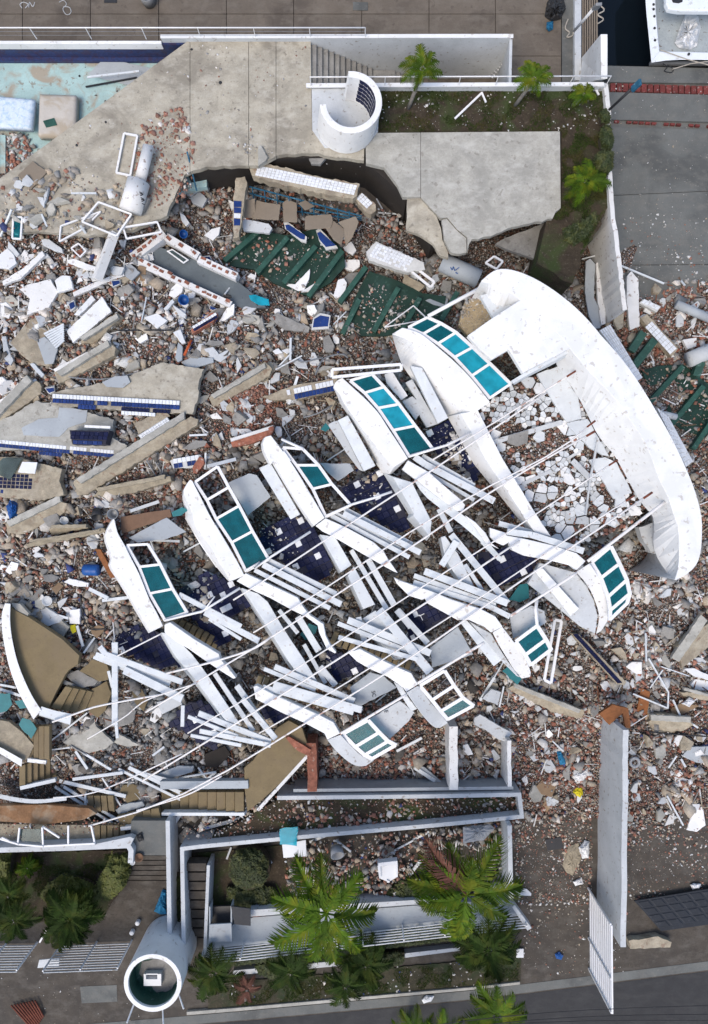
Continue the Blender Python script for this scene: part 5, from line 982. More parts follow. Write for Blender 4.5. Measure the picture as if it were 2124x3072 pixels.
                       ('D1', [(285, 510), (350, 500), (400, 520), (360, 555), (300, 550)], 'grey_concrete', 'grey block in the rubble west of the barrel', .35),
                       ('D1', [(430, 555), (470, 530), (600, 560), (595, 590), (500, 580)], 'facade_white', 'white angled block under the blue barrel', .45),
                       ('D1', [(468, 745), (540, 735), (540, 840), (470, 838)], 'plastic_white', 'square white sheet in the rubble by the navy floor', .55),
                       ('D1', [(610, 870), (660, 845), (705, 855), (700, 890), (655, 935), (620, 905)], 'board_kraft', 'round tan stool seat above the navy floor', .55),
                       ('D1', [(470, 850), (510, 842), (515, 890), (490, 905)], 'cloth_yellow', 'orange yellow cloth beside the tan stool seat', .5),
                       ('D1', [(640, 330), (680, 335), (780, 520), (750, 530), (690, 430)], 'timber_rust', 'brown wooden plank left of the first balcony', .5),
                       ('E1', [(425, 400), (640, 240), (650, 290), (770, 400), (720, 440), (600, 475), (480, 430)], 'pale_concrete', 'large pale grey slab with an upturned white edge', .4),
                       ('E1', [(700, 240), (740, 160), (870, 120), (920, 190), (900, 260), (790, 305), (720, 280)], 'grey_concrete', 'rounded grey slab under the standing white plank', .4),
                       ('E1', [(770, 400), (800, 340), (950, 420), (860, 430)], 'pale_concrete', 'pointed pale slab beside the dark rubble', .4),
                       ('E1', [(810, 730), (830, 690), (900, 680), (970, 715), (940, 785), (860, 810)], 'terrace_tan', 'broken tan paving slab among the lower slats', .4),
                       ('E1', [(890, 50), (960, 40), (1000, 120), (970, 190), (910, 130)], 'terrace_tan', 'tan slab under the white rods near the steps', .45),
                       ('E1', [(1060, 620), (1200, 560), (1310, 560), (1300, 600), (1150, 645)], 'grey_plaster', 'grey rounded plate above the lower tan stairs', .6),
                       ('E1', [(1380, 480), (1520, 420), (1560, 480), (1470, 570), (1390, 560)], 'dark_plaster', 'dark brown slab beside the tan terrace corner', .6),
                       ('E1', [(480, 560), (540, 545), (570, 600), (520, 630)], 'grey_concrete', 'dark grey slab right of the tan treads', .4),
                       ('E1', [(1020, 960), (1090, 920), (1130, 1040), (1080, 1070), (1020, 1050)], 'beige_concrete', 'beige slab on the path beside the white wall', .3),
                       ('E1', [(1205, 1030), (1260, 970), (1320, 1010), (1280, 1080), (1220, 1080)], 'grey_concrete', 'grey paving chunks at the planter corner', .5),
                       ('E1', [(780, 860), (830, 820), (960, 800), (980, 830), (860, 870), (800, 885)], 'grey_plaster', 'pale plate over the small tan stairs', .55),
                       ('G6', [(550, 970), (600, 940), (700, 1000), (890, 1110), (830, 1190), (740, 1150), (650, 1080), (540, 1030)], 'weathered_white', 'bent cream wall plate above the planter corner', 1.2),
                       ('G6', [(620, 800), (700, 710), (790, 740), (760, 860)], 'weathered_white', 'cream board leaning beside the white batten', 1.0),
                       ('G6', [(1085, 870), (1130, 862), (1160, 890), (1120, 920)], 'weathered_white', 'small grey tile shard, upper of two', .3), ('G6', [(1150, 905), (1200, 900), (1215, 950), (1180, 970)], 'weathered_white', 'small grey tile shard, lower of two', .3),
                       ('G6', [(1275, 930), (1320, 910), (1350, 945), (1290, 965)], 'facade_white', 'white cup shaped shard below the beige beam', .3),
                       ('G6', [(1180, 1120), (1220, 1075), (1260, 1120), (1215, 1160)], 'facade_white', 'white diamond shaped shard in the brick crumbs', .3),
                       ('G6', [(700, 1270), (725, 1255), (785, 1330), (740, 1365)], 'weathered_white', 'pale triangle shard in the roofless cell', .5), ('G6', [(450, 1215), (490, 1205), (540, 1300), (490, 1310), (450, 1270)], 'facade_white', 'torn white sheet in the roofless cell', .5),
                       ('G6', [(0, 1410), (90, 1410), (275, 1560), (220, 1580), (60, 1470)], 'grey_plaster', 'long grey shard in the dark cellar rubble', .6),
                       ('E3', [(435, 1035), (510, 955), (590, 985), (540, 1110), (470, 1090)], 'board_kraft', 'torn brown cardboard sheet on the brick crumbs', .2), ('E3', [(465, 1190), (500, 1130), (545, 1160), (510, 1210)], 'board_kraft', 'small brown cardboard piece below the larger sheet', .2),
                       ('E3', [(860, 545), (950, 480), (1060, 510), (1075, 640), (1040, 640), (1020, 540), (930, 620)], 'timber_rust', 'rusty orange sheet over the end of the tall wall', 2.4),
                       ('E3', [(1110, 540), (1145, 370), (1205, 395), (1185, 560)], 'timber_rust', 'flat orange brown board east of the tall wall', .4), ('E3', [(1345, 510), (1420, 470), (1540, 490), (1420, 550), (1350, 545)], 'board_kraft', 'tan board under a crumpled white bag', .4),
                       ('E3', [(1040, 225), (1080, 195), (1150, 195), (1150, 275), (1110, 275)], 'facade_white', 'white square shard near the fine navy tiled beam', .5), ('E3', [(1435, 240), (1500, 235), (1640, 300), (1640, 330), (1500, 290)], 'facade_white', 'white plank shard at the east frame edge', .5),
                       ('E3', [(1480, 350), (1510, 310), (1640, 330), (1640, 385), (1520, 395)], 'facade_white', 'white curved plate at the east frame edge', .45), ('E3', [(1420, 830), (1480, 770), (1640, 760), (1640, 880), (1520, 875)], 'grey_plaster', 'dark grey curved board at the east frame edge', .4),
                       ('E3', [(1450, 1330), (1500, 1200), (1560, 1170), (1580, 1300), (1520, 1345)], 'facade_white', 'crumpled white sheet on the east driveway', .2), ('E3', [(1375, 1040), (1370, 960), (1470, 990), (1475, 1030)], 'chipped_white', 'white board with blue tile scraps', .3),
                       ('B3', [(770, 640), (800, 620), (835, 660), (825, 880), (860, 960), (870, 1090), (830, 1095), (790, 1000), (765, 850)], 'grey_plaster', 'long grey plaster wall sheet fallen beside the garden', .8), ('B3', [(840, 650), (870, 640), (900, 900), (905, 1060), (875, 1070), (850, 900)], 'chipped_white', 'narrow white and red plaster strip beside the wall sheet', .7),
                       ('B3', [(1050, 740), (1080, 705), (1125, 760), (1135, 1080), (1070, 1105), (1045, 900)], 'chipped_white', 'upright white wall fragment on the ramp edge', 1.0), ('B3', [(960, 960), (1030, 955), (1025, 1080), (985, 1105), (960, 1040)], 'beige_concrete', 'beige lump at the end of the boundary wall', 1.2),
                       ('B3', [(1055, 1150), (1080, 1120), (1125, 1135), (1110, 1190), (1060, 1185)], 'beige_concrete', 'small beige block beside the green ribs', .6), ('B3', [(1425, 1170), (1520, 1155), (1520, 1215), (1460, 1235)], 'facade_white', 'white square shard in the east brick heap', .4),
                       ('A1', [(120, 1185), (220, 1088), (318, 1160), (207, 1282)], 'board_taupe', 'grey brown board lying on the deck near the pool', 0)):
    z = 2.28 if t == 'A1' else (dz if t == 'B2' and dz > 1 else None)
    deb('wreck_piece' if 'board' not in m else 'wreck_board', t, q, 0 if z else dz * .55, .1 if 'plaster' in m or 'board' in m else .16, m, l, 'rubble piece' if 'board' not in m else 'board', tilt=0 if z else .1, z=z, jag=1.0)
# --- grey corridor with brick edged walls
cor = deb('grey_corridor', 'B1', [(985, 612), (1085, 545), (1340, 640), (1596, 765), (1700, 850), (1800, 950), (1640, 960), (1380, 830), (1150, 722)], .45, .25, 'slate_plaster', 'toppled grey corridor floor framed by brick edged walls', 'floor', jag=0)
zc = WL[cor.name].z
for a, b, w in (((890, 612), (1110, 445), .42), ((890, 620), (1155, 740), .4), ((1155, 745), (1560, 930), .3), ((1120, 470), (1340, 600), .35), ((1340, 620), (1600, 740), .35)):
    p, q = T('B1', a, b); A = W(p[0], p[1], zc + .62); B = W(q[0], q[1], zc + .62); n = max(3, int((B - A).length / .24)); d = (B - A).normalized(); sd_ = Vector((-d.y, d.x, 0))
    bar('wall_core', A - Vector((0, 0, .03)), B - Vector((0, 0, .031)), w * .8, .5, M['chipped_white'], cor)
    for k in range(n):
        for e_ in (.12,):
            if R.random() < .18: continue
            c_ = A.lerp(B, (k + .5 + R.uniform(-.2, .2)) / n) + sd_ * (e_ * w + R.uniform(-.05, .05)); t_ = R.uniform(-.3, .3); d2 = (d + sd_ * t_).normalized(); s2 = Vector((-d2.y, d2.x, 0)); block('brick', M['brick'], c_ + Vector((0, 0, R.uniform(-.02, .03))), d2, s2, R.uniform(.12, .23), R.uniform(.07, .13), .12, cor)
s = deb('window_frame', 'B1', [(1125, 570), (1165, 555), (1278, 630), (1240, 655)], .62, .05, 'frame_white', 'narrow white framed glass lying in the grey corridor', 'window frame', jag=0); deb('pane', 'B1', [(1142, 572), (1165, 564), (1262, 630), (1240, 644)], .64, .02, 'glass_clear', '', parent=s, jag=0)
deb('teal_sheet', 'B2', [(85, 1095), (130, 1090), (220, 1120), (228, 1165), (150, 1160), (100, 1130)], .45, .02, 'glass_cyan', 'broken teal glass sheet on the south end of the corridor', 'glass sheet')
# --- dark green ribbed floors
def greenfloor(label, poly, ribs, t, z, tilt=0):
    q = T(t, *poly); s = prism('green_floor', q, z, .12, M['green_paint'], label=label, cat='floor', jag=1)
    for a, b in ribs:
        p, r_ = T(t, a, b); bar('rib', W(p[0], p[1], z + .28), W(r_[0], r_[1], z + .28), .2, .3, M['green_trim'], s, bev=.012)
greenfloor('dark green ribbed floor in the open pit', [(-110, 820), (-20, 740), (120, 650), (340, 690), (560, 640), (720, 780), (740, 900), (640, 1010), (480, 1100), (250, 1010), (120, 920), (-80, 890)], [((150, 660), (-80, 860)), ((350, 700), (140, 940)), ((540, 760), (320, 1010)), ((720, 790), (490, 1100)), ((880, 900), (700, 1140))], 'B2', .45)
greenfloor('dark green ribbed floor beside the crown tip', [(740, 1260), (800, 1120), (900, 930), (1100, 1000), (1260, 1080), (1420, 1100), (1400, 1260), (1200, 1353), (1000, 1370), (760, 1370)], [((835, 1120), (720, 1353)), ((1100, 1040), (930, 1340)), ((1245, 1110), (1110, 1353)), ((1500, 1070), (1390, 1260))], 'B2', .45)
greenfloor('dark green ribbed floor east of the crown', [(1150, 250), (1260, 220), (1430, 210), (1580, 330), (1680, 420), (1680, 650), (1560, 700), (1400, 640), (1230, 450)], [((1430, 220), (1200, 470)), ((1570, 355), (1330, 640)), ((1700, 480), (1500, 780))], 'C4', .45)
for i, (a, b) in enumerate((((1165, -10), (1080, 120)), ((1240, 40), (1100, 220)), ((1556, 190), (1520, 290)))):
    p, q = T('C4', a, b); barp('green_beam', p + (.9,), q + (.8,), .3, .3, M['green_trim'], label='loose dark green beam east of the crown, %s' % ['shortest one', 'long one by the tile strip', 'one beside the pipe'][i], cat='beam', bev=.02)
# --- steel lattice and boards in the pit
for nm, (x0, y0), (x1, y1) in (('ladder', (90, 360), (700, 500)),):
    la = empty('steel_lattice', W(*T('B2', (400, 430))[0], .8), 'blue steel lattice hanging under the long tiled beam', 'lattice')
    for k, dy in enumerate((0, 45, 85)):
        tubep('bar', [T('B2', (x0, y0 + dy))[0] + (1.3 - k * .25,), T('B2', ((x0 + x1) / 2, (y0 + y1) / 2 + dy + 10))[0] + (1.25 - k * .25,), T('B2', (x1 + 150, y1 + 60 + dy * .3))[0] + (1.2 - k * .2,)], .03, M['rebar_blue'], la)
    for k in range(9):
        xx = 110 + k * 82; yy = 365 + k * 20; tubep('bar', [T('B2', (xx, yy))[0] + (1.34,), T('B2', (xx + 12, yy + 110))[0] + (.8,)], .022, M['rebar_blue'], la)
for i, q in enumerate(([(50, 450), (130, 440), (125, 575), (45, 570)], [(135, 450), (220, 470), (300, 480), (290, 585), (110, 580)], [(315, 470), (350, 445), (410, 470), (415, 600), (320, 600)], [(470, 560), (640, 545), (655, 590), (640, 640), (465, 650)], [(605, 640), (660, 590), (735, 650), (715, 755), (660, 720)], [(690, 600), (810, 560), (830, 600), (790, 700), (740, 765), (730, 640)], [(420, 470), (470, 450), (535, 490), (470, 520)])):
    deb('taupe_board', 'B2', q, 0, .05, 'board_taupe', 'taupe board in the pit under the deck, %s from the west' % ['first', 'second', 'third', 'fourth', 'fifth', 'sixth', 'small folded one'][i] if i < 6 else 'small folded taupe board with a white edge in the pit', 'board', z=1.15 + .04 * i, tilt=.12)
# --- columns, pipes
def column(name, label, cat, t, segs, m, z, sides=20, group=None):
    e = empty(name, W(*T(t, segs[0][0])[0], z - .3), label, cat, group)
    for a, b, r in segs: tubep('shaft', [T(t, a)[0] + (z,), T(t, b)[0] + (z - .06,)], r, M[m], e, k=sides)
    return e
e = column('round_column', 'toppled round white column with a narrower neck on the deck', 'column', 'B1', (((938, 100), (882, 300), .40), ((1004, -135), (945, 110), .2)), 'chipped_white', 2.62)
for i in range(7):
    p = T('B1', (950 + i * 3 - 8, 170 + i * 13))[0]; barp('lettering', (p[0], p[1], 3.021 - .004 * i), (p[0] + 9, p[1] + 4 - (i % 3) * 4, 3.02 - .004 * i), .03, .02, M['dark_metal'], e)
column('white_post', 'fallen square white post pointing down from the deck edge', 'post', 'B1', (((775, 445), (655, 765), .2),), 'chipped_white', 2.2, 4)
e = column('grey_pipe', 'fat grey pipe with blue painted scrawl near the crown tip', 'pipe', 'B2', (((1390, 870), (1640, 985), .36),), 'grey_plaster', 1.0)
for a, b in (((1450, 905), (1462, 925)), ((1462, 925), (1470, 900)), ((1470, 900), (1480, 930)), ((1485, 925), (1510, 905)), ((1485, 940), (1500, 950))):
    p, q = T('B2', a, b); barp('painted_mark', p + (1.35,), q + (1.34,), .025, .02, M['plastic_blue'], e)
column('grey_pipe', 'thin grey pipe lying in the brick heap by the ramp', 'pipe', 'B3', (((1380, 930), (1640, 1040), .17),), 'grey_plaster', .7); column('grey_pipe', 'fat pale pipe with a dark open end at the east frame edge', 'pipe', 'C4', (((1465, 180), (1680, 90), .3),), 'weathered_white', .8)
column('grey_pipe', 'small pale pipe poking from under the crown', 'pipe', 'C4', (((1255, 540), (1380, 565), .12),), 'weathered_white', 1.6)
s = deb('tiled_beam', 'B3', [(1140, 1020), (1185, 995), (1395, 1230), (1350, 1285)], .5, .3, 'beige_concrete', 'white tiled beam stub in the east brick heap', 'beam', jag=1); zt = tp(*T('B3', (1270, 1140))[0]) + .52; o = W(*T('B3', (1170, 1085))[0], zt); tilegrid(s, o, W(*T('B3', (1340, 1270))[0], zt) - o, W(*T('B3', (1215, 1045))[0], zt) - o, 8, 3, lambda i, j: M[w_], gap=.08)
s = deb('tiled_piece', 'B3', [(1130, 920), (1165, 893), (1280, 945), (1250, 985)], .4, .2, 'grout_white', 'small white tiled block on the ramp edge', 'wall piece', jag=.6); zt = WL[s.name].z + .21; o = W(*T('B3', (1140, 918))[0], zt); tilegrid(s, o, W(*T('B3', (1252, 970))[0], zt) - o, W(*T('B3', (1165, 898))[0], zt) - o, 5, 3, lambda i, j: M[w_], gap=.1)
s = deb('tiled_beam', 'B2', [(880, 800), (950, 730), (1010, 760), (1270, 870), (1280, 920), (1160, 940), (900, 860)], .7, .3, 'grout_white', 'white tiled wall beam under the narrow window frame', 'beam', jag=2, z=.5); zt = WL[s.name].z + .31; o = W(*T('B2', (900, 830))[0], zt); tilegrid(s, o, W(*T('B2', (1150, 930))[0], zt) - o, W(*T('B2', (955, 745))[0], zt) - o, 12, 5, lambda i, j: M[w_], gap=.08, miss=.18)
# --- white window and door frames
def frame(label, t, q, z, w=.07, mid=0, pane=None, name='window_frame', dz=None):
    P4 = [W(p[0], p[1], (tp(p[0], p[1]) + dz) if dz is not None else z) for p in T(t, *q)]; e = empty(name, sum(P4, Vector()) / 4, label, 'window frame')
    for k in range(4): bar('frame_bar', P4[k], P4[(k + 1) % 4] + Vector((0, 0, .001)), w, .06, FR, e)
    for k in range(mid): t_ = (k + 1) / (mid + 1); bar('mullion', P4[0].lerp(P4[1], t_) if mid > 0 else P4[0], P4[3].lerp(P4[2], t_), w * .8, .05, FR, e)
    if pane: mk('pane', [v - Vector((0, 0, .03)) for v in P4], [(0, 1, 2, 3)], M[pane], e, norm=False)
frame('white rectangular window frame lying flat on the deck', 'A1', [(838, 900), (928, 916), (880, 1186), (786, 1166)], 2.32)
frame('small white frame with dark louvres at the deck edge', 'B1', [(88, 338), (148, 342), (138, 488), (82, 484)], 2.3, .06, 0, 'glass_teal')
frame('white frame leaning against the fallen column', 'B1', [(553, 370), (665, 238), (888, 320), (788, 468)], 2.45, .06)
frame('white frame lying below the deck edge debris', 'B1', [(410, 400), (680, 302), (560, 420), (400, 505)], 2.3, .05)
frame('white frame beside the rounded plaster slab', 'B1', [(832, 410), (1062, 372), (1090, 440), (855, 486)], 2.35, .06)
frame('small square white frame in the west heap', 'B1', [(480, 550), (530, 518), (580, 570), (540, 610)], 0, .05, 0, None, dz=.4)
frame('long white window frame on the white tiled wall beam', 'B2', [(1008, 790), (1035, 772), (1342, 1005), (1318, 1040)], 1.15, .09, 0)
frame('white frame in the red rubble above the crown', 'B3', [(92, 650), (150, 605), (210, 640), (165, 690)], 1.3, .07)
frame('long white window frame beside the cyan windows', 'G8', [(108, 145), (730, 98), (732, 150), (108, 215)], 3.0, .1, 0)
frame('tall white window frame leaning beside the small teal window', 'G6', [(1275, 90), (1335, 100), (1240, 660), (1180, 630)], 2.4, .1, 0)
frame('white balcony frame wedge over the corridor end', 'B2', [(1005, 1310), (1200, 1165), (1280, 1240), (1270, 1262)], 1.2, .04)
# loose white battens and laths
BT = [('B1', (75, 290), (0, 470), .07, 'west edge, pointing up'), ('B1', (480, 178), (650, 178), .05, 'on the deck'), ('B1', (280, 320), (315, 400), .06, 'below the deck rubble'), ('B1', (545, 405), (600, 480), .08, 'under the leaning frames'), ('B1', (990, 880), (955, 1050), .04, 'middle of the west heap'),
      ('B1', (1596, 760), (1520, 860), .05, 'corridor end'), ('C2', (613, 30), (610, 180), .08, 'upright in the central heap'), ('C2', (510, 245), (690, 150), .05, 'central heap, long thin one'), ('C2', (530, 225), (620, 130), .05, 'central heap, crossing one'), ('C2', (600, 480), (660, 290), .1, 'yellowish one by the tiled beam'),
      ('C1', (1280, 690), (1400, 685), .07, 'beside the longest beam'), ('C1', (1385, 920), (1390, 810), .07, 'upright by the leaning bricks'), ('C1', (1400, 900), (1596, 850), .13, 'behind the second storey'), ('D1', (880, 75), (1075, 10), .12, 'above the brown board'), ('D1', (600, 600), (730, 665), .14, 'left of the first storey'), ('D1', (690, 680), (865, 660), .12, 'left of the first storey, lower'),
      ('D1', (350, 770), (460, 800), .09, 'above the tan terrace'), ('D1', (520, 850), (560, 990), .1, 'beside the tan stool'), ('D1', (640, 930), (565, 1035), .07, 'above the steps'), ('D1', (385, 1215), (600, 1290), .14, 'white broken coping on the tan terrace'), ('E1', (0, 40), (140, 85), .1, 'over the tan parapet'), ('E1', (0, 10), (110, 30), .08, 'over the tan parapet, upper'),
      ('E1', (0, 240), (215, 410), .12, 'across the small tan landing'), ('E1', (75, 300), (0, 420), .07, 'small tan landing, thin'), ('E1', (110, 340), (180, 440), .07, 'small tan landing, short'), ('E1', (350, 385), (590, 200), .06, 'from the steps to the grey slab'), ('E1', (490, 650), (830, 605), .12, 'lower slat heap, level one'), ('E1', (400, 660), (850, 765), .14, 'lower slat heap, long one'),
      ('E1', (370, 700), (760, 950), .1, 'lower slat heap, falling one'), ('E1', (430, 700), (825, 945), .11, 'lower slat heap, falling wide one'), ('E1', (800, 580), (1225, 790), .1, 'lower slat heap, east falling'), ('E1', (870, 570), (1290, 775), .15, 'lower slat heap, east wide'), ('E1', (920, 600), (1480, 755), .17, 'lower slat heap, widest'), ('E1', (690, 640), (950, 1030), .06, 'hanging over the garden path'),
      ('E1', (575, 870), (640, 870), .06, 'at the rusty slab end'), ('E1', (575, 730), (578, 870), .08, 'standing at the rusty slab end'), ('E1', (510, 460), (590, 580), .1, 'beside the large pale slab'), ('E1', (560, 470), (750, 585), .09, 'below the large pale slab'), ('E1', (350, 450), (470, 435), .05, 'left of the large pale slab'), ('E1', (1110, 430), (1030, 490), .08, 'in the dark rubble'), ('E1', (1460, 600), (1400, 650), .1, 'near the tan terrace corner'), ('E1', (1340, 570), (1400, 650), .06, 'near the dark slab'), ('E1', (1210, 640), (1460, 600), .07, 'behind the tan stairs'),
      ('E1', (1160, 980), (1225, 875), .14, 'at the tan stair foot'), ('E2', (1, 990), (295, 910), .13, 'along the planter rubble'), ('E2', (465, 980), (625, 955), .1, 'beside the teal glass on the planter'), ('E2', (645, 800), (715, 935), .1, 'planter, left leg'), ('E2', (825, 870), (895, 1025), .06, 'planter, thin one'), ('E2', (960, 810), (1050, 940), .07, 'planter, right thin one'), ('E2', (1110, 790), (1060, 960), .11, 'planter, upright one'), ('E2', (740, 1075), (1050, 950), .1, 'planter, long low one'), ('E2', (405, 820), (470, 895), .09, 'at the tan terrace foot'),
      ('E2', (1140, 1225), (1440, 1065), .06, 'palm yard, long thin'), ('E2', (930, 1070), (1020, 1140), .08, 'palm yard, short'), ('E2', (1370, 1353), (1510, 1180), .13, 'palm yard, wide grey'), ('E2', (930, 1280), (1020, 1225), .08, 'palm yard, by the chair'), ('E2', (1440, 1060), (1550, 1005), .09, 'palm yard, east'), ('E2', (1330, 460), (1500, 370), .1, 'below the brick panel'), ('E2', (1450, 570), (1590, 660), .14, 'grey one in the cellar rubble'), ('E2', (55, 1230), (58, 1353), .05, 'beside the brown stairs'), ('E2', (210, 1110), (180, 1190), .07, 'dark shrub bed'),
      ('E3', (215, 190), (150, 300), .05, 'above the cream board, dark'), ('E3', (150, 300), (55, 455), .1, 'above the cream board, white'), ('E3', (215, 360), (185, 500), .06, 'beside the cream board'), ('E3', (1090, 410), (1320, 505), .06, 'east heap, lower'), ('E3', (1195, 170), (1330, 400), .06, 'east heap, long'), ('E3', (1330, 400), (1325, 510), .05, 'east heap, bent foot'), ('E3', (1205, 370), (1290, 250), .04, 'east heap, thin'), ('E3', (1280, 225), (1470, 290), .04, 'east heap, wire thin'), ('E3', (1360, 450), (1410, 560), .07, 'over the tan board'), ('E3', (1410, 560), (1530, 640), .07, 'over the ribbed beam'), ('E3', (1175, 0), (1180, 190), .06, 'upright at the east heap'), ('E3', (1330, 910), (1385, 830), .06, 'east driveway rubble'), ('E3', (1415, 850), (1445, 905), .08, 'east driveway, short'), ('E3', (1060, 990), (1030, 1180), .04, 'against the tall wall'), ('E3', (1320, 1100), (1430, 1300), .06, 'east driveway, grey'), ('E3', (545, 730), (620, 800), .05, 'brick crumbs'),
      ('B3', (1000, 665), (1300, 790), .07, 'on the ramp by the boundary wall'), ('B3', (1415, 770), (1440, 800), .07, 'east brick heap'), ('B3', (745, 625), (840, 600), .05, 'at the garden end'), ('B3', (890, 50), (935, 450), .07, 'along the boundary wall'), ('A1', (590, 520), (940, 480), .07, 'across the pool sheet'), ('C2', (860, 860), (1000, 770), .05, 'between third and fourth storeys'), ('D1', (1000, 270), (1215, 280), .09, 'under the first storey window'), ('D1', (990, 200), (1040, 340), .05, 'leaning on the first storey window'), ('D1', (1240, 350), (1390, 270), .06, 'between first and second storeys'), ('D1', (1370, 470), (1510, 540), .06, 'on the second navy floor'), ('B2', (960, 535), (1090, 545), .05, 'in the pit by red bricks'), ('B2', (950, 440), (1000, 530), .05, 'in the pit, grey'), ('B2', (660, 1290), (745, 1205), .04, 'south of the green floor')]
for t, a, b, w, l in BT:
    p, q = T(t, a, b); zf = lambda v: max(1.45 if t == 'A1' else 2.3 if (t == 'B1' and v[1] < 690) else -1, tp(*v)) + .28
    if t in ('D2', 'D3'): continue
    barp('white_batten', p + (zf(p),), q + (zf(q) + .12,), w, .05, M['timber_white'], label='white batten, %s' % l if len(l.split()) > 1 else 'white batten lying %s' % l, cat='batten', group='loose white battens in the wreckage')
# ------------------------------------------------------------------ tan terraces and stairs at the south-west
def tread(par, t, q, z, th=.25): return prism('step', T(t, *q), z, th, M['terrace_tan'], par, bev=.015)
ta = empty('tan_terrace', W(130, 2000, .3), 'large tan terrace floor with a curved white parapet', 'terrace')
prism('floor', T('G7', (95, 130), (260, 215), (430, 325), (560, 412), (715, 560), (700, 640), (620, 690), (590, 730), (500, 900), (430, 1050), (340, 1020), (240, 840), (170, 640), (110, 400), (80, 250)), 1.5, .3, M['terrace_tan'], ta, bev=.02)
loft('parapet', [[(p[0], p[1], 1.8) for p in T('G7', (45, 88), (15, 200), (28, 400), (80, 650), (150, 850), (230, 1010), (302, 1136))], [(p[0], p[1], 1.8) for p in T('G7', (96, 92), (92, 250), (112, 420), (160, 620), (230, 800), (300, 940), (372, 1050))], [(p[0], p[1], 1.2) for p in T('G7', (96, 92), (92, 250), (112, 420), (160, 620), (230, 800), (300, 940), (372, 1050))], [(p[0], p[1], 1.0) for p in T('G7', (45, 88), (15, 200), (28, 400), (80, 650), (150, 850), (230, 1010), (302, 1136))]], FW, ta, n=20, bev=.02)
loft('parapet', [[(p[0], p[1], 1.75) for p in T('G7', (372, 1018), (500, 1058), (645, 1085))], [(p[0], p[1], 1.75) for p in T('G7', (350, 1090), (480, 1130), (632, 1180))], [(p[0], p[1], 1.0) for p in T('G7', (350, 1100), (480, 1140), (632, 1185))]], M['timber_white'], ta, n=6, smooth=False)
for k in range(4): tread(ta, 'G7', [(600 - 10 + k * 62, 835 + k * 12), (650 + k * 62, 852 + k * 12), (540 + k * 70, 1052 + k * 12), (455 + k * 72, 1030 + k * 12)], 1.44 - k * .12)
for q, z in (([(715, 700), (790, 640), (830, 590), (960, 640), (985, 700), (970, 780), (890, 795), (800, 740)], 1.15), ([(770, 990), (830, 860), (960, 790), (1000, 900), (950, 1050), (880, 1120), (800, 1060)], 1.0), ([(590, 735), (700, 690), (880, 790), (850, 830), (740, 850), (640, 790)], 1.05)):
    prism('floor_piece', T('G7', *q), z, .2, M['terrace_tan'] if z != 1.05 else M['grey_concrete'], ta, jag=1.5)
prism('pale_edge', T('G7', (100, 90), (180, 95), (258, 180), (245, 212), (140, 150)), 1.45, .2, M['pale_concrete'], ta)
t2 = empty('small_landing', W(60, 2230, .2), 'small tan stair landing with white border at the west edge', 'landing')
prism('floor', T('E1', (-60, 240), (60, 260), (150, 330), (230, 420), (190, 510), (140, 530), (0, 440), (-60, 400)), .95, .2, M['mortar_sand'], t2)
loft('border', [[(p[0], p[1], 1.15) for p in T('E1', (-60, 405), (0, 430), (150, 515))], [(p[0], p[1], 1.15) for p in T('E1', (-60, 445), (0, 470), (145, 562))], [(p[0], p[1], .7) for p in T('E1', (-60, 450), (0, 475), (145, 565))]], FW, t2, n=6, smooth=False)
barp('border', T('E1', (185, 520))[0] + (1.1,), T('E1', (310, 535))[0] + (1.1,), .14, .1, FW, t2)
for k in range(4): tread(t2, 'E1', [(190 + k * 36, 300 - (k > 0) * 10), (225.5 + k * 36, 300 - (k > 0) * 10), (225.5 + k * 36, 515), (190 + k * 36, 512)], .9 + k * .12)
for k in range(6): tread(t2, 'E1', [(130 + k * 42, 560 - k * 14), (171 + k * 42, 548 - k * 14), (171 + k * 42, 690 - k * 8), (130 + k * 42, 700 - k * 8)], .85 - k * .12)
barp('string', T('E1', (135, 710))[0] + (.9,), T('E1', (375, 655))[0] + (.7,), .14, .2, M['timber_white'], t2)
cy = empty('tan_corner_terrace', W(820, 2280, .3), 'pointed tan terrace corner with stairs above the planter', 'terrace')
prism('floor', T('E2', (300, 570), (360, 520), (520, 300), (600, 250), (690, 300), (745, 470), (650, 580), (540, 680), (420, 790), (320, 870), (300, 700)), 1.35, .25, M['terrace_tan'], cy, bev=.02)
barp('white_edge', T('E2', (748, 468))[0] + (1.36,), T('E2', (390, 860))[0] + (1.36,), .12, .2, M['chipped_white'], cy)
prism('brick_edge', T('E2', (580, 370), (600, 360), (750, 450), (735, 490), (640, 440)), 1.5, .2, M['brick'], cy, jag=2)
for k in range(9): tread(cy, 'E2', [(-260 + k * 62, 735), (-199.5 + k * 62, 735), (-199.5 + k * 62, 865), (-260 + k * 62, 870)], .2 + k * .13)
barp('string', T('E2', (-270, 690))[0] + (1.0,), T('E2', (325, 685))[0] + (1.45,), .3, .3, M['grey_plaster'], cy); barp('string', T('E2', (-260, 885))[0] + (.7,), T('E2', (300, 885))[0] + (1.3,), .12, .3, M['timber_white'], cy)
ms = empty('middle_stairs', W(300, 2420, .1), 'small tan stair flight above the garden path', 'stairs')
for k in range(5): tread(ms, 'E1', [(790 + k * 58, 900 - k * 12), (840 + k * 58, 890 - k * 12), (890 + k * 50, 955 - k * 8), (820 + k * 50, 985 - k * 10)], .55 + k * .05)
barp('string', T('E1', (815, 985))[0] + (.75,), T('E1', (1000, 965))[0] + (.9,), .13, .2, FW, ms)
for k in range(4): tread(ms, 'E1', [(590 + k * 45, 760), (630 + k * 45, 760), (640 + k * 45, 870), (600 + k * 45, 860)], .4 + k * .04)
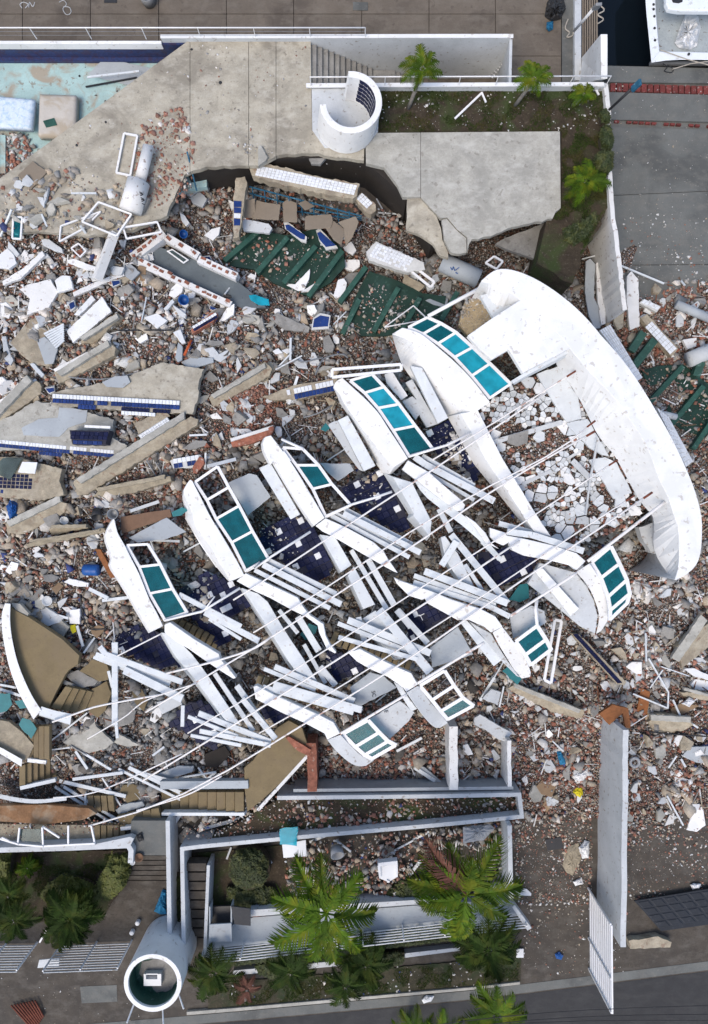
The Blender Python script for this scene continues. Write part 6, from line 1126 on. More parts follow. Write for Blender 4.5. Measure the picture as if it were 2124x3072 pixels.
for k in range(5): tread(ms, 'E1', [(640 + k * 42, 960), (676 + k * 42, 960), (676 + k * 42, 1070 - k * 10), (640 + k * 42, 1075 - k * 10)], .9 - k * .05)
rs = deb('rusty_slab', 'E1', [(-60, 830), (300, 820), (600, 845), (655, 880), (560, 925), (300, 955), (-60, 930)], 0, .25, 'rust_slab', 'rust stained concrete slab with a rounded front by the garden', 'slab', z=.9, jag=0)
loft('curved_coping', [[(p[0], p[1], 1.1) for p in T('E1', (-60, 735), (100, 770), (250, 785), (450, 770))], [(p[0], p[1], 1.1) for p in T('E1', (-60, 765), (100, 800), (250, 812), (450, 792))], [(p[0], p[1], .6) for p in T('E1', (-60, 765), (100, 800), (250, 812), (450, 792))], [(p[0], p[1], .6) for p in T('E1', (-60, 735), (100, 770), (250, 785), (450, 770))]], M['weathered_white'], n=14, label='curved white coping behind the rust stained slab', cat='coping')
rf = empty('white_balustrade', W(150, 2500, .8), 'broken white frame balustrade on the curved garden wall', 'balustrade')
for a, b in (((-30, 1045), (120, 1090)), ((120, 1090), (290, 1105)), ((290, 1103), (640, 1085)), ((118, 1090), (130, 980)), ((290, 1105), (283, 975)), ((285, 970), (400, 1045)), ((460, 1095), (460, 965)), ((640, 1085), (615, 965)), ((10, 1045), (60, 1070))):
    p, q = T('E1', a, b); barp('frame_bar', p + (1.5,), q + (1.55,), .06, .06, FR, rf)
prism('pane', T('E1', (135, 985), (275, 985), (280, 1075), (140, 1070)), 1.4, .015, M['glass_clear'], rf)
prism('stair_floor', T('E1', (-60, 950), (640, 960), (640, 1085), (-60, 1090)), .75, .4, M['mortar_sand'], label='sandy strip of floor behind the white balustrade', cat='floor')
# teal film scraps and sheets
for t, q, l, z in (('G7', [(-40, 900), (90, 900), (110, 1000), (60, 1060), (-40, 1080)], 'teal glass film under the tan parapet', 1.0), ('G7', [(130, 970), (200, 960), (240, 1030), (180, 1040)], 'small teal film scrap beside the tan parapet', 1.0), ('G7', [(170, 1180), (200, 1120), (270, 1140), (330, 1220), (280, 1310), (220, 1250)], 'crumpled teal film on the small landing', 1.15),
                   ('E2', [(540, 985), (660, 970), (655, 1100), (540, 1090)], 'teal glass sheet draped over the planter wall', 1.26), ('G6', [(800, 550), (850, 510), (975, 620), (935, 675)], 'flat teal glass sheet below the small teal window', 1.6), ('G3', [(855, 1350), (960, 1210), (1030, 1200), (1045, 1330), (960, 1370)], 'broken teal pane beside the lower white cheek', 2.3), ('G5', [(420, 220), (500, 120), (580, 150), (560, 210), (470, 270)], 'teal plastic scrap between the second and third storeys', 1.2), ('G1', [(705, 560), (800, 515), (860, 540), (790, 590), (715, 600)], 'dark teal tarp above the brown board', 1.6), ('C2', [(815, 650), (850, 605), (880, 640), (850, 665)], 'small teal scrap beside the fourth side panel', 1.5)):
    prism('teal_film', T(t, *q), z, .015, M['glass_cyan' if 'E2' in t else 'plastic_teal'], label=l, cat='film', jag=2)
prism('white_sheet', T('E2', (555, 1090), (715, 1060), (720, 1170), (565, 1180)), .9, .05, M['plastic_white'], label='square white panel below the teal glass in the palm yard', cat='panel')
# ------------------------------------------------------------------ household things
def bucket(label, px, py, r, h, m, z, tilt=(0, 0), name='bucket', cat='bucket', open_=True):
    c_ = W(px, py, z); n = 20; prof = [(.0, .04), (.82, 0), (1, 1), (.9, 1), (.75, .12), (0, .12)] if open_ else [(0, 0), (.9, .0), (1, .1), (1, .35), (.96, .4), (1, .65), (1, .92), (.9, 1), (0, 1)]
    Rm = Matrix.Rotation(tilt[0], 3, 'X') @ Matrix.Rotation(tilt[1], 3, 'Y'); V, Fc = [], []
    for (a, b) in prof:
        for k in range(n): V.append(c_ + Rm @ Vector((a * r * math.cos(6.2832 * k / n), a * r * math.sin(6.2832 * k / n), b * h)))
    for j in range(len(prof) - 1):
        for k in range(n): Fc.append((j * n + k, j * n + (k + 1) % n, (j + 1) * n + (k + 1) % n, (j + 1) * n + k))
    return mk(name, V, Fc, M[m], smooth=True, label=label, cat=cat)
p = T('B1', (1248, 905))[0]; bucket('round blue bucket in the west heap beside white basins', *p, .2, .3, 'plastic_blue', tp(*p) + .4, (.2, .1)); p = T('B1', (1238, 455))[0]; bucket('round blue tub left of the green floor', *p, .16, .25, 'plastic_blue', tp(*p) + .3, (.4, .3))
p = T('D1', (600, 490))[0]; bucket('blue plastic barrel lying left of the first storey', p[0] - 14, p[1] - 8, .22, .6, 'plastic_blue', tp(*p) + .35, (.1, 1.45), 'barrel', 'barrel', False)
p = T('D1', (655, 70))[0]; bucket('black plant pot above the brown board', *p, .2, .35, 'plastic_dark', tp(*p) + .25, (.9, .2), 'plant_pot', 'pot'); p = T('D1', (778, 90))[0]; bucket('grey metal bowl at the tip of the first storey band', *p, .2, .3, 'steel_grey', tp(*p) + .9, (.1, 0), 'metal_bowl', 'bowl')
p = T('D1', (322, 680))[0]; bucket('white round fan cover in the rubble above the terrace', *p, .2, .08, 'weathered_white', tp(*p) + .3, (.1, .1), 'fan_cover', 'fan'); p = T('D1', (440, 135))[0]; bucket('pale round lamp shade near sandy beams', *p, .16, .12, 'weathered_white', tp(*p) + .3, (.2, .1), 'lamp_shade', 'lamp shade')
p = T('E2', (920, 1110))[0]; bucket('white bucket in the palm yard rubble', *p, .27, .35, 'plastic_grey', .5, (.6, .2)); p = T('F1', (1010 - 70, 220))[0]
p = T('F1', (945, 218))[0]; bucket('purple round basket at the head of the garden steps', *p, .17, .12, 'board_brown', 1.0, (0, 0), 'basket', 'basket'); p = T('F1', (902, 252))[0]; bucket('small white tub beside the garden steps', *p, .1, .12, 'plastic_white', .9)
for i, (x, y) in enumerate(((938, 655), (900, 720))): p = T('F1', (x, y))[0]; bucket('white canister on the path, %s' % ['upper of two', 'lower of two'][i], *p, .09, .2, 'plastic_white', .02, (0, 0), 'canister', 'canister', False)
V = []; c_ = W(*T('E3', (1100, 872))[0], .45)
Vt, Ft = [], []
for i in range(24):
    for j in range(8):
        a, b = 6.2832 * i / 24, 6.2832 * j / 8; Vt.append(c_ + Vector(((.17 + .06 * math.cos(b)) * math.cos(a), (.17 + .06 * math.cos(b)) * math.sin(a), .06 * math.sin(b))))
for i in range(24):
    for j in range(8): Ft.append((i * 8 + j, ((i + 1) % 24) * 8 + j, ((i + 1) % 24) * 8 + (j + 1) % 8, i * 8 + (j + 1) % 8))
mk('tyre', Vt, Ft, M['plastic_grey'], smooth=True, label='small pale tyre ring lying east of the tall wall', cat='tyre')
def rag(name, label, cat, t, pts, z, m, amp=.06, seed=1, n=9):
    """crumpled cloth or bag: domed, wrinkled sheet over an outline"""
    q = T(t, *pts); cx_ = sum(p[0] for p in q) / len(q); cy_ = sum(p[1] for p in q) / len(q); q = jagp(q, 1, 7); k = len(q); V = [W(cx_, cy_, z + amp * 1.6)]; Fc = []
    for j in range(1, 6):
        f = j / 5
        for i, p in enumerate(q):
            zz = z + amp * 1.6 * (1 - f ** 2.2) + (amp * .8 * noise.noise(Vector((p[0] * .12 + seed, p[1] * .12, j * .9))) if j < 5 else 0); V.append(W(cx_ + (p[0] - cx_) * f, cy_ + (p[1] - cy_) * f, zz))
    for i in range(k): Fc.append((0, 1 + i, 1 + (i + 1) % k))
    for j in range(4):
        for i in range(k): Fc.append((1 + j * k + i, 1 + (j + 1) * k + i, 1 + (j + 1) * k + (i + 1) % k, 1 + j * k + (i + 1) % k))
    return mk(name, V, Fc, M[m], label=label, cat=cat)
rag('yellow_bag', 'crumpled yellow plastic bag on the brick crumbs', 'bag', 'E3', [(682, 1075), (700, 1030), (745, 1030), (750, 1080), (738, 1120), (700, 1095)], .15, 'cloth_yellow', .1)
rag('blue_cloth', 'crumpled blue cloth in the brick crumbs', 'cloth', 'E3', [(572, 800), (600, 795), (632, 860), (635, 885), (595, 890), (580, 840)], .35, 'cloth_blue', .08)
rag('white_bag', 'crumpled white bags above the yellow bag', 'bag', 'E3', [(665, 960), (740, 930), (785, 910), (792, 960), (740, 1020), (690, 1010)], .15, 'plastic_white', .1, 3)
rag('white_bag', 'heap of white plastic bags by the tall wall', 'bag', 'F3', [(720, 160), (760, 110), (795, 120), (790, 230), (745, 235)], .08, 'plastic_white', .12, 5); rag('dirty_plastic', 'dirty pale plastic sheet beside the tall wall', 'plastic sheet', 'F3', [(610, 280), (650, 150), (720, 130), (740, 230), (710, 300), (680, 350), (640, 330)], .03, 'mortar_sand', .06, 6); rag('white_bag', 'torn white bag at the gate end of the drive', 'bag', 'F3', [(680, 390), (740, 360), (755, 405), (700, 420)], .05, 'plastic_white', .06, 7)
rag('white_bag', 'crumpled white bag on the tan board', 'bag', 'E3', [(1415, 475), (1470, 430), (1510, 455), (1470, 500)], .55, 'plastic_white', .1, 8); rag('white_bag', 'white bag on the east driveway by the fallen door', 'bag', 'F3', [(1475, 410), (1500, 400), (1550, 405), (1540, 435), (1490, 445)], .05, 'plastic_white', .08, 9)
rag('blue_bag', 'small blue printed bag on the driveway', 'bag', 'F3', [(560, 880), (590, 862), (620, 890), (605, 918), (570, 910)], .05, 'plastic_blue', .05, 10); rag('white_bag', 'pale plastic bag on the street verge', 'bag', 'F2', [(1255, 1190), (1290, 1155), (1340, 1165), (1320, 1200), (1270, 1215)], .1, 'plastic_white', .08, 11)
rag('rubbish_heap', 'heap of litter with blue scraps beside the path wall', 'litter', 'F1', [(1040, 590), (1070, 520), (1100, 440), (1125, 450), (1128, 610), (1080, 610)], .05, 'cloth_blue', .12, 12); rag('black_bag', 'black bag hanging at the end of a white batten', 'bag', 'F1', [(920, 75), (960, 50), (972, 110), (940, 122)], 1.0, 'plastic_dark', .08, 13)
rag('grey_tarp', 'grey crumpled tarp at the yard wall', 'tarp', 'F3', [(-60, 20), (120, 0), (155, 30), (80, 110), (-60, 130)], .9, 'plastic_grey', .1, 14); rag('dark_sack', 'dark blue sack at the west frame edge', 'sack', 'C1', [(40, 1170), (70, 1120), (125, 1150), (120, 1230), (65, 1258)], 1.3, 'plastic_blue', .15, 15)
deb('black_sheet', 'F3', [(495, 105), (605, 88), (618, 165), (510, 183)], 0, .03, 'plastic_dark', 'black rectangular panel lying on the driveway', 'panel', z=.05, jag=0); deb('white_board', 'F3', [(285, 440), (370, 440), (402, 470), (400, 487), (286, 484)], 0, .05, 'plastic_white', 'white board lying at the gatepost of the palm yard', 'board', z=.08, jag=.5); deb('white_board', 'F3', [(298, 845), (350, 845), (350, 905), (300, 905)], 0, .05, 'plastic_white', 'white square board at the palm fence end', 'board', z=.1, jag=.4)
deb('gate_post', 'F3', [(270, 560), (290, 548), (405, 705), (375, 722)], 0, .5, 'weathered_white', 'leaning white gatepost at the fence end', 'post', z=1.3, jag=0)
tubep('orange_tube', [T('C1', (1295, 45))[0] + (tp(570, 1020) + .4,), T('C1', (1245, 150))[0] + (tp(555, 1060) + .4,)], .05, M['orange_red'], k=10, label='orange tube in the central heap', cat='tube')
# white plastic chair on its side, palm yard
ch = empty('white_chair', W(*T('E2', (1270, 1280))[0], .4), 'white plastic chair overturned in the palm yard', 'chair')
for nm, q, z, h in (('seat', [(1205, 1240), (1335, 1225), (1335, 1310), (1275, 1345), (1215, 1320)], 1.0, .05), ('leg', [(1200, 1235), (1222, 1232), (1225, 1320), (1212, 1320)], 1.1, .5), ('leg', [(1318, 1222), (1338, 1222), (1338, 1312), (1324, 1312)], 1.1, .5), ('backrest', [(1205, 1215), (1335, 1200), (1337, 1226), (1205, 1240)], 1.12, .3), ('leg', [(1262, 1330), (1285, 1338), (1280, 1350), (1265, 1348)], 1.05, .5)):
    prism(nm, T('E2', *q), z, h, M['plastic_white'], ch, bev=.01)
# meter cabinets
mc = empty('meter_cabinet', W(660, 2770, .5), 'grey metal cabinet with its top open beside the brown stairs', 'cabinet')
wb = [W(*p, 1.1) for p in T('F1', (1415, 680), (1565, 672), (1570, 795), (1412, 800))]
mk('door', wb + [v - Vector((0, 0, .06)) for v in wb], [(0, 1, 2, 3), (7, 6, 5, 4), (0, 1, 5, 4), (1, 2, 6, 5), (2, 3, 7, 6), (3, 0, 4, 7)], M['grey_plaster'], mc, bev=.01)
prism('cabinet_back', T('F1', (1418, 560), (1562, 555), (1562, 668), (1418, 678)), .6, .1, M['plastic_dark'], mc); barp('cabinet_side', T('F1', (1418, 560))[0] + (1.05,), T('F1', (1418, 680))[0] + (1.05,), .05, .5, M['grey_plaster'], mc); barp('cabinet_side', T('F1', (1564, 555))[0] + (1.05,), T('F1', (1564, 675))[0] + (1.05,), .05, .5, M['grey_plaster'], mc)
deb('cabinet_lid', 'F2', [(-35, 555), (98, 572), (98, 690), (-10, 680)], 0, .05, 'gate_black', 'dark grey metal door standing open beside the cabinet', 'metal door', z=1.1, jag=0); deb('red_ledge', 'F2', [(100, 590), (240, 580), (240, 615), (105, 630)], 0, .3, 'brick', 'low red brick ledge behind the dark door', 'ledge', z=.7, jag=1)
# rebar pile on the pavement
rp = empty('pipe_pile', W(90, 3040, 0), 'pile of rusty pipes on the street pavement', 'pipes')
for k in range(9): tubep('pipe', [T('F1', (75 + k * 20, 1225 - k * 4))[0] + (.12 + .02 * (k % 3),), T('F1', (230 + k * 8, 1400 - k * 12))[0] + (.12,)], .035, M['rust'], rp, k=8)
# mattresses and sheet in the pool
def mattress(label, t, q, z, m, th=.22):
    P4 = [W(*p, z) for p in T(t, *q)]; n = 14; V, Fc = [], []
    for j in range(n + 1):
        for i in range(n + 1):
            v = P4[0].lerp(P4[1], i / n).lerp(P4[3].lerp(P4[2], i / n), j / n); e = min(i, j, n - i, n - j) / n; v.z += .05 * (1 - math.exp(-e * 14)) + .008 * math.sin(i * 2.2) * math.sin(j * 2.2) - .05; V.append(v)
    for j in range(n):
        for i in range(n): Fc.append((j * (n + 1) + i, j * (n + 1) + i + 1, (j + 1) * (n + 1) + i + 1, (j + 1) * (n + 1) + i))
    rim = [i for i in range(n + 1)] + [(j + 1) * (n + 1) + n for j in range(n)] + [n * (n + 1) + n - 1 - i for i in range(n)] + [(n - 1 - j) * (n + 1) for j in range(n - 1)]
    b0 = len(V); V += [V[i] - Vector((0, 0, th)) for i in rim]; r_ = len(rim)
    for i in range(r_): Fc.append((rim[i], rim[(i + 1) % r_], b0 + (i + 1) % r_, b0 + i))
    Fc.append(tuple(range(b0, b0 + r_)))
    return mk('mattress', V, Fc, M[m], smooth=True, label=label, cat='mattress')
mattress('beige quilted mattress with a green patch in the pool', 'A1', [(265, 632), (512, 640), (505, 925), (255, 915)], 1.75, 'mattress_beige', .3); prism('green_patch', T('A1', (290, 818), (365, 797), (385, 845), (312, 862)), 1.775, .012, M['green_trim'], label='green paper lying on the beige mattress', cat='paper')
mattress('blue and white floral mattress at the pool edge', 'A1', [(-90, 640), (228, 668), (205, 865), (-90, 850)], 1.85, 'mattress_floral', .25)
deb('pool_sheet', 'A1', [(595, 500), (690, 405), (800, 410), (1040, 465), (990, 520), (910, 588), (700, 535)], 0, .02, 'grey_plaster', 'crumpled grey metal sheet lying in the empty pool', 'sheet', z=1.36, tilt=.03, jag=1); barp('dark_pole', T('A1', (578, 585))[0] + (1.42,), T('A1', (925, 522))[0] + (1.42,), .05, .05, M['dark_metal'], label='thin dark pole across the pool sheet', cat='pole')
# small things on deck and dock
V, Fc = tubeVF([W(*T('A2', (0, 0))[0], 2.2), W(*T('A2', (0, 0))[0], 2.21)], .1)
for i, (t, a, r) in enumerate((('A1', (1490, 560), .06), ('A1', (1296, 335), .04), ('A1', (715, 827), .04), ('A1', (519, 983), .045), ('A1', (538, 515), .04))):
    c_ = W(*T(t, a)[0], 2.2 if i < 4 else 1.3); tube('floor_drain', [c_ - Vector((0, 0, .05)), c_ + Vector((0, 0, .02))], r, M['dark_metal'], k=12, label='small dark drain pipe stub, %s' % ['on the middle deck joint', 'at the deck corner by the pool', 'on the diagonal deck edge', 'on the deck edge by the mattress', 'in the pool floor'][i], cat='drain')
rag('black_bags', 'black rubbish bags piled on the dock', 'bags', 'A3', [(505, 20), (530, -20), (620, -20), (635, 60), (600, 130), (540, 145), (490, 110)], .05, 'plastic_dark', .3, 21); rag('blue_bag', 'dark blue bag below the black rubbish bags', 'bag', 'A3', [(505, 150), (550, 140), (548, 200), (520, 215), (502, 195)], .05, 'cloth_blue', .15, 22)
bucket('grey dock bin with a black and yellow rim', *T('A1', (1012, 20))[0], .3, .5, 'steel_grey', .02, (0, 0), 'dock_bin', 'bin'); deb('hatch', 'A2', [(790, 12), (892, 14), (892, 70), (790, 68)], 0, .04, 'ramp_concrete', 'grey inspection hatch on the dock', 'hatch', z=.03, jag=0); deb('black_mat', 'A1', [(703, -30), (790, -30), (790, 18), (703, 18)], 0, .04, 'plastic_dark', 'black mat at the top of the dock', 'mat', z=.03, jag=0)
for i, pts in enumerate(([(650, 130), (630, 190), (660, 220), (640, 250), (680, 240), (690, 190), (720, 170)], [(800, 60), (860, 40), (895, 70), (850, 100), (890, 130), (850, 160)])): tubep('rope', [p + (.1,) for p in resample([(a, b, 0) for a, b in T('A3', *pts)], 24, True) for p in [(p[0], p[1])]], .025, M['rope'], k=6, label=['pale rope tangled on the quay', 'cable coil hanging by the lamp pole'][i], cat='rope')
def lamp(label, t, a, b, za, zb, mp):
    e = empty('flood_lamp', W(*T(t, a)[0], za), label, 'lamp'); tubep('pole', [T(t, a)[0] + (za,), T(t, b)[0] + (zb,)], .05, M[mp], e, k=8); d = (W(*T(t, b)[0], zb) - W(*T(t, a)[0], za)).normalized(); v = W(*T(t, b)[0], zb)
    bar('lamp_head', v, v + d * .45, .22, .1, M['steel_grey' if mp != 'dark_metal' else 'rebar_blue'], e, bev=.02); return e
lamp('white lamp pole with a grey head by the quay', 'A3', (690, 210), (830, 50), 1.0, 3.2, 'frame_white'); lamp('dark lamp pole with a blue head over the ramp', 'A3', (925, 745), (1075, 605), 2.2, 3.4, 'dark_metal')
wl_e = empty('angle_scrap', W(1400, 330, 2.05), 'bent white L shaped strip in the palm garden', 'scrap'); barp('strip', T('A3', (-115, 800))[0] + (2.12,), T('A3', (68, 625))[0] + (2.12,), .07, .05, FR, wl_e); barp('strip', T('A3', (66, 622))[0] + (2.13,), T('A3', (95, 690))[0] + (2.13,), .06, .05, FR, wl_e)
barp('white_strip', T('A3', (836, 597))[0] + (2.1,), T('A3', (858, 640))[0] + (2.1,), .07, .04, FR, label='short white strip at the garden corner', cat='strip')
tubep('blue_rod', [T('A1', (1265, 1025))[0] + (2.4,), T('A1', (1330, 1290))[0] + (1.6,)], .03, M['rebar_blue'], label='blue steel rod leaning over the deck edge', cat='rod')
lv = deb('louvre_panel', 'B1', [(292, 1125), (430, 1058), (432, 1180), (380, 1232)], .6, .04, 'weathered_white', 'pale corrugated louvre panel on the broad broken slab', 'panel', jag=0)
for k in range(8):
    t_ = (k + .5) / 8; a = T('B1', (292 + (380 - 292) * t_, 1125 + (1232 - 1125) * t_))[0]; b = T('B1', (430 + 2 * t_, 1058 + 122 * t_))[0]; z = WL[lv.name].z + .08; barp('slat', a + (z,), b + (z,), .07, .03, M['timber_white'], lv)
for k, (t, q, l) in enumerate((('B1', [(800, 1108), (1000, 1105), (1180, 1100), (1200, 1030)], 'thick dark cable in the west heap'), ('C1', [(380, 270), (500, 300), (700, 310), (920, 270)], 'bent rebar above the upper tiled slab'), ('C1', [(1050, 870), (1100, 960), (1080, 1000), (990, 860)], 'rusty rebar loop below the longest beam'), ('D1', [(540, 640), (560, 760), (600, 870), (720, 870)], 'black iron bar in the rubble above the navy floor'), ('D1', [(630, 480), (680, 540), (730, 600)], 'grey iron bar beside the blue barrel'), ('E1', [(480, 420), (560, 470), (640, 500)], 'bent wire below the pale slab'), ('E3', [(1200, 665), (1400, 685), (1640, 700)], 'dark iron pipe east of the tall wall'), ('C2', [(780, 280), (820, 190), (860, 160), (960, 140), (1000, 165)], 'bent grey conduit in the central heap'), ('C2', [(520, 230), (660, 180), (690, 195), (830, 165)], 'thin grey conduit beside the white sticks'), ('C2', [(700, 570), (800, 540), (890, 490)], 'straight rebar left of the fourth storey'))):
    tubep('steel_bar', [(p[0], p[1], tp(p[0], p[1]) + .3) for p in resample([(a, b, 0) for a, b in T(t, *q)], 10, True)], .03, M['dark_metal' if 'dark' in l or 'black' in l else 'steel_grey'], label=l, cat='steel bar')
# power lines over the street
for i, (a, b) in enumerate((((620, 1345), (1640, 1228)), ((900, 1342), (1640, 1288)), ((480, 1352), (1640, 1330)))):
    p, q = T('F3', a, b); tube('power_line', [W(p[0] - 900, p[1] + 100, 7.5).lerp(W(*q, 7.5), t_) - Vector((0, 0, .5 * math.sin(math.pi * t_))) for t_ in np.linspace(0, 1, 12)], .012, M['dark_metal'], k=5, label='black power line over the street, %s' % ['northmost', 'middle one', 'southmost'][i], cat='cable')
# ------------------------------------------------------------------ boat
bo = empty('boat', W(2050, 60, -1.2), 'white motor boat moored stern first in the dark water', 'boat')
hz = -.1
loft('hull', [[(p[0], p[1], .35) for p in T('A3', (1170, -300), (1172, 0), (1200, 300), (1212, 420))], [(p[0], p[1], .35) for p in T('A3', (1240, -300), (1240, 0), (1262, 300), (1268, 345))], [(p[0], p[1], -.5) for p in T('A3', (1245, -300), (1245, 0), (1266, 300), (1270, 342))], [(p[0], p[1], -1.2) for p in T('A3', (1215, -300), (1215, 0), (1240, 290), (1250, 400))]], M['boat_white'], bo, n=10, bev=.03)
loft('transom', [[(p[0], p[1], .3) for p in T('A3', (1205, 345), (1400, 350), (1900, 362))], [(p[0], p[1], .3) for p in T('A3', (1212, 425), (1400, 405), (1900, 412))], [(p[0], p[1], -1.2) for p in T('A3', (1230, 395), (1400, 395), (1900, 400))], [(p[0], p[1], -.6) for p in T('A3', (1205, 345), (1400, 350), (1900, 362))]], M['boat_white'], bo, n=8, bev=.03)
prism('cockpit_floor', T('A3', (1230, -300), (1900, -300), (1900, 360), (1262, 350)), -.35, .2, M['boat_deck'], bo)
prism('cabin_roof', T('A3', (1310, -300), (1312, 20), (1330, 60), (1400, 72), (1900, 75), (1900, -300)), .9, .25, M['boat_white'], bo, bev=.05); prism('hatch', T('A3', (1345, -20), (1425, -20), (1425, 10), (1400, 20), (1360, 15)), .93, .03, M['dark_metal'], bo, bev=.01)
barp('rub_rail', T('A3', (1205, 425))[0] + (-.2,), T('A3', (1900, 425))[0] + (-.2,), .12, .12, M['steel_grey'], bo)
for x, y in ((1228, 30), (1228, 62), (1233, 110), (1235, 190), (1238, 272), (1467, 365)): c_ = W(*T('A3', (x, y))[0], .36); tube('fitting', [c_ - Vector((0, 0, .03)), c_ + Vector((0, 0, .01))], .05, M['dark_metal'], bo, k=10)
rag('sail_bag', 'white crumpled sack lying in the boat cockpit', 'sack', 'A3', [(1370, 290), (1400, 200), (1440, 100), (1490, 85), (1530, 110), (1548, 190), (1520, 310), (1470, 338), (1400, 325)], -.3, 'plastic_white', .35, 31)
tubep('rope', [p for p in [T('A3', (1268, 335))[0] + (.4,), T('A3', (1450, 400))[0] + (.3,), T('A3', (1640, 450))[0] + (.2,)]], .02, M['rope'], label='mooring rope from the boat corner to the east', cat='rope'); tubep('rope', [T('A3', (1355, 468))[0] + (.1,), T('A3', (1480, 430))[0] + (.2,), T('A3', (1640, 410))[0] + (.3,)], .02, M['rope'], label='mooring rope lying from the ramp edge to the boat', cat='rope'); tubep('rope', [(p[0], p[1], .05) for p in resample([(a, b, 0) for a, b in T('A3', (1290, 430), (1320, 455), (1300, 480), (1350, 490), (1360, 465), (1320, 440))], 20, True)], .02, M['dark_metal'], label='dark rope coil on the ramp edge', cat='rope')
# ------------------------------------------------------------------ plants
def frond_mesh(name, m, L=1.0, n=40, width=.36, droop=.5, seed=0, fold=.25):
    r = random.Random(seed); V, Fc = [], []
    def rach(t): return Vector((L * t * (1 - .12 * t * t), 0, L * (.22 * t - droop * t * t)))
    for i in range(9):
        t = i / 8; p = rach(t); w = .016 * (1 - .8 * t) * L; V += [p + Vector((0, -w, 0)), p + Vector((0, w, 0)), p + Vector((0, 0, w))]
    for i in range(8):
        a, b = i * 3, i * 3 + 3; Fc += [(a, b, b + 2, a + 2), (a + 1, a + 2, b + 2, b + 1)]
    for i in range(n):
        t = .12 + .88 * i / n; p = rach(t); ll = width * L * (math.sin(math.pi * min(1, .18 + t * .86)) ** .6) * r.uniform(.85, 1.1)
        for sgn in (-1, 1):
            a = math.radians(62 - 34 * t + r.uniform(-6, 6)); d = Vector((math.cos(a), sgn * math.sin(a), r.uniform(-.05, .1) + fold * .6)); q = p + d * ll * .55; e = p + d * ll + Vector((0, 0, -ll * (.35 + fold)))
            w = .013 * L * r.uniform(.9, 1.3); s_ = Vector((w, 0, 0)); o_ = len(V); V += [p - s_, p + s_, q + s_ * .9, q - s_ * .9, e]; Fc += [(o_, o_ + 1, o_ + 2, o_ + 3), (o_ + 3, o_ + 2, o_ + 4)]
    me = bpy.data.meshes.new(name); me.from_pydata(V, [], Fc); me.materials.append(m); return me
FM = {k: [frond_mesh('frond', M[k], seed=s, droop=d) for s, d in ((1, .35), (2, .5), (3, .65))] for k in ('palm_leaf', 'palm_dark', 'palm_dead')}
def palm(label, base, crown, zb, zc, L, n, key='palm_leaf', seed=0, dead=0, angs=None, cat='palm tree', name='palm_tree'):
    r = random.Random(seed); A = W(*base, zb); C_ = W(*crown, zc); e = empty(name, A, label, cat, 'palms of the garden and street')
    tube('trunk', [A.lerp(C_, t) + Vector((0, 0, 0)) for t in (0, .3, .6, 1)], .11 if L > 1 else .07, M['trunk'], e, k=9, r2=.06)
    for k in range(n):
        a = angs[k] if angs and k < len(angs) else 6.2832 * k / n + r.uniform(-.25, .25); up = 1 if k < n * .65 else .6
        o_ = bpy.data.objects.new('frond', r.choice(FM['palm_dead' if k < dead else key])); COL.objects.link(o_); o_.parent = e; o_.location = C_ - A; s_ = L * r.uniform(.85, 1.12) * (1 if k < n * .7 else .75)
        o_.rotation_euler = (r.uniform(-.25, .25), r.uniform(-.25, .12) - (.35 if k >= n * .7 else 0), a); o_.scale = (s_, s_, s_)
D = math.radians
palm('small palm in the garden nearest the round wall', T('A2', (1165, 735))[0], T('A2', (1265, 470))[0], 2.0, 3.9, .85, 11, seed=1); palm('small palm beside the white L shaped strip', T('A3', (290, 715))[0], T('A3', (420, 540))[0], 2.0, 3.6, .85, 10, seed=2); palm('small palm at the northeast garden corner', T('A3', (680, 715))[0], T('A3', (760, 640))[0], 2.0, 3.0, .6, 10, 'palm_leaf', seed=3); palm('small palm on the east garden strip above the crown', T('A3', (690, 1300))[0], T('A3', (775, 1230))[0], 2.0, 3.0, .95, 12, seed=4)
palm('large palm in the yard with fronds over the fence', (960, 2700), T('F2', (612, 605))[0], 0.4, 4.2, 2.2, 11, seed=5, angs=[D(100), D(128), D(160), D(-148), D(-105), D(-84), D(-12), D(45), D(70), D(190), D(-40), D(140)]); palm('large palm above the yard wall and gatepost', (1330, 2640), T('F2', (1560, 480))[0], .4, 4.3, 2.25, 12, seed=6, dead=1, angs=[D(130), D(110), D(142), D(168), D(-155), D(-110), D(-95), D(10), D(60), D(85), D(-25), D(185), D(35)])
palm('palm at the street edge below the fence end', (1490, 2990), T('F3', (170, 1300))[0], .1, 3.2, 1.35, 12, seed=7); palm('palm tips at the south frame edge, west of two', (1225, 3060), T('F2', (1205, 1420))[0], .1, 3.0, 1.1, 9, seed=8); palm('palm tips at the south frame edge, east of two', (1320, 3070), T('F2', (1385, 1440))[0], .1, 3.0, 1.0, 9, seed=9)
palm('young palm on the verge beneath the large yard palm', (890, 2960), T('F2', (370, 1010))[0], .1, 1.6, 1.1, 12, 'palm_dark', seed=10); palm('young palm on the verge with broad bright fronds', (1040, 2990), T('F2', (740, 1100))[0], .1, 1.8, 1.0, 9, 'palm_dark', seed=11); palm('dark young palm behind the verge litter', (1090, 2930), T('F2', (880, 960))[0], .1, 1.5, 1.2, 13, 'palm_dark', seed=12); palm('dark palm below the fence end at the drive', (1470, 2850), T('F3', (110, 860))[0], .1, 2.4, 1.4, 15, 'palm_dark', seed=13); palm('dark young palm beside the round tower', (660, 2950), T('F1', (1440, 1010))[0], .1, 1.6, 1.2, 12, 'palm_dark', seed=14)
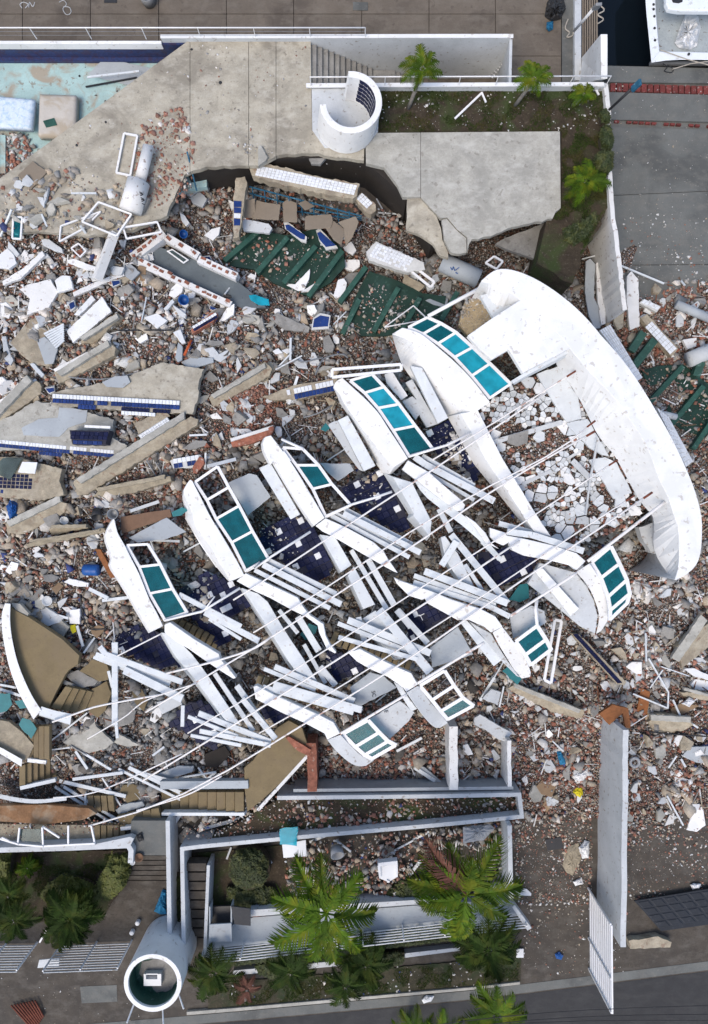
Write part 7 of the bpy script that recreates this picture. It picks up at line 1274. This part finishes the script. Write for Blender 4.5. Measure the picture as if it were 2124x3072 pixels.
palm('big dark cycad in the west garden', (200, 2745), T('F1', (470, 650))[0], .3, 1.6, 1.35, 40, 'palm_dark', seed=15, cat='cycad', name='cycad'); palm('fan palm at the west frame edge, upper', (30, 2700), T('F1', (60, 490))[0], .3, 2.0, .85, 16, 'palm_dark', seed=16); palm('fan palm at the west frame edge, lower', (40, 2760), T('F1', (100, 660))[0], .3, 2.2, 1.0, 18, 'palm_dark', seed=17); palm('spiky bright agave in the west garden', (88, 2604), T('F1', (190, 295))[0], .3, .6, .55, 18, 'palm_leaf', seed=18, cat='agave', name='agave'); palm('red leaved plant on the verge', (735, 3000), T('F2', (75, 1120))[0], .1, .5, .7, 6, 'palm_dead', seed=19, cat='plant', name='red_plant')
def leaves(poly, z0, z1, n, size, rr, dome=True):
    V, Fc = [], []; xs = [p[0] for p in poly]; ys = [p[1] for p in poly]; cx_, cy_ = sum(xs) / len(xs), sum(ys) / len(ys); k = 0
    while k < n:
        x, y = rr.uniform(min(xs), max(xs)), rr.uniform(min(ys), max(ys))
        if not inside((x, y), poly): continue
        k += 1; f = max(abs(x - cx_) / (max(xs) - min(xs)), abs(y - cy_) / (max(ys) - min(ys))) * 2; h = z0 + (z1 - z0) * (1 - f * f * .6 if dome else 1) * (.55 + .45 * rr.random() ** .5) + .12 * noise.noise(Vector((x * .06, y * .06, 0)))
        c_ = W(x, y, h); a = rr.uniform(0, 6.28); d = Vector((math.cos(a), math.sin(a), rr.uniform(-.5, .5))) * size * rr.uniform(.6, 1.3); e = Vector((-math.sin(a), math.cos(a), rr.uniform(-.4, .4))) * size * .4
        o_ = len(V); V += [c_ - d, c_ + e, c_ + d, c_ - e]; Fc.append((o_, o_ + 1, o_ + 2, o_ + 3))
    return V, Fc
def hedge(name, label, t, poly, z0, z1, n, m, size=.09, cat='hedge', seed=0):
    q = T(t, *poly); rr = random.Random(seed); e = empty(name, W(sum(p[0] for p in q) / len(q), sum(p[1] for p in q) / len(q), z0), label, cat)
    prism('branches', [(p[0], p[1]) for p in q], z0 + (z1 - z0) * .45, (z1 - z0) * .45, M['soil'], e, jag=3); V, Fc = leaves(q, z0, z1, n, size, rr); mk('foliage', V, Fc, M[m], e, norm=False)
hedge('hedge', 'dark hedge clump on the boundary wall, upper', 'A3', [(870, 760), (905, 740), (930, 790), (925, 830), (880, 820)], 2.0, 2.7, 500, 'hedge_leaf', seed=1); hedge('hedge', 'dark hedge clump on the boundary wall, middle', 'A3', [(880, 860), (930, 850), (955, 940), (940, 1010), (890, 1010), (870, 930)], 2.0, 2.8, 900, 'hedge_leaf', seed=2); hedge('hedge', 'large dark hedge clump on the boundary wall, lowest', 'A3', [(840, 1060), (880, 1020), (950, 1030), (950, 1130), (900, 1190), (850, 1170), (820, 1110)], 2.0, 2.9, 1300, 'hedge_leaf', seed=3)
hedge('shrub', 'dark shrub on the broken garden strip', 'B3', [(620, 420), (700, 390), (780, 350), (850, 290), (840, 380), (760, 480), (690, 530), (620, 490)], 1.9, 2.3, 800, 'hedge_leaf', cat='shrub', seed=4); hedge('hedge', 'bright yellow green hedge along the garden steps', 'F1', [(760, 190), (870, 180), (880, 320), (840, 420), (780, 480), (720, 520), (670, 450), (660, 390), (730, 280)], .3, 1.3, 2600, 'hedge_bright', seed=5); hedge('hedge', 'bright hedge clump at the west frame corner', 'F1', [(-60, 200), (75, 195), (65, 290), (40, 400), (-60, 420)], .3, 1.2, 900, 'hedge_bright', seed=6)
hedge('round_shrub', 'clipped round dark shrub in the yard', 'E2', [(200, 1200), (250, 1130), (330, 1105), (410, 1130), (460, 1200), (470, 1290), (420, 1370), (330, 1400), (240, 1370), (195, 1290)], .2, 1.3, 3200, 'hedge_leaf', .06, 'shrub', 7); hedge('shrub', 'dark leafy shrub strip below the round shrub', 'F2', [(-60, 430), (60, 420), (230, 430), (290, 480), (210, 570), (60, 570), (-60, 540)], .1, .5, 1500, 'hedge_leaf', cat='shrub', seed=8); hedge('shrub', 'brownish shrub behind the cycad', 'F1', [(270, 480), (330, 400), (430, 340), (560, 380), (650, 420), (640, 500), (480, 520), (330, 540)], .3, .8, 1600, 'hedge_bright', cat='shrub', seed=9); hedge('shrub', 'dark shrub under the rusty fence west end', 'F2', [(130, 960), (460, 930), (480, 1000), (440, 1060), (250, 1050), (150, 1010)], .05, .7, 1500, 'hedge_leaf', cat='shrub', seed=10); hedge('shrub', 'dark shrub under the rusty fence middle', 'F2', [(720, 920), (900, 880), (1140, 870), (1130, 940), (930, 1020), (730, 1050)], .05, .7, 1800, 'hedge_leaf', cat='shrub', seed=11); hedge('shrub', 'dark shrub mass under the fence end by the drive', 'F3', [(-60, 800), (250, 770), (300, 860), (280, 950), (100, 1010), (-60, 960)], .05, .9, 2000, 'hedge_leaf', cat='shrub', seed=12); hedge('shrub', 'dark shrub strip between path wall and planter wall', 'F1', [(1168, 330), (1210, 330), (1215, 760), (1172, 760)], .2, .4, 900, 'hedge_leaf', cat='shrub', seed=13)
hedge('hedge', 'dark leafy hedge strip directly behind the rusty slatted fence', 'P', [(620, 2856), (1080, 2806), (1556, 2748), (1562, 2796), (1090, 2852), (640, 2904)], .02, .75, 5200, 'hedge_leaf', seed=14)
hedge('shrub', 'dark leafy plants in the palm yard beside its east wall', 'F2', [(1120, 380), (1300, 360), (1520, 400), (1530, 520), (1100, 530), (1000, 480)], .05, .6, 1600, 'hedge_leaf', cat='shrub', seed=15)
for i, q in enumerate(([(150, 55), (135, 30), (160, 15), (190, 30), (170, 55)], [(195, 50), (200, 15), (222, 45), (235, 15)], [(400, 15), (430, 2), (450, 30), (425, 60), (450, 100), (480, 85), (470, 50), (430, 45)])):
    tubep('chalk_mark', [(p[0], p[1], .012) for p in resample([(a, b, 0) for a, b in T('A1', *q)], 24, True)], .014, M['weathered_white'], label='pale chalk scribble on the dock, %s' % ['leftmost', 'zigzag one', 'looped one'][i], cat='chalk mark')
# grass tufts (uncountable)
def tufts(name, label, polys, n, m, z, size):
    rr = random.Random(3); V, Fc = [], []
    for poly in polys:
        xs = [p[0] for p in poly]; ys = [p[1] for p in poly]; k = 0
        while k < n:
            x, y = rr.uniform(min(xs), max(xs)), rr.uniform(min(ys), max(ys))
            if not inside((x, y), poly): continue
            k += 1
            if noise.noise(Vector((x * .02, y * .02, 5))) < -.05: continue
            c_ = W(x, y, z); a = rr.uniform(0, 6.28); d = Vector((math.cos(a), math.sin(a), 0)); e = Vector((-d.y, d.x, 0)) * .012; o_ = len(V); V += [c_ - e, c_ + e, c_ + d * size * rr.uniform(.5, 1.2) + Vector((0, 0, size * .6))]; Fc.append((o_, o_ + 1, o_ + 2))
    mk(name, V, Fc, M[m], kind='stuff', label=label, norm=False)
tufts('grass', 'sparse short grass in the palm garden', [T('P', (1130, 270), (1805, 270), (1820, 395), (1130, 395)), T('P', (1686, 398), (1822, 400), (1830, 600), (1740, 770), (1650, 660), (1686, 620))], 9000, 'grass_blade', 2.02, .09); tufts('grass', 'short grass in the west garden bed', [T('P', (0, 2570), (385, 2560), (300, 2680), (0, 2700))], 7000, 'grass_blade', .3, .09); tufts('grass', 'grass on the street verge', [T('P', (630, 2955), (1040, 2922), (1556, 2874), (1556, 2940), (710, 3018))], 8000, 'grass_blade', .05, .09)
# ------------------------------------------------------------------ rubble
PAL = {'grey': ((.26, .25, .235), .35), 'beige': ((.35, .295, .225), .3), 'brick': ((.25, .105, .07), .4), 'white': ((.60, .59, .57), .16), 'dark': ((.055, .05, .046), .4), 'slate': ((.15, .16, .165), .3), 'blue': ((.02, .04, .16), .3), 'sand': ((.36, .27, .17), .2)}
DEF = dict(grey=.40, beige=.21, brick=.22, white=.12, dark=.05, blue=.01)
ZONES = [((570, 930), 85, dict(brick=.8, beige=.1, white=.06, grey=.04)), ((375, 355), 75, dict(brick=.72, white=.14, grey=.14)), ((330, 1150), 110, dict(brick=.38, beige=.34, grey=.14, white=.14)), ((150, 1250), 150, dict(brick=.2, beige=.42, grey=.2, white=.16, blue=.02)), ((1280, 1700), 170, dict(brick=.42, beige=.18, grey=.22, white=.16, blue=.02)),
         ((1500, 740), 130, dict(brick=.52, grey=.2, white=.18, beige=.1)), ((830, 1690), 175, dict(brick=.5, dark=.28, grey=.14, white=.05, beige=.03)), ((800, 1815), 240, dict(brick=.42, beige=.24, white=.18, grey=.14, blue=.02)), ((80, 640), 130, dict(white=.5, grey=.25, beige=.1, brick=.15)), ((280, 720), 110, dict(white=.3, grey=.3, brick=.25, beige=.15)), ((430, 690), 95, dict(white=.38, grey=.25, beige=.17, brick=.15, blue=.05)),
         ((350, 1620), 170, dict(slate=.5, grey=.3, dark=.12, brick=.05, white=.03)), ((700, 1400), 330, dict(grey=.36, beige=.24, slate=.22, dark=.12, white=.05, brick=.01)), ((1450, 1420), 120, dict(grey=.3, white=.36, brick=.22, beige=.12)), ((1500, 1650), 130, dict(grey=.34, brick=.3, beige=.18, white=.16, blue=.02)), ((1430, 1850), 180, dict(brick=.4, beige=.3, white=.18, grey=.12)), ((540, 640), 90, dict(grey=.4, brick=.3, white=.2, dark=.1)), ((830, 460), 70, dict(grey=.4, brick=.35, dark=.2, white=.05)), ((620, 1060), 130, dict(grey=.5, beige=.2, dark=.15, brick=.12, white=.03))]  # slate and dark mix between the storeys paints in the shade of the voids
V2P = 2124 / 1596
def pick(px, py, rr):
    d = DEF
    best = 1.0
    for (cx_, cy_), rad, w in ZONES:
        q = math.hypot(px / V2P - cx_, py / V2P - cy_) / rad + rr.uniform(-.18, .18)
        if q < best: best = q; d = w
    t = rr.random() * sum(d.values())
    for k, v in d.items():
        t -= v
        if t <= 0: return k
    return 'grey'
ACC = {}
def put(kind, pos, size, flat, col, asp): ACC.setdefault(kind, []).append((*pos, size, flat, *col, asp))
def colour(k, rr):
    c_, v = PAL[k]; f = 1 + rr.uniform(-v, v); g_ = rr.uniform(-.06, .06); m_ = rr.uniform(0, .34) if k != 'blue' else .1; q_ = (c_[0] * f * (1 + g_), c_[1] * f, c_[2] * f * (1 - g_)); return tuple(a_ * (1 - m_) + b_ * m_ for a_, b_ in zip(q_, (.28, .26, .23)))
KN = {'brick': 'brick_rubble', 'white': 'plaster_rubble', 'blue': 'plaster_rubble'}
def strew(poly, n, s0, s1, z=None, pal=None, rr=None, excl=(), power=2.2, lift=.0):
    xs = [p[0] for p in poly]; ys = [p[1] for p in poly]; k = 0; tries = 0
    while k < n and tries < n * 6:
        tries += 1; x, y = rr.uniform(min(xs), max(xs)), rr.uniform(min(ys), max(ys))
        if not inside((x, y), poly) or any(inside((x, y), e) for e in excl): continue
        k += 1; c_ = pick(x, y, rr) if pal is None else rr.choices(list(pal), list(pal.values()))[0]
        s_ = s0 + (s1 - s0) * rr.random() ** power; nz = noise.noise(Vector((x * .009, y * .009, 9))) + .5 * noise.noise(Vector((x * .025, y * .025, 4))); s_ *= (1.45 if nz > .18 else .55 if nz < -.12 else 1)
        if c_ == 'brick': s_ = min(s_, .2) * .9
        fl = {'white': .16, 'brick': .42, 'grey': .3, 'beige': .26}.get(c_, .3) * rr.uniform(.6, 1.3); zz = (tp(x, y) if z is None else z) + lift * rr.random()
        put(KN.get(c_, 'concrete_rubble'), W(x, y, zz + s_ * fl * .35), s_, fl, colour(c_, rr), rr.uniform(.5, 1))
MAIN = T('V', (-20, 440), (130, 400), (230, 520), (300, 520), (400, 430), (470, 390), (600, 380), (850, 470), (915, 450), (930, 530), (1000, 590), (1090, 600), (1160, 545), (1230, 580), (1330, 650), (1400, 700), (1480, 640), (1620, 620), (1620, 1830), (1415, 1830), (1415, 1640), (1340, 1640), (1335, 1850), (1190, 1850), (1180, 1790), (600, 1780), (380, 1870), (300, 1840), (-20, 1740))
rr = random.Random(21)
GREEN = [T('B2', (-60, 810), (120, 680), (330, 710), (520, 690), (680, 800), (640, 960), (460, 1060), (250, 980), (60, 900)), T('B2', (860, 1080), (930, 990), (1100, 1090), (1240, 1110), (1300, 1230), (1060, 1345), (780, 1345)), T('C4', (1180, 260), (1400, 220), (1580, 360), (1680, 520), (1600, 690), (1420, 620), (1240, 430))]
strew(MAIN, 52000, .045, .26, None, None, rr, GREEN, 2.0, .12); strew(MAIN, 7000, .18, .46, None, None, rr, GREEN, 1.8, .15)
for (c_, rad, n) in (((570, 930), 75, 2200), ((1280, 1700), 140, 3800), ((830, 1690), 130, 2600), ((1500, 730), 100, 1600), ((330, 1140), 100, 1500), ((1440, 1800), 120, 1500), ((1500, 1500), 100, 1000)):
    strew(T('V', *[(c_[0] + rad * math.cos(a) * f, c_[1] + rad * math.sin(a) * f) for a, f in zip(np.linspace(0, 5.8, 12), [1, .8, 1.1, .9, 1, .85, 1.1, .9, 1, .8, 1.05, .95])]), n, .04, .13, None, None, rr, (), 1.8, .12)
strew(T('V', (600, 1790), (1170, 1790), (1175, 1840), (900, 1860), (420, 1900), (400, 1870)), 1500, .04, .24, .72, None, rr, (), 2.2, .08)
strew(T('V', (640, 1905), (1140, 1850), (1150, 2010), (1010, 2040), (740, 2040), (650, 2040)), 2200, .04, .3, .1, None, rr, (), 2.2, .3)
strew(T('V', (1150, 1850), (1335, 1850), (1335, 2040), (1170, 2040)), 1500, .03, .12, .0, dict(brick=.4, white=.3, beige=.3), rr); strew(T('V', (1415, 1830), (1620, 1830), (1620, 2010), (1415, 2030)), 900, .03, .11, .0, dict(brick=.4, white=.3, beige=.3), rr)
strew(T('V', (320, 270), (410, 240), (440, 330), (430, 440), (340, 480), (300, 400)), 420, .05, .22, 2.2, dict(brick=.72, white=.14, beige=.14), rr); strew(T('V', (0, 420), (120, 370), (330, 430), (300, 520), (0, 520)), 420, .04, .34, 2.2, dict(grey=.4, beige=.3, brick=.15, white=.13, blue=.02), rr); strew(T('V', (430, 100), (690, 100), (690, 340), (440, 370), (150, 430), (100, 360), (300, 200)), 300, .02, .09, 2.2, dict(brick=.3, grey=.4, white=.3), rr)
strew(T('V', (640, 300), (1250, 305), (1250, 460), (800, 500), (640, 350)), 60, .02, .06, 2.2, dict(dark=.4, grey=.6), rr); strew(T('V', (520, 320), (600, 330), (640, 345), (560, 350)), 40, .04, .1, 2.2, dict(grey=.6, white=.4), rr)
strew(T('V', (860, 205), (1360, 205), (1360, 295), (860, 295)), 260, .02, .09, 2.02, dict(white=.5, grey=.5), rr); strew(T('V', (1380, 150), (1600, 160), (1600, 620), (1390, 620)), 220, .02, .08, .0, dict(white=.4, grey=.4, beige=.2), rr); strew(T('V', (1400, 480), (1600, 480), (1600, 640), (1400, 640)), 260, .03, .12, .0, dict(white=.4, brick=.3, grey=.3), rr)
strew(T('V', (0, 2150), (370, 2150), (400, 2308), (0, 2308)), 120, .02, .06, .0, dict(white=.3, beige=.7), rr); strew(T('V', (1180, 2040), (1420, 2040), (1420, 2200), (1180, 2200)), 400, .02, .09, .0, dict(white=.4, brick=.2, beige=.4), rr); strew(T('V', (480, 2220), (1170, 2150), (1170, 2210), (520, 2280)), 160, .03, .12, .05, dict(white=.8, blue=.2), rr); strew(T('V', (0, 300), (60, 300), (110, 380), (0, 400)), 250, .05, .25, 1.35, dict(brick=.5, white=.3, grey=.2), rr); strew(T('V', (0, 130), (360, 130), (250, 260), (110, 300)), 70, .02, .07, 1.3, dict(beige=.6, dark=.4), rr)
strew(T('V', (0, 1850), (290, 1840), (280, 1870), (0, 1900)), 300, .03, .14, .76, dict(brick=.5, beige=.3, white=.2), rr)
strew(T('V', (410, 400), (560, 400), (900, 480), (910, 540), (820, 590), (700, 620), (480, 560)), 1300, .06, .3, .0, dict(grey=.45, brick=.35, dark=.12, white=.08), rr, GREEN, 2.0, .3)
strew(T('C3', (650, 195), (740, 350), (565, 462), (510, 390), (550, 240)), 260, .03, .14, 2.9, dict(beige=.7, grey=.2, white=.1), rr)
strew(RP, 2600, .05, .2, 2.75, dict(brick=.4, white=.3, beige=.2, dark=.1), rr, (), 1.8, .1)
for t_, po_, z_ in (('G4', [(140, 245), (330, 140), (620, 220), (820, 490), (560, 525)], .62), ('G1', [(760, 1265), (1020, 1120), (1330, 1250), (1400, 1400), (1000, 1590)], 1.0), ('G2', [(50, 720), (440, 580), (640, 860), (710, 1080), (560, 1190), (130, 950)], 1.45), ('G2', [(770, 335), (1120, 172), (1300, 420), (1420, 660), (1300, 745)], 1.85), ('G8', [(950, 725), (1180, 592), (1450, 1080), (1350, 1175)], 2.3), ('G5', [(580, 405), (850, 400), (1010, 525), (760, 645)], 1.6)):
    strew(T(t_, *po_), 150, .025, .12, z_, dict(white=.55, beige=.25, grey=.2), rr, (), 2.0, .03); strew(T(t_, *po_), 26, .15, .36, z_, dict(white=.3, beige=.4, slate=.3), rr, (), 1.5, .03)
for g_ in GREEN: strew(g_, 240, .04, .2, .46, dict(grey=.45, beige=.2, brick=.2, white=.15), rr, (), 2.4, .03)
def sticks(n):
    P_ = []; r = random.Random(9); xs = [p[0] for p in MAIN]; ys = [p[1] for p in MAIN]
    while n:
        x, y = r.uniform(min(xs), max(xs)), r.uniform(min(ys), max(ys))
        if not inside((x, y), MAIN): continue
        n -= 1; v = W(x, y, tp(x, y) + r.uniform(.08, .25)); a = r.uniform(0, 6.28); L_ = r.uniform(.15, .8); d = Vector((math.cos(a), math.sin(a), r.uniform(-.15, .15))) * L_; w = r.uniform(.012, .045)
        P_.append((boxVF(v - d / 2, v + d / 2, w, w * .7), r.choice([(.6, .6, .6), (.55, .55, .53), (.2, .19, .18), (.3, .25, .18), (.12, .08, .05), (.16, .07, .04)])))
    V, Fc = join([p for p, _ in P_]); me = bpy.data.meshes.new('lath_debris'); me.from_pydata(V, [], Fc); at = me.color_attributes.new('Col', 'FLOAT_COLOR', 'POINT')
    at.data.foreach_set('color', np.repeat(np.array([(*c_, 1) for _, c_ in P_], np.float32), 8, 0).ravel()); me.materials.append(M['rubble']); o_ = bpy.data.objects.new('lath_debris', me); COL.objects.link(o_); tag(o_, 'loose thin laths, wires and sticks all over the collapse', kind='stuff')
sticks(2200)
def build_rubble():
    for kind, L_ in ACC.items():
        A = np.array(L_); N = len(A); k = 4 if kind == 'brick_rubble' else 5; rs = np.random.RandomState(len(kind))
        ang = (np.arange(k)[None, :] + rs.uniform(-.42, .42, (N, k)) * (.35 if k == 4 else 1)) * 2 * np.pi / k; rad = rs.uniform(.8 if k == 4 else .42, 1.05, (N, k)) * A[:, 3:4] * .5 * 1.25
        x = np.cos(ang) * rad; y = np.sin(ang) * rad * A[:, 8:9]; h = A[:, 3:4] * A[:, 4:5]
        P = np.zeros((N, 2 * k, 3)); P[:, :k, 0] = x * .96; P[:, :k, 1] = y * .96; P[:, :k, 2] = h * .5 + rs.uniform(-.12, .12, (N, k)) * h; P[:, k:, 0] = x; P[:, k:, 1] = y; P[:, k:, 2] = -h * .5
        yaw = rs.uniform(0, 6.28, N); tx = rs.normal(0, .26, N); ty = rs.normal(0, .26, N)
        cz, sz = np.cos(yaw), np.sin(yaw); X = P[:, :, 0] * cz[:, None] - P[:, :, 1] * sz[:, None]; Y = P[:, :, 0] * sz[:, None] + P[:, :, 1] * cz[:, None]; Z = P[:, :, 2] + X * tx[:, None] + Y * ty[:, None]
        co = np.stack([X + A[:, 0:1], Y + A[:, 1:2], Z + A[:, 2:3]], -1).reshape(-1, 3).astype(np.float32)
        base = (np.arange(N) * 2 * k)[:, None]; i = np.arange(k); top = base + i; side = np.stack([base + i, base + k + i, base + k + (i + 1) % k, base + (i + 1) % k], -1).reshape(N, k * 4)
        loops = np.concatenate([top, side], 1).reshape(-1).astype(np.int32); tot = np.tile(np.array([k] + [4] * k), N); start = np.concatenate([[0], np.cumsum(tot)[:-1]])
        me = bpy.data.meshes.new(kind); me.vertices.add(len(co)); me.vertices.foreach_set('co', co.ravel()); me.loops.add(len(loops)); me.loops.foreach_set('vertex_index', loops); me.polygons.add(len(tot)); me.polygons.foreach_set('loop_start', start.astype(np.int32)); me.polygons.foreach_set('loop_total', tot.astype(np.int32))
        me.update(calc_edges=True); at = me.color_attributes.new('Col', 'FLOAT_COLOR', 'POINT'); c4 = np.ones((N, 2 * k, 4), np.float32); c4[:, :, :3] = A[:, None, 5:8]; at.data.foreach_set('color', c4.ravel())
        me.materials.append(M['rubble']); o_ = bpy.data.objects.new(kind, me); COL.objects.link(o_); tag(o_, {'brick_rubble': 'loose red brick crumbs all over the collapse', 'plaster_rubble': 'loose white plaster and tile crumbs over the collapse', 'concrete_rubble': 'loose grey and beige concrete crumbs over the collapse'}[kind], kind='stuff')
build_rubble()
# larger single chunks
def chunk_mesh(name, m, seed, flat, sides):
    r = random.Random(seed); V, Fc = [], []; k = sides
    rads = [r.uniform(.5, 1.1) for _ in range(k)]; angs = [6.2832 * (i + r.uniform(-.38, .38)) / k for i in range(k)]; tz = r.uniform(-.35, .35)
    for z, f in ((flat, .93), (flat * .5, 1.0), (-flat, .95)):
        for i in range(k):
            a = angs[i]; rd = f * rads[i]; V.append((math.cos(a) * rd, math.sin(a) * rd * .8, z + (r.uniform(-.2, .2) + tz * math.cos(a)) * flat))
    Fc.append(tuple(range(k)))
    for j in range(2): Fc += [(j * k + i, (j + 1) * k + i, (j + 1) * k + (i + 1) % k, j * k + (i + 1) % k) for i in range(k)]
    me = bpy.data.meshes.new(name); me.from_pydata(V, [], Fc); me.materials.append(M[m]); return me
KIND = {'concrete_chunk': [('grey_concrete', .3), ('beige_concrete', .28), ('pale_concrete', .16), ('grey_concrete', .16)], 'plaster_shard': [('chipped_white', .12), ('weathered_white', .15), ('weathered_white', .12)], 'brick_lump': [('brick', .5), ('brick', .35)]}
LIB = {k: [chunk_mesh(k, m, i * 7 + j, f, 4 + (i + j) % 3) for i, (m, f) in enumerate(v) for j in range(4)] for k, v in KIND.items()}
ZN = [('west of the tiled slabs', T('V', (0, 560), (330, 520), (330, 1000), (0, 1000)), (64, 74, 14)), ('between the corridor and the second storey', T('V', (340, 640), (760, 700), (760, 900), (600, 1060), (440, 1000), (440, 800)), (84, 60, 18)), ('between the deck hole and the green floors', T('V', (430, 400), (900, 470), (900, 560), (1080, 600), (900, 720), (740, 640), (600, 540)), (30, 16, 20)), ('left of the first storey band', T('V', (0, 1150), (250, 1130), (330, 1400), (180, 1400), (0, 1330)), (48, 40, 10)),
      ('between the balcony storeys', T('V', (420, 1150), (900, 980), (1150, 1300), (1000, 1500), (600, 1560), (420, 1450)), (60, 26, 0)), ('south of the toppled front', T('V', (1080, 1450), (1400, 1330), (1590, 1330), (1590, 1640), (1340, 1640), (1100, 1600)), (60, 50, 18)), ('in the brick crumbs beside the tall wall', T('V', (1170, 1620), (1330, 1640), (1330, 1830), (1180, 1790)), (14, 16, 8)), ('in the lower southwest debris', T('V', (180, 1480), (560, 1560), (560, 1700), (380, 1760), (200, 1700)), (34, 8, 4)), ('on the east side by the ramp', T('V', (1400, 660), (1590, 640), (1590, 880), (1440, 820)), (16, 16, 12)), ('east of the tall wall', T('V', (1415, 1640), (1590, 1600), (1590, 1850), (1415, 1840)), (18, 18, 8)), ('in the palm yard', T('V', (500, 1930), (1120, 1870), (1130, 2000), (640, 2040)), (12, 14, 4)), ('on the west deck edge', T('V', (0, 430), (100, 390), (330, 450), (280, 510), (0, 510)), (22, 10, 4))]
rr = random.Random(77)
WORD = {'concrete_chunk': 'broken concrete chunk', 'plaster_shard': 'white plaster shard', 'brick_lump': 'red brick lump'}
for zn, poly, cnt in ZN:
    xs = [p[0] for p in poly]; ys = [p[1] for p in poly]
    for kd, n in zip(KIND, (round(cnt[0] * .62), round(cnt[1] * .82), cnt[2])):
        k = 0
        while k < n:
            x, y = rr.uniform(min(xs), max(xs)), rr.uniform(min(ys), max(ys))
            if not inside((x, y), poly) or any(inside((x, y), g_) for g_ in GREEN): continue
            k += 1; o_ = bpy.data.objects.new(kd, rr.choice(LIB[kd])); s_ = {'concrete_chunk': rr.uniform(.16, .48), 'plaster_shard': rr.uniform(.13, .42), 'brick_lump': rr.uniform(.09, .17)}[kd]
            z = (2.2 if 'deck edge' in zn else tp(x, y)) + .05 + s_ * .2
            COL.objects.link(o_); o_.location = W(x, y, z); o_.scale = (s_, s_ * rr.uniform(.6, 1), s_); o_.rotation_euler = (rr.gauss(0, .22), rr.gauss(0, .22), rr.uniform(0, 6.28))
            mn = o_.data.materials[0].name.split('_')[0]; sz = 'small' if s_ < {'concrete_chunk': .26, 'plaster_shard': .22, 'brick_lump': .12}[kd] else 'large' if s_ > {'concrete_chunk': .37, 'plaster_shard': .32, 'brick_lump': .15}[kd] else 'middling'; wd = {'concrete_chunk': mn + ' broken concrete chunk', 'plaster_shard': {'facade': 'clean white', 'chipped': 'chipped white', 'weathered': 'dull white'}.get(mn, 'white') + ' plaster shard', 'brick_lump': 'red brick lump'}[kd]
            tag(o_, '%s %s lying %s' % (sz, wd, zn), WORD[kd].split()[-1], '%ss %s' % (WORD[kd], zn))
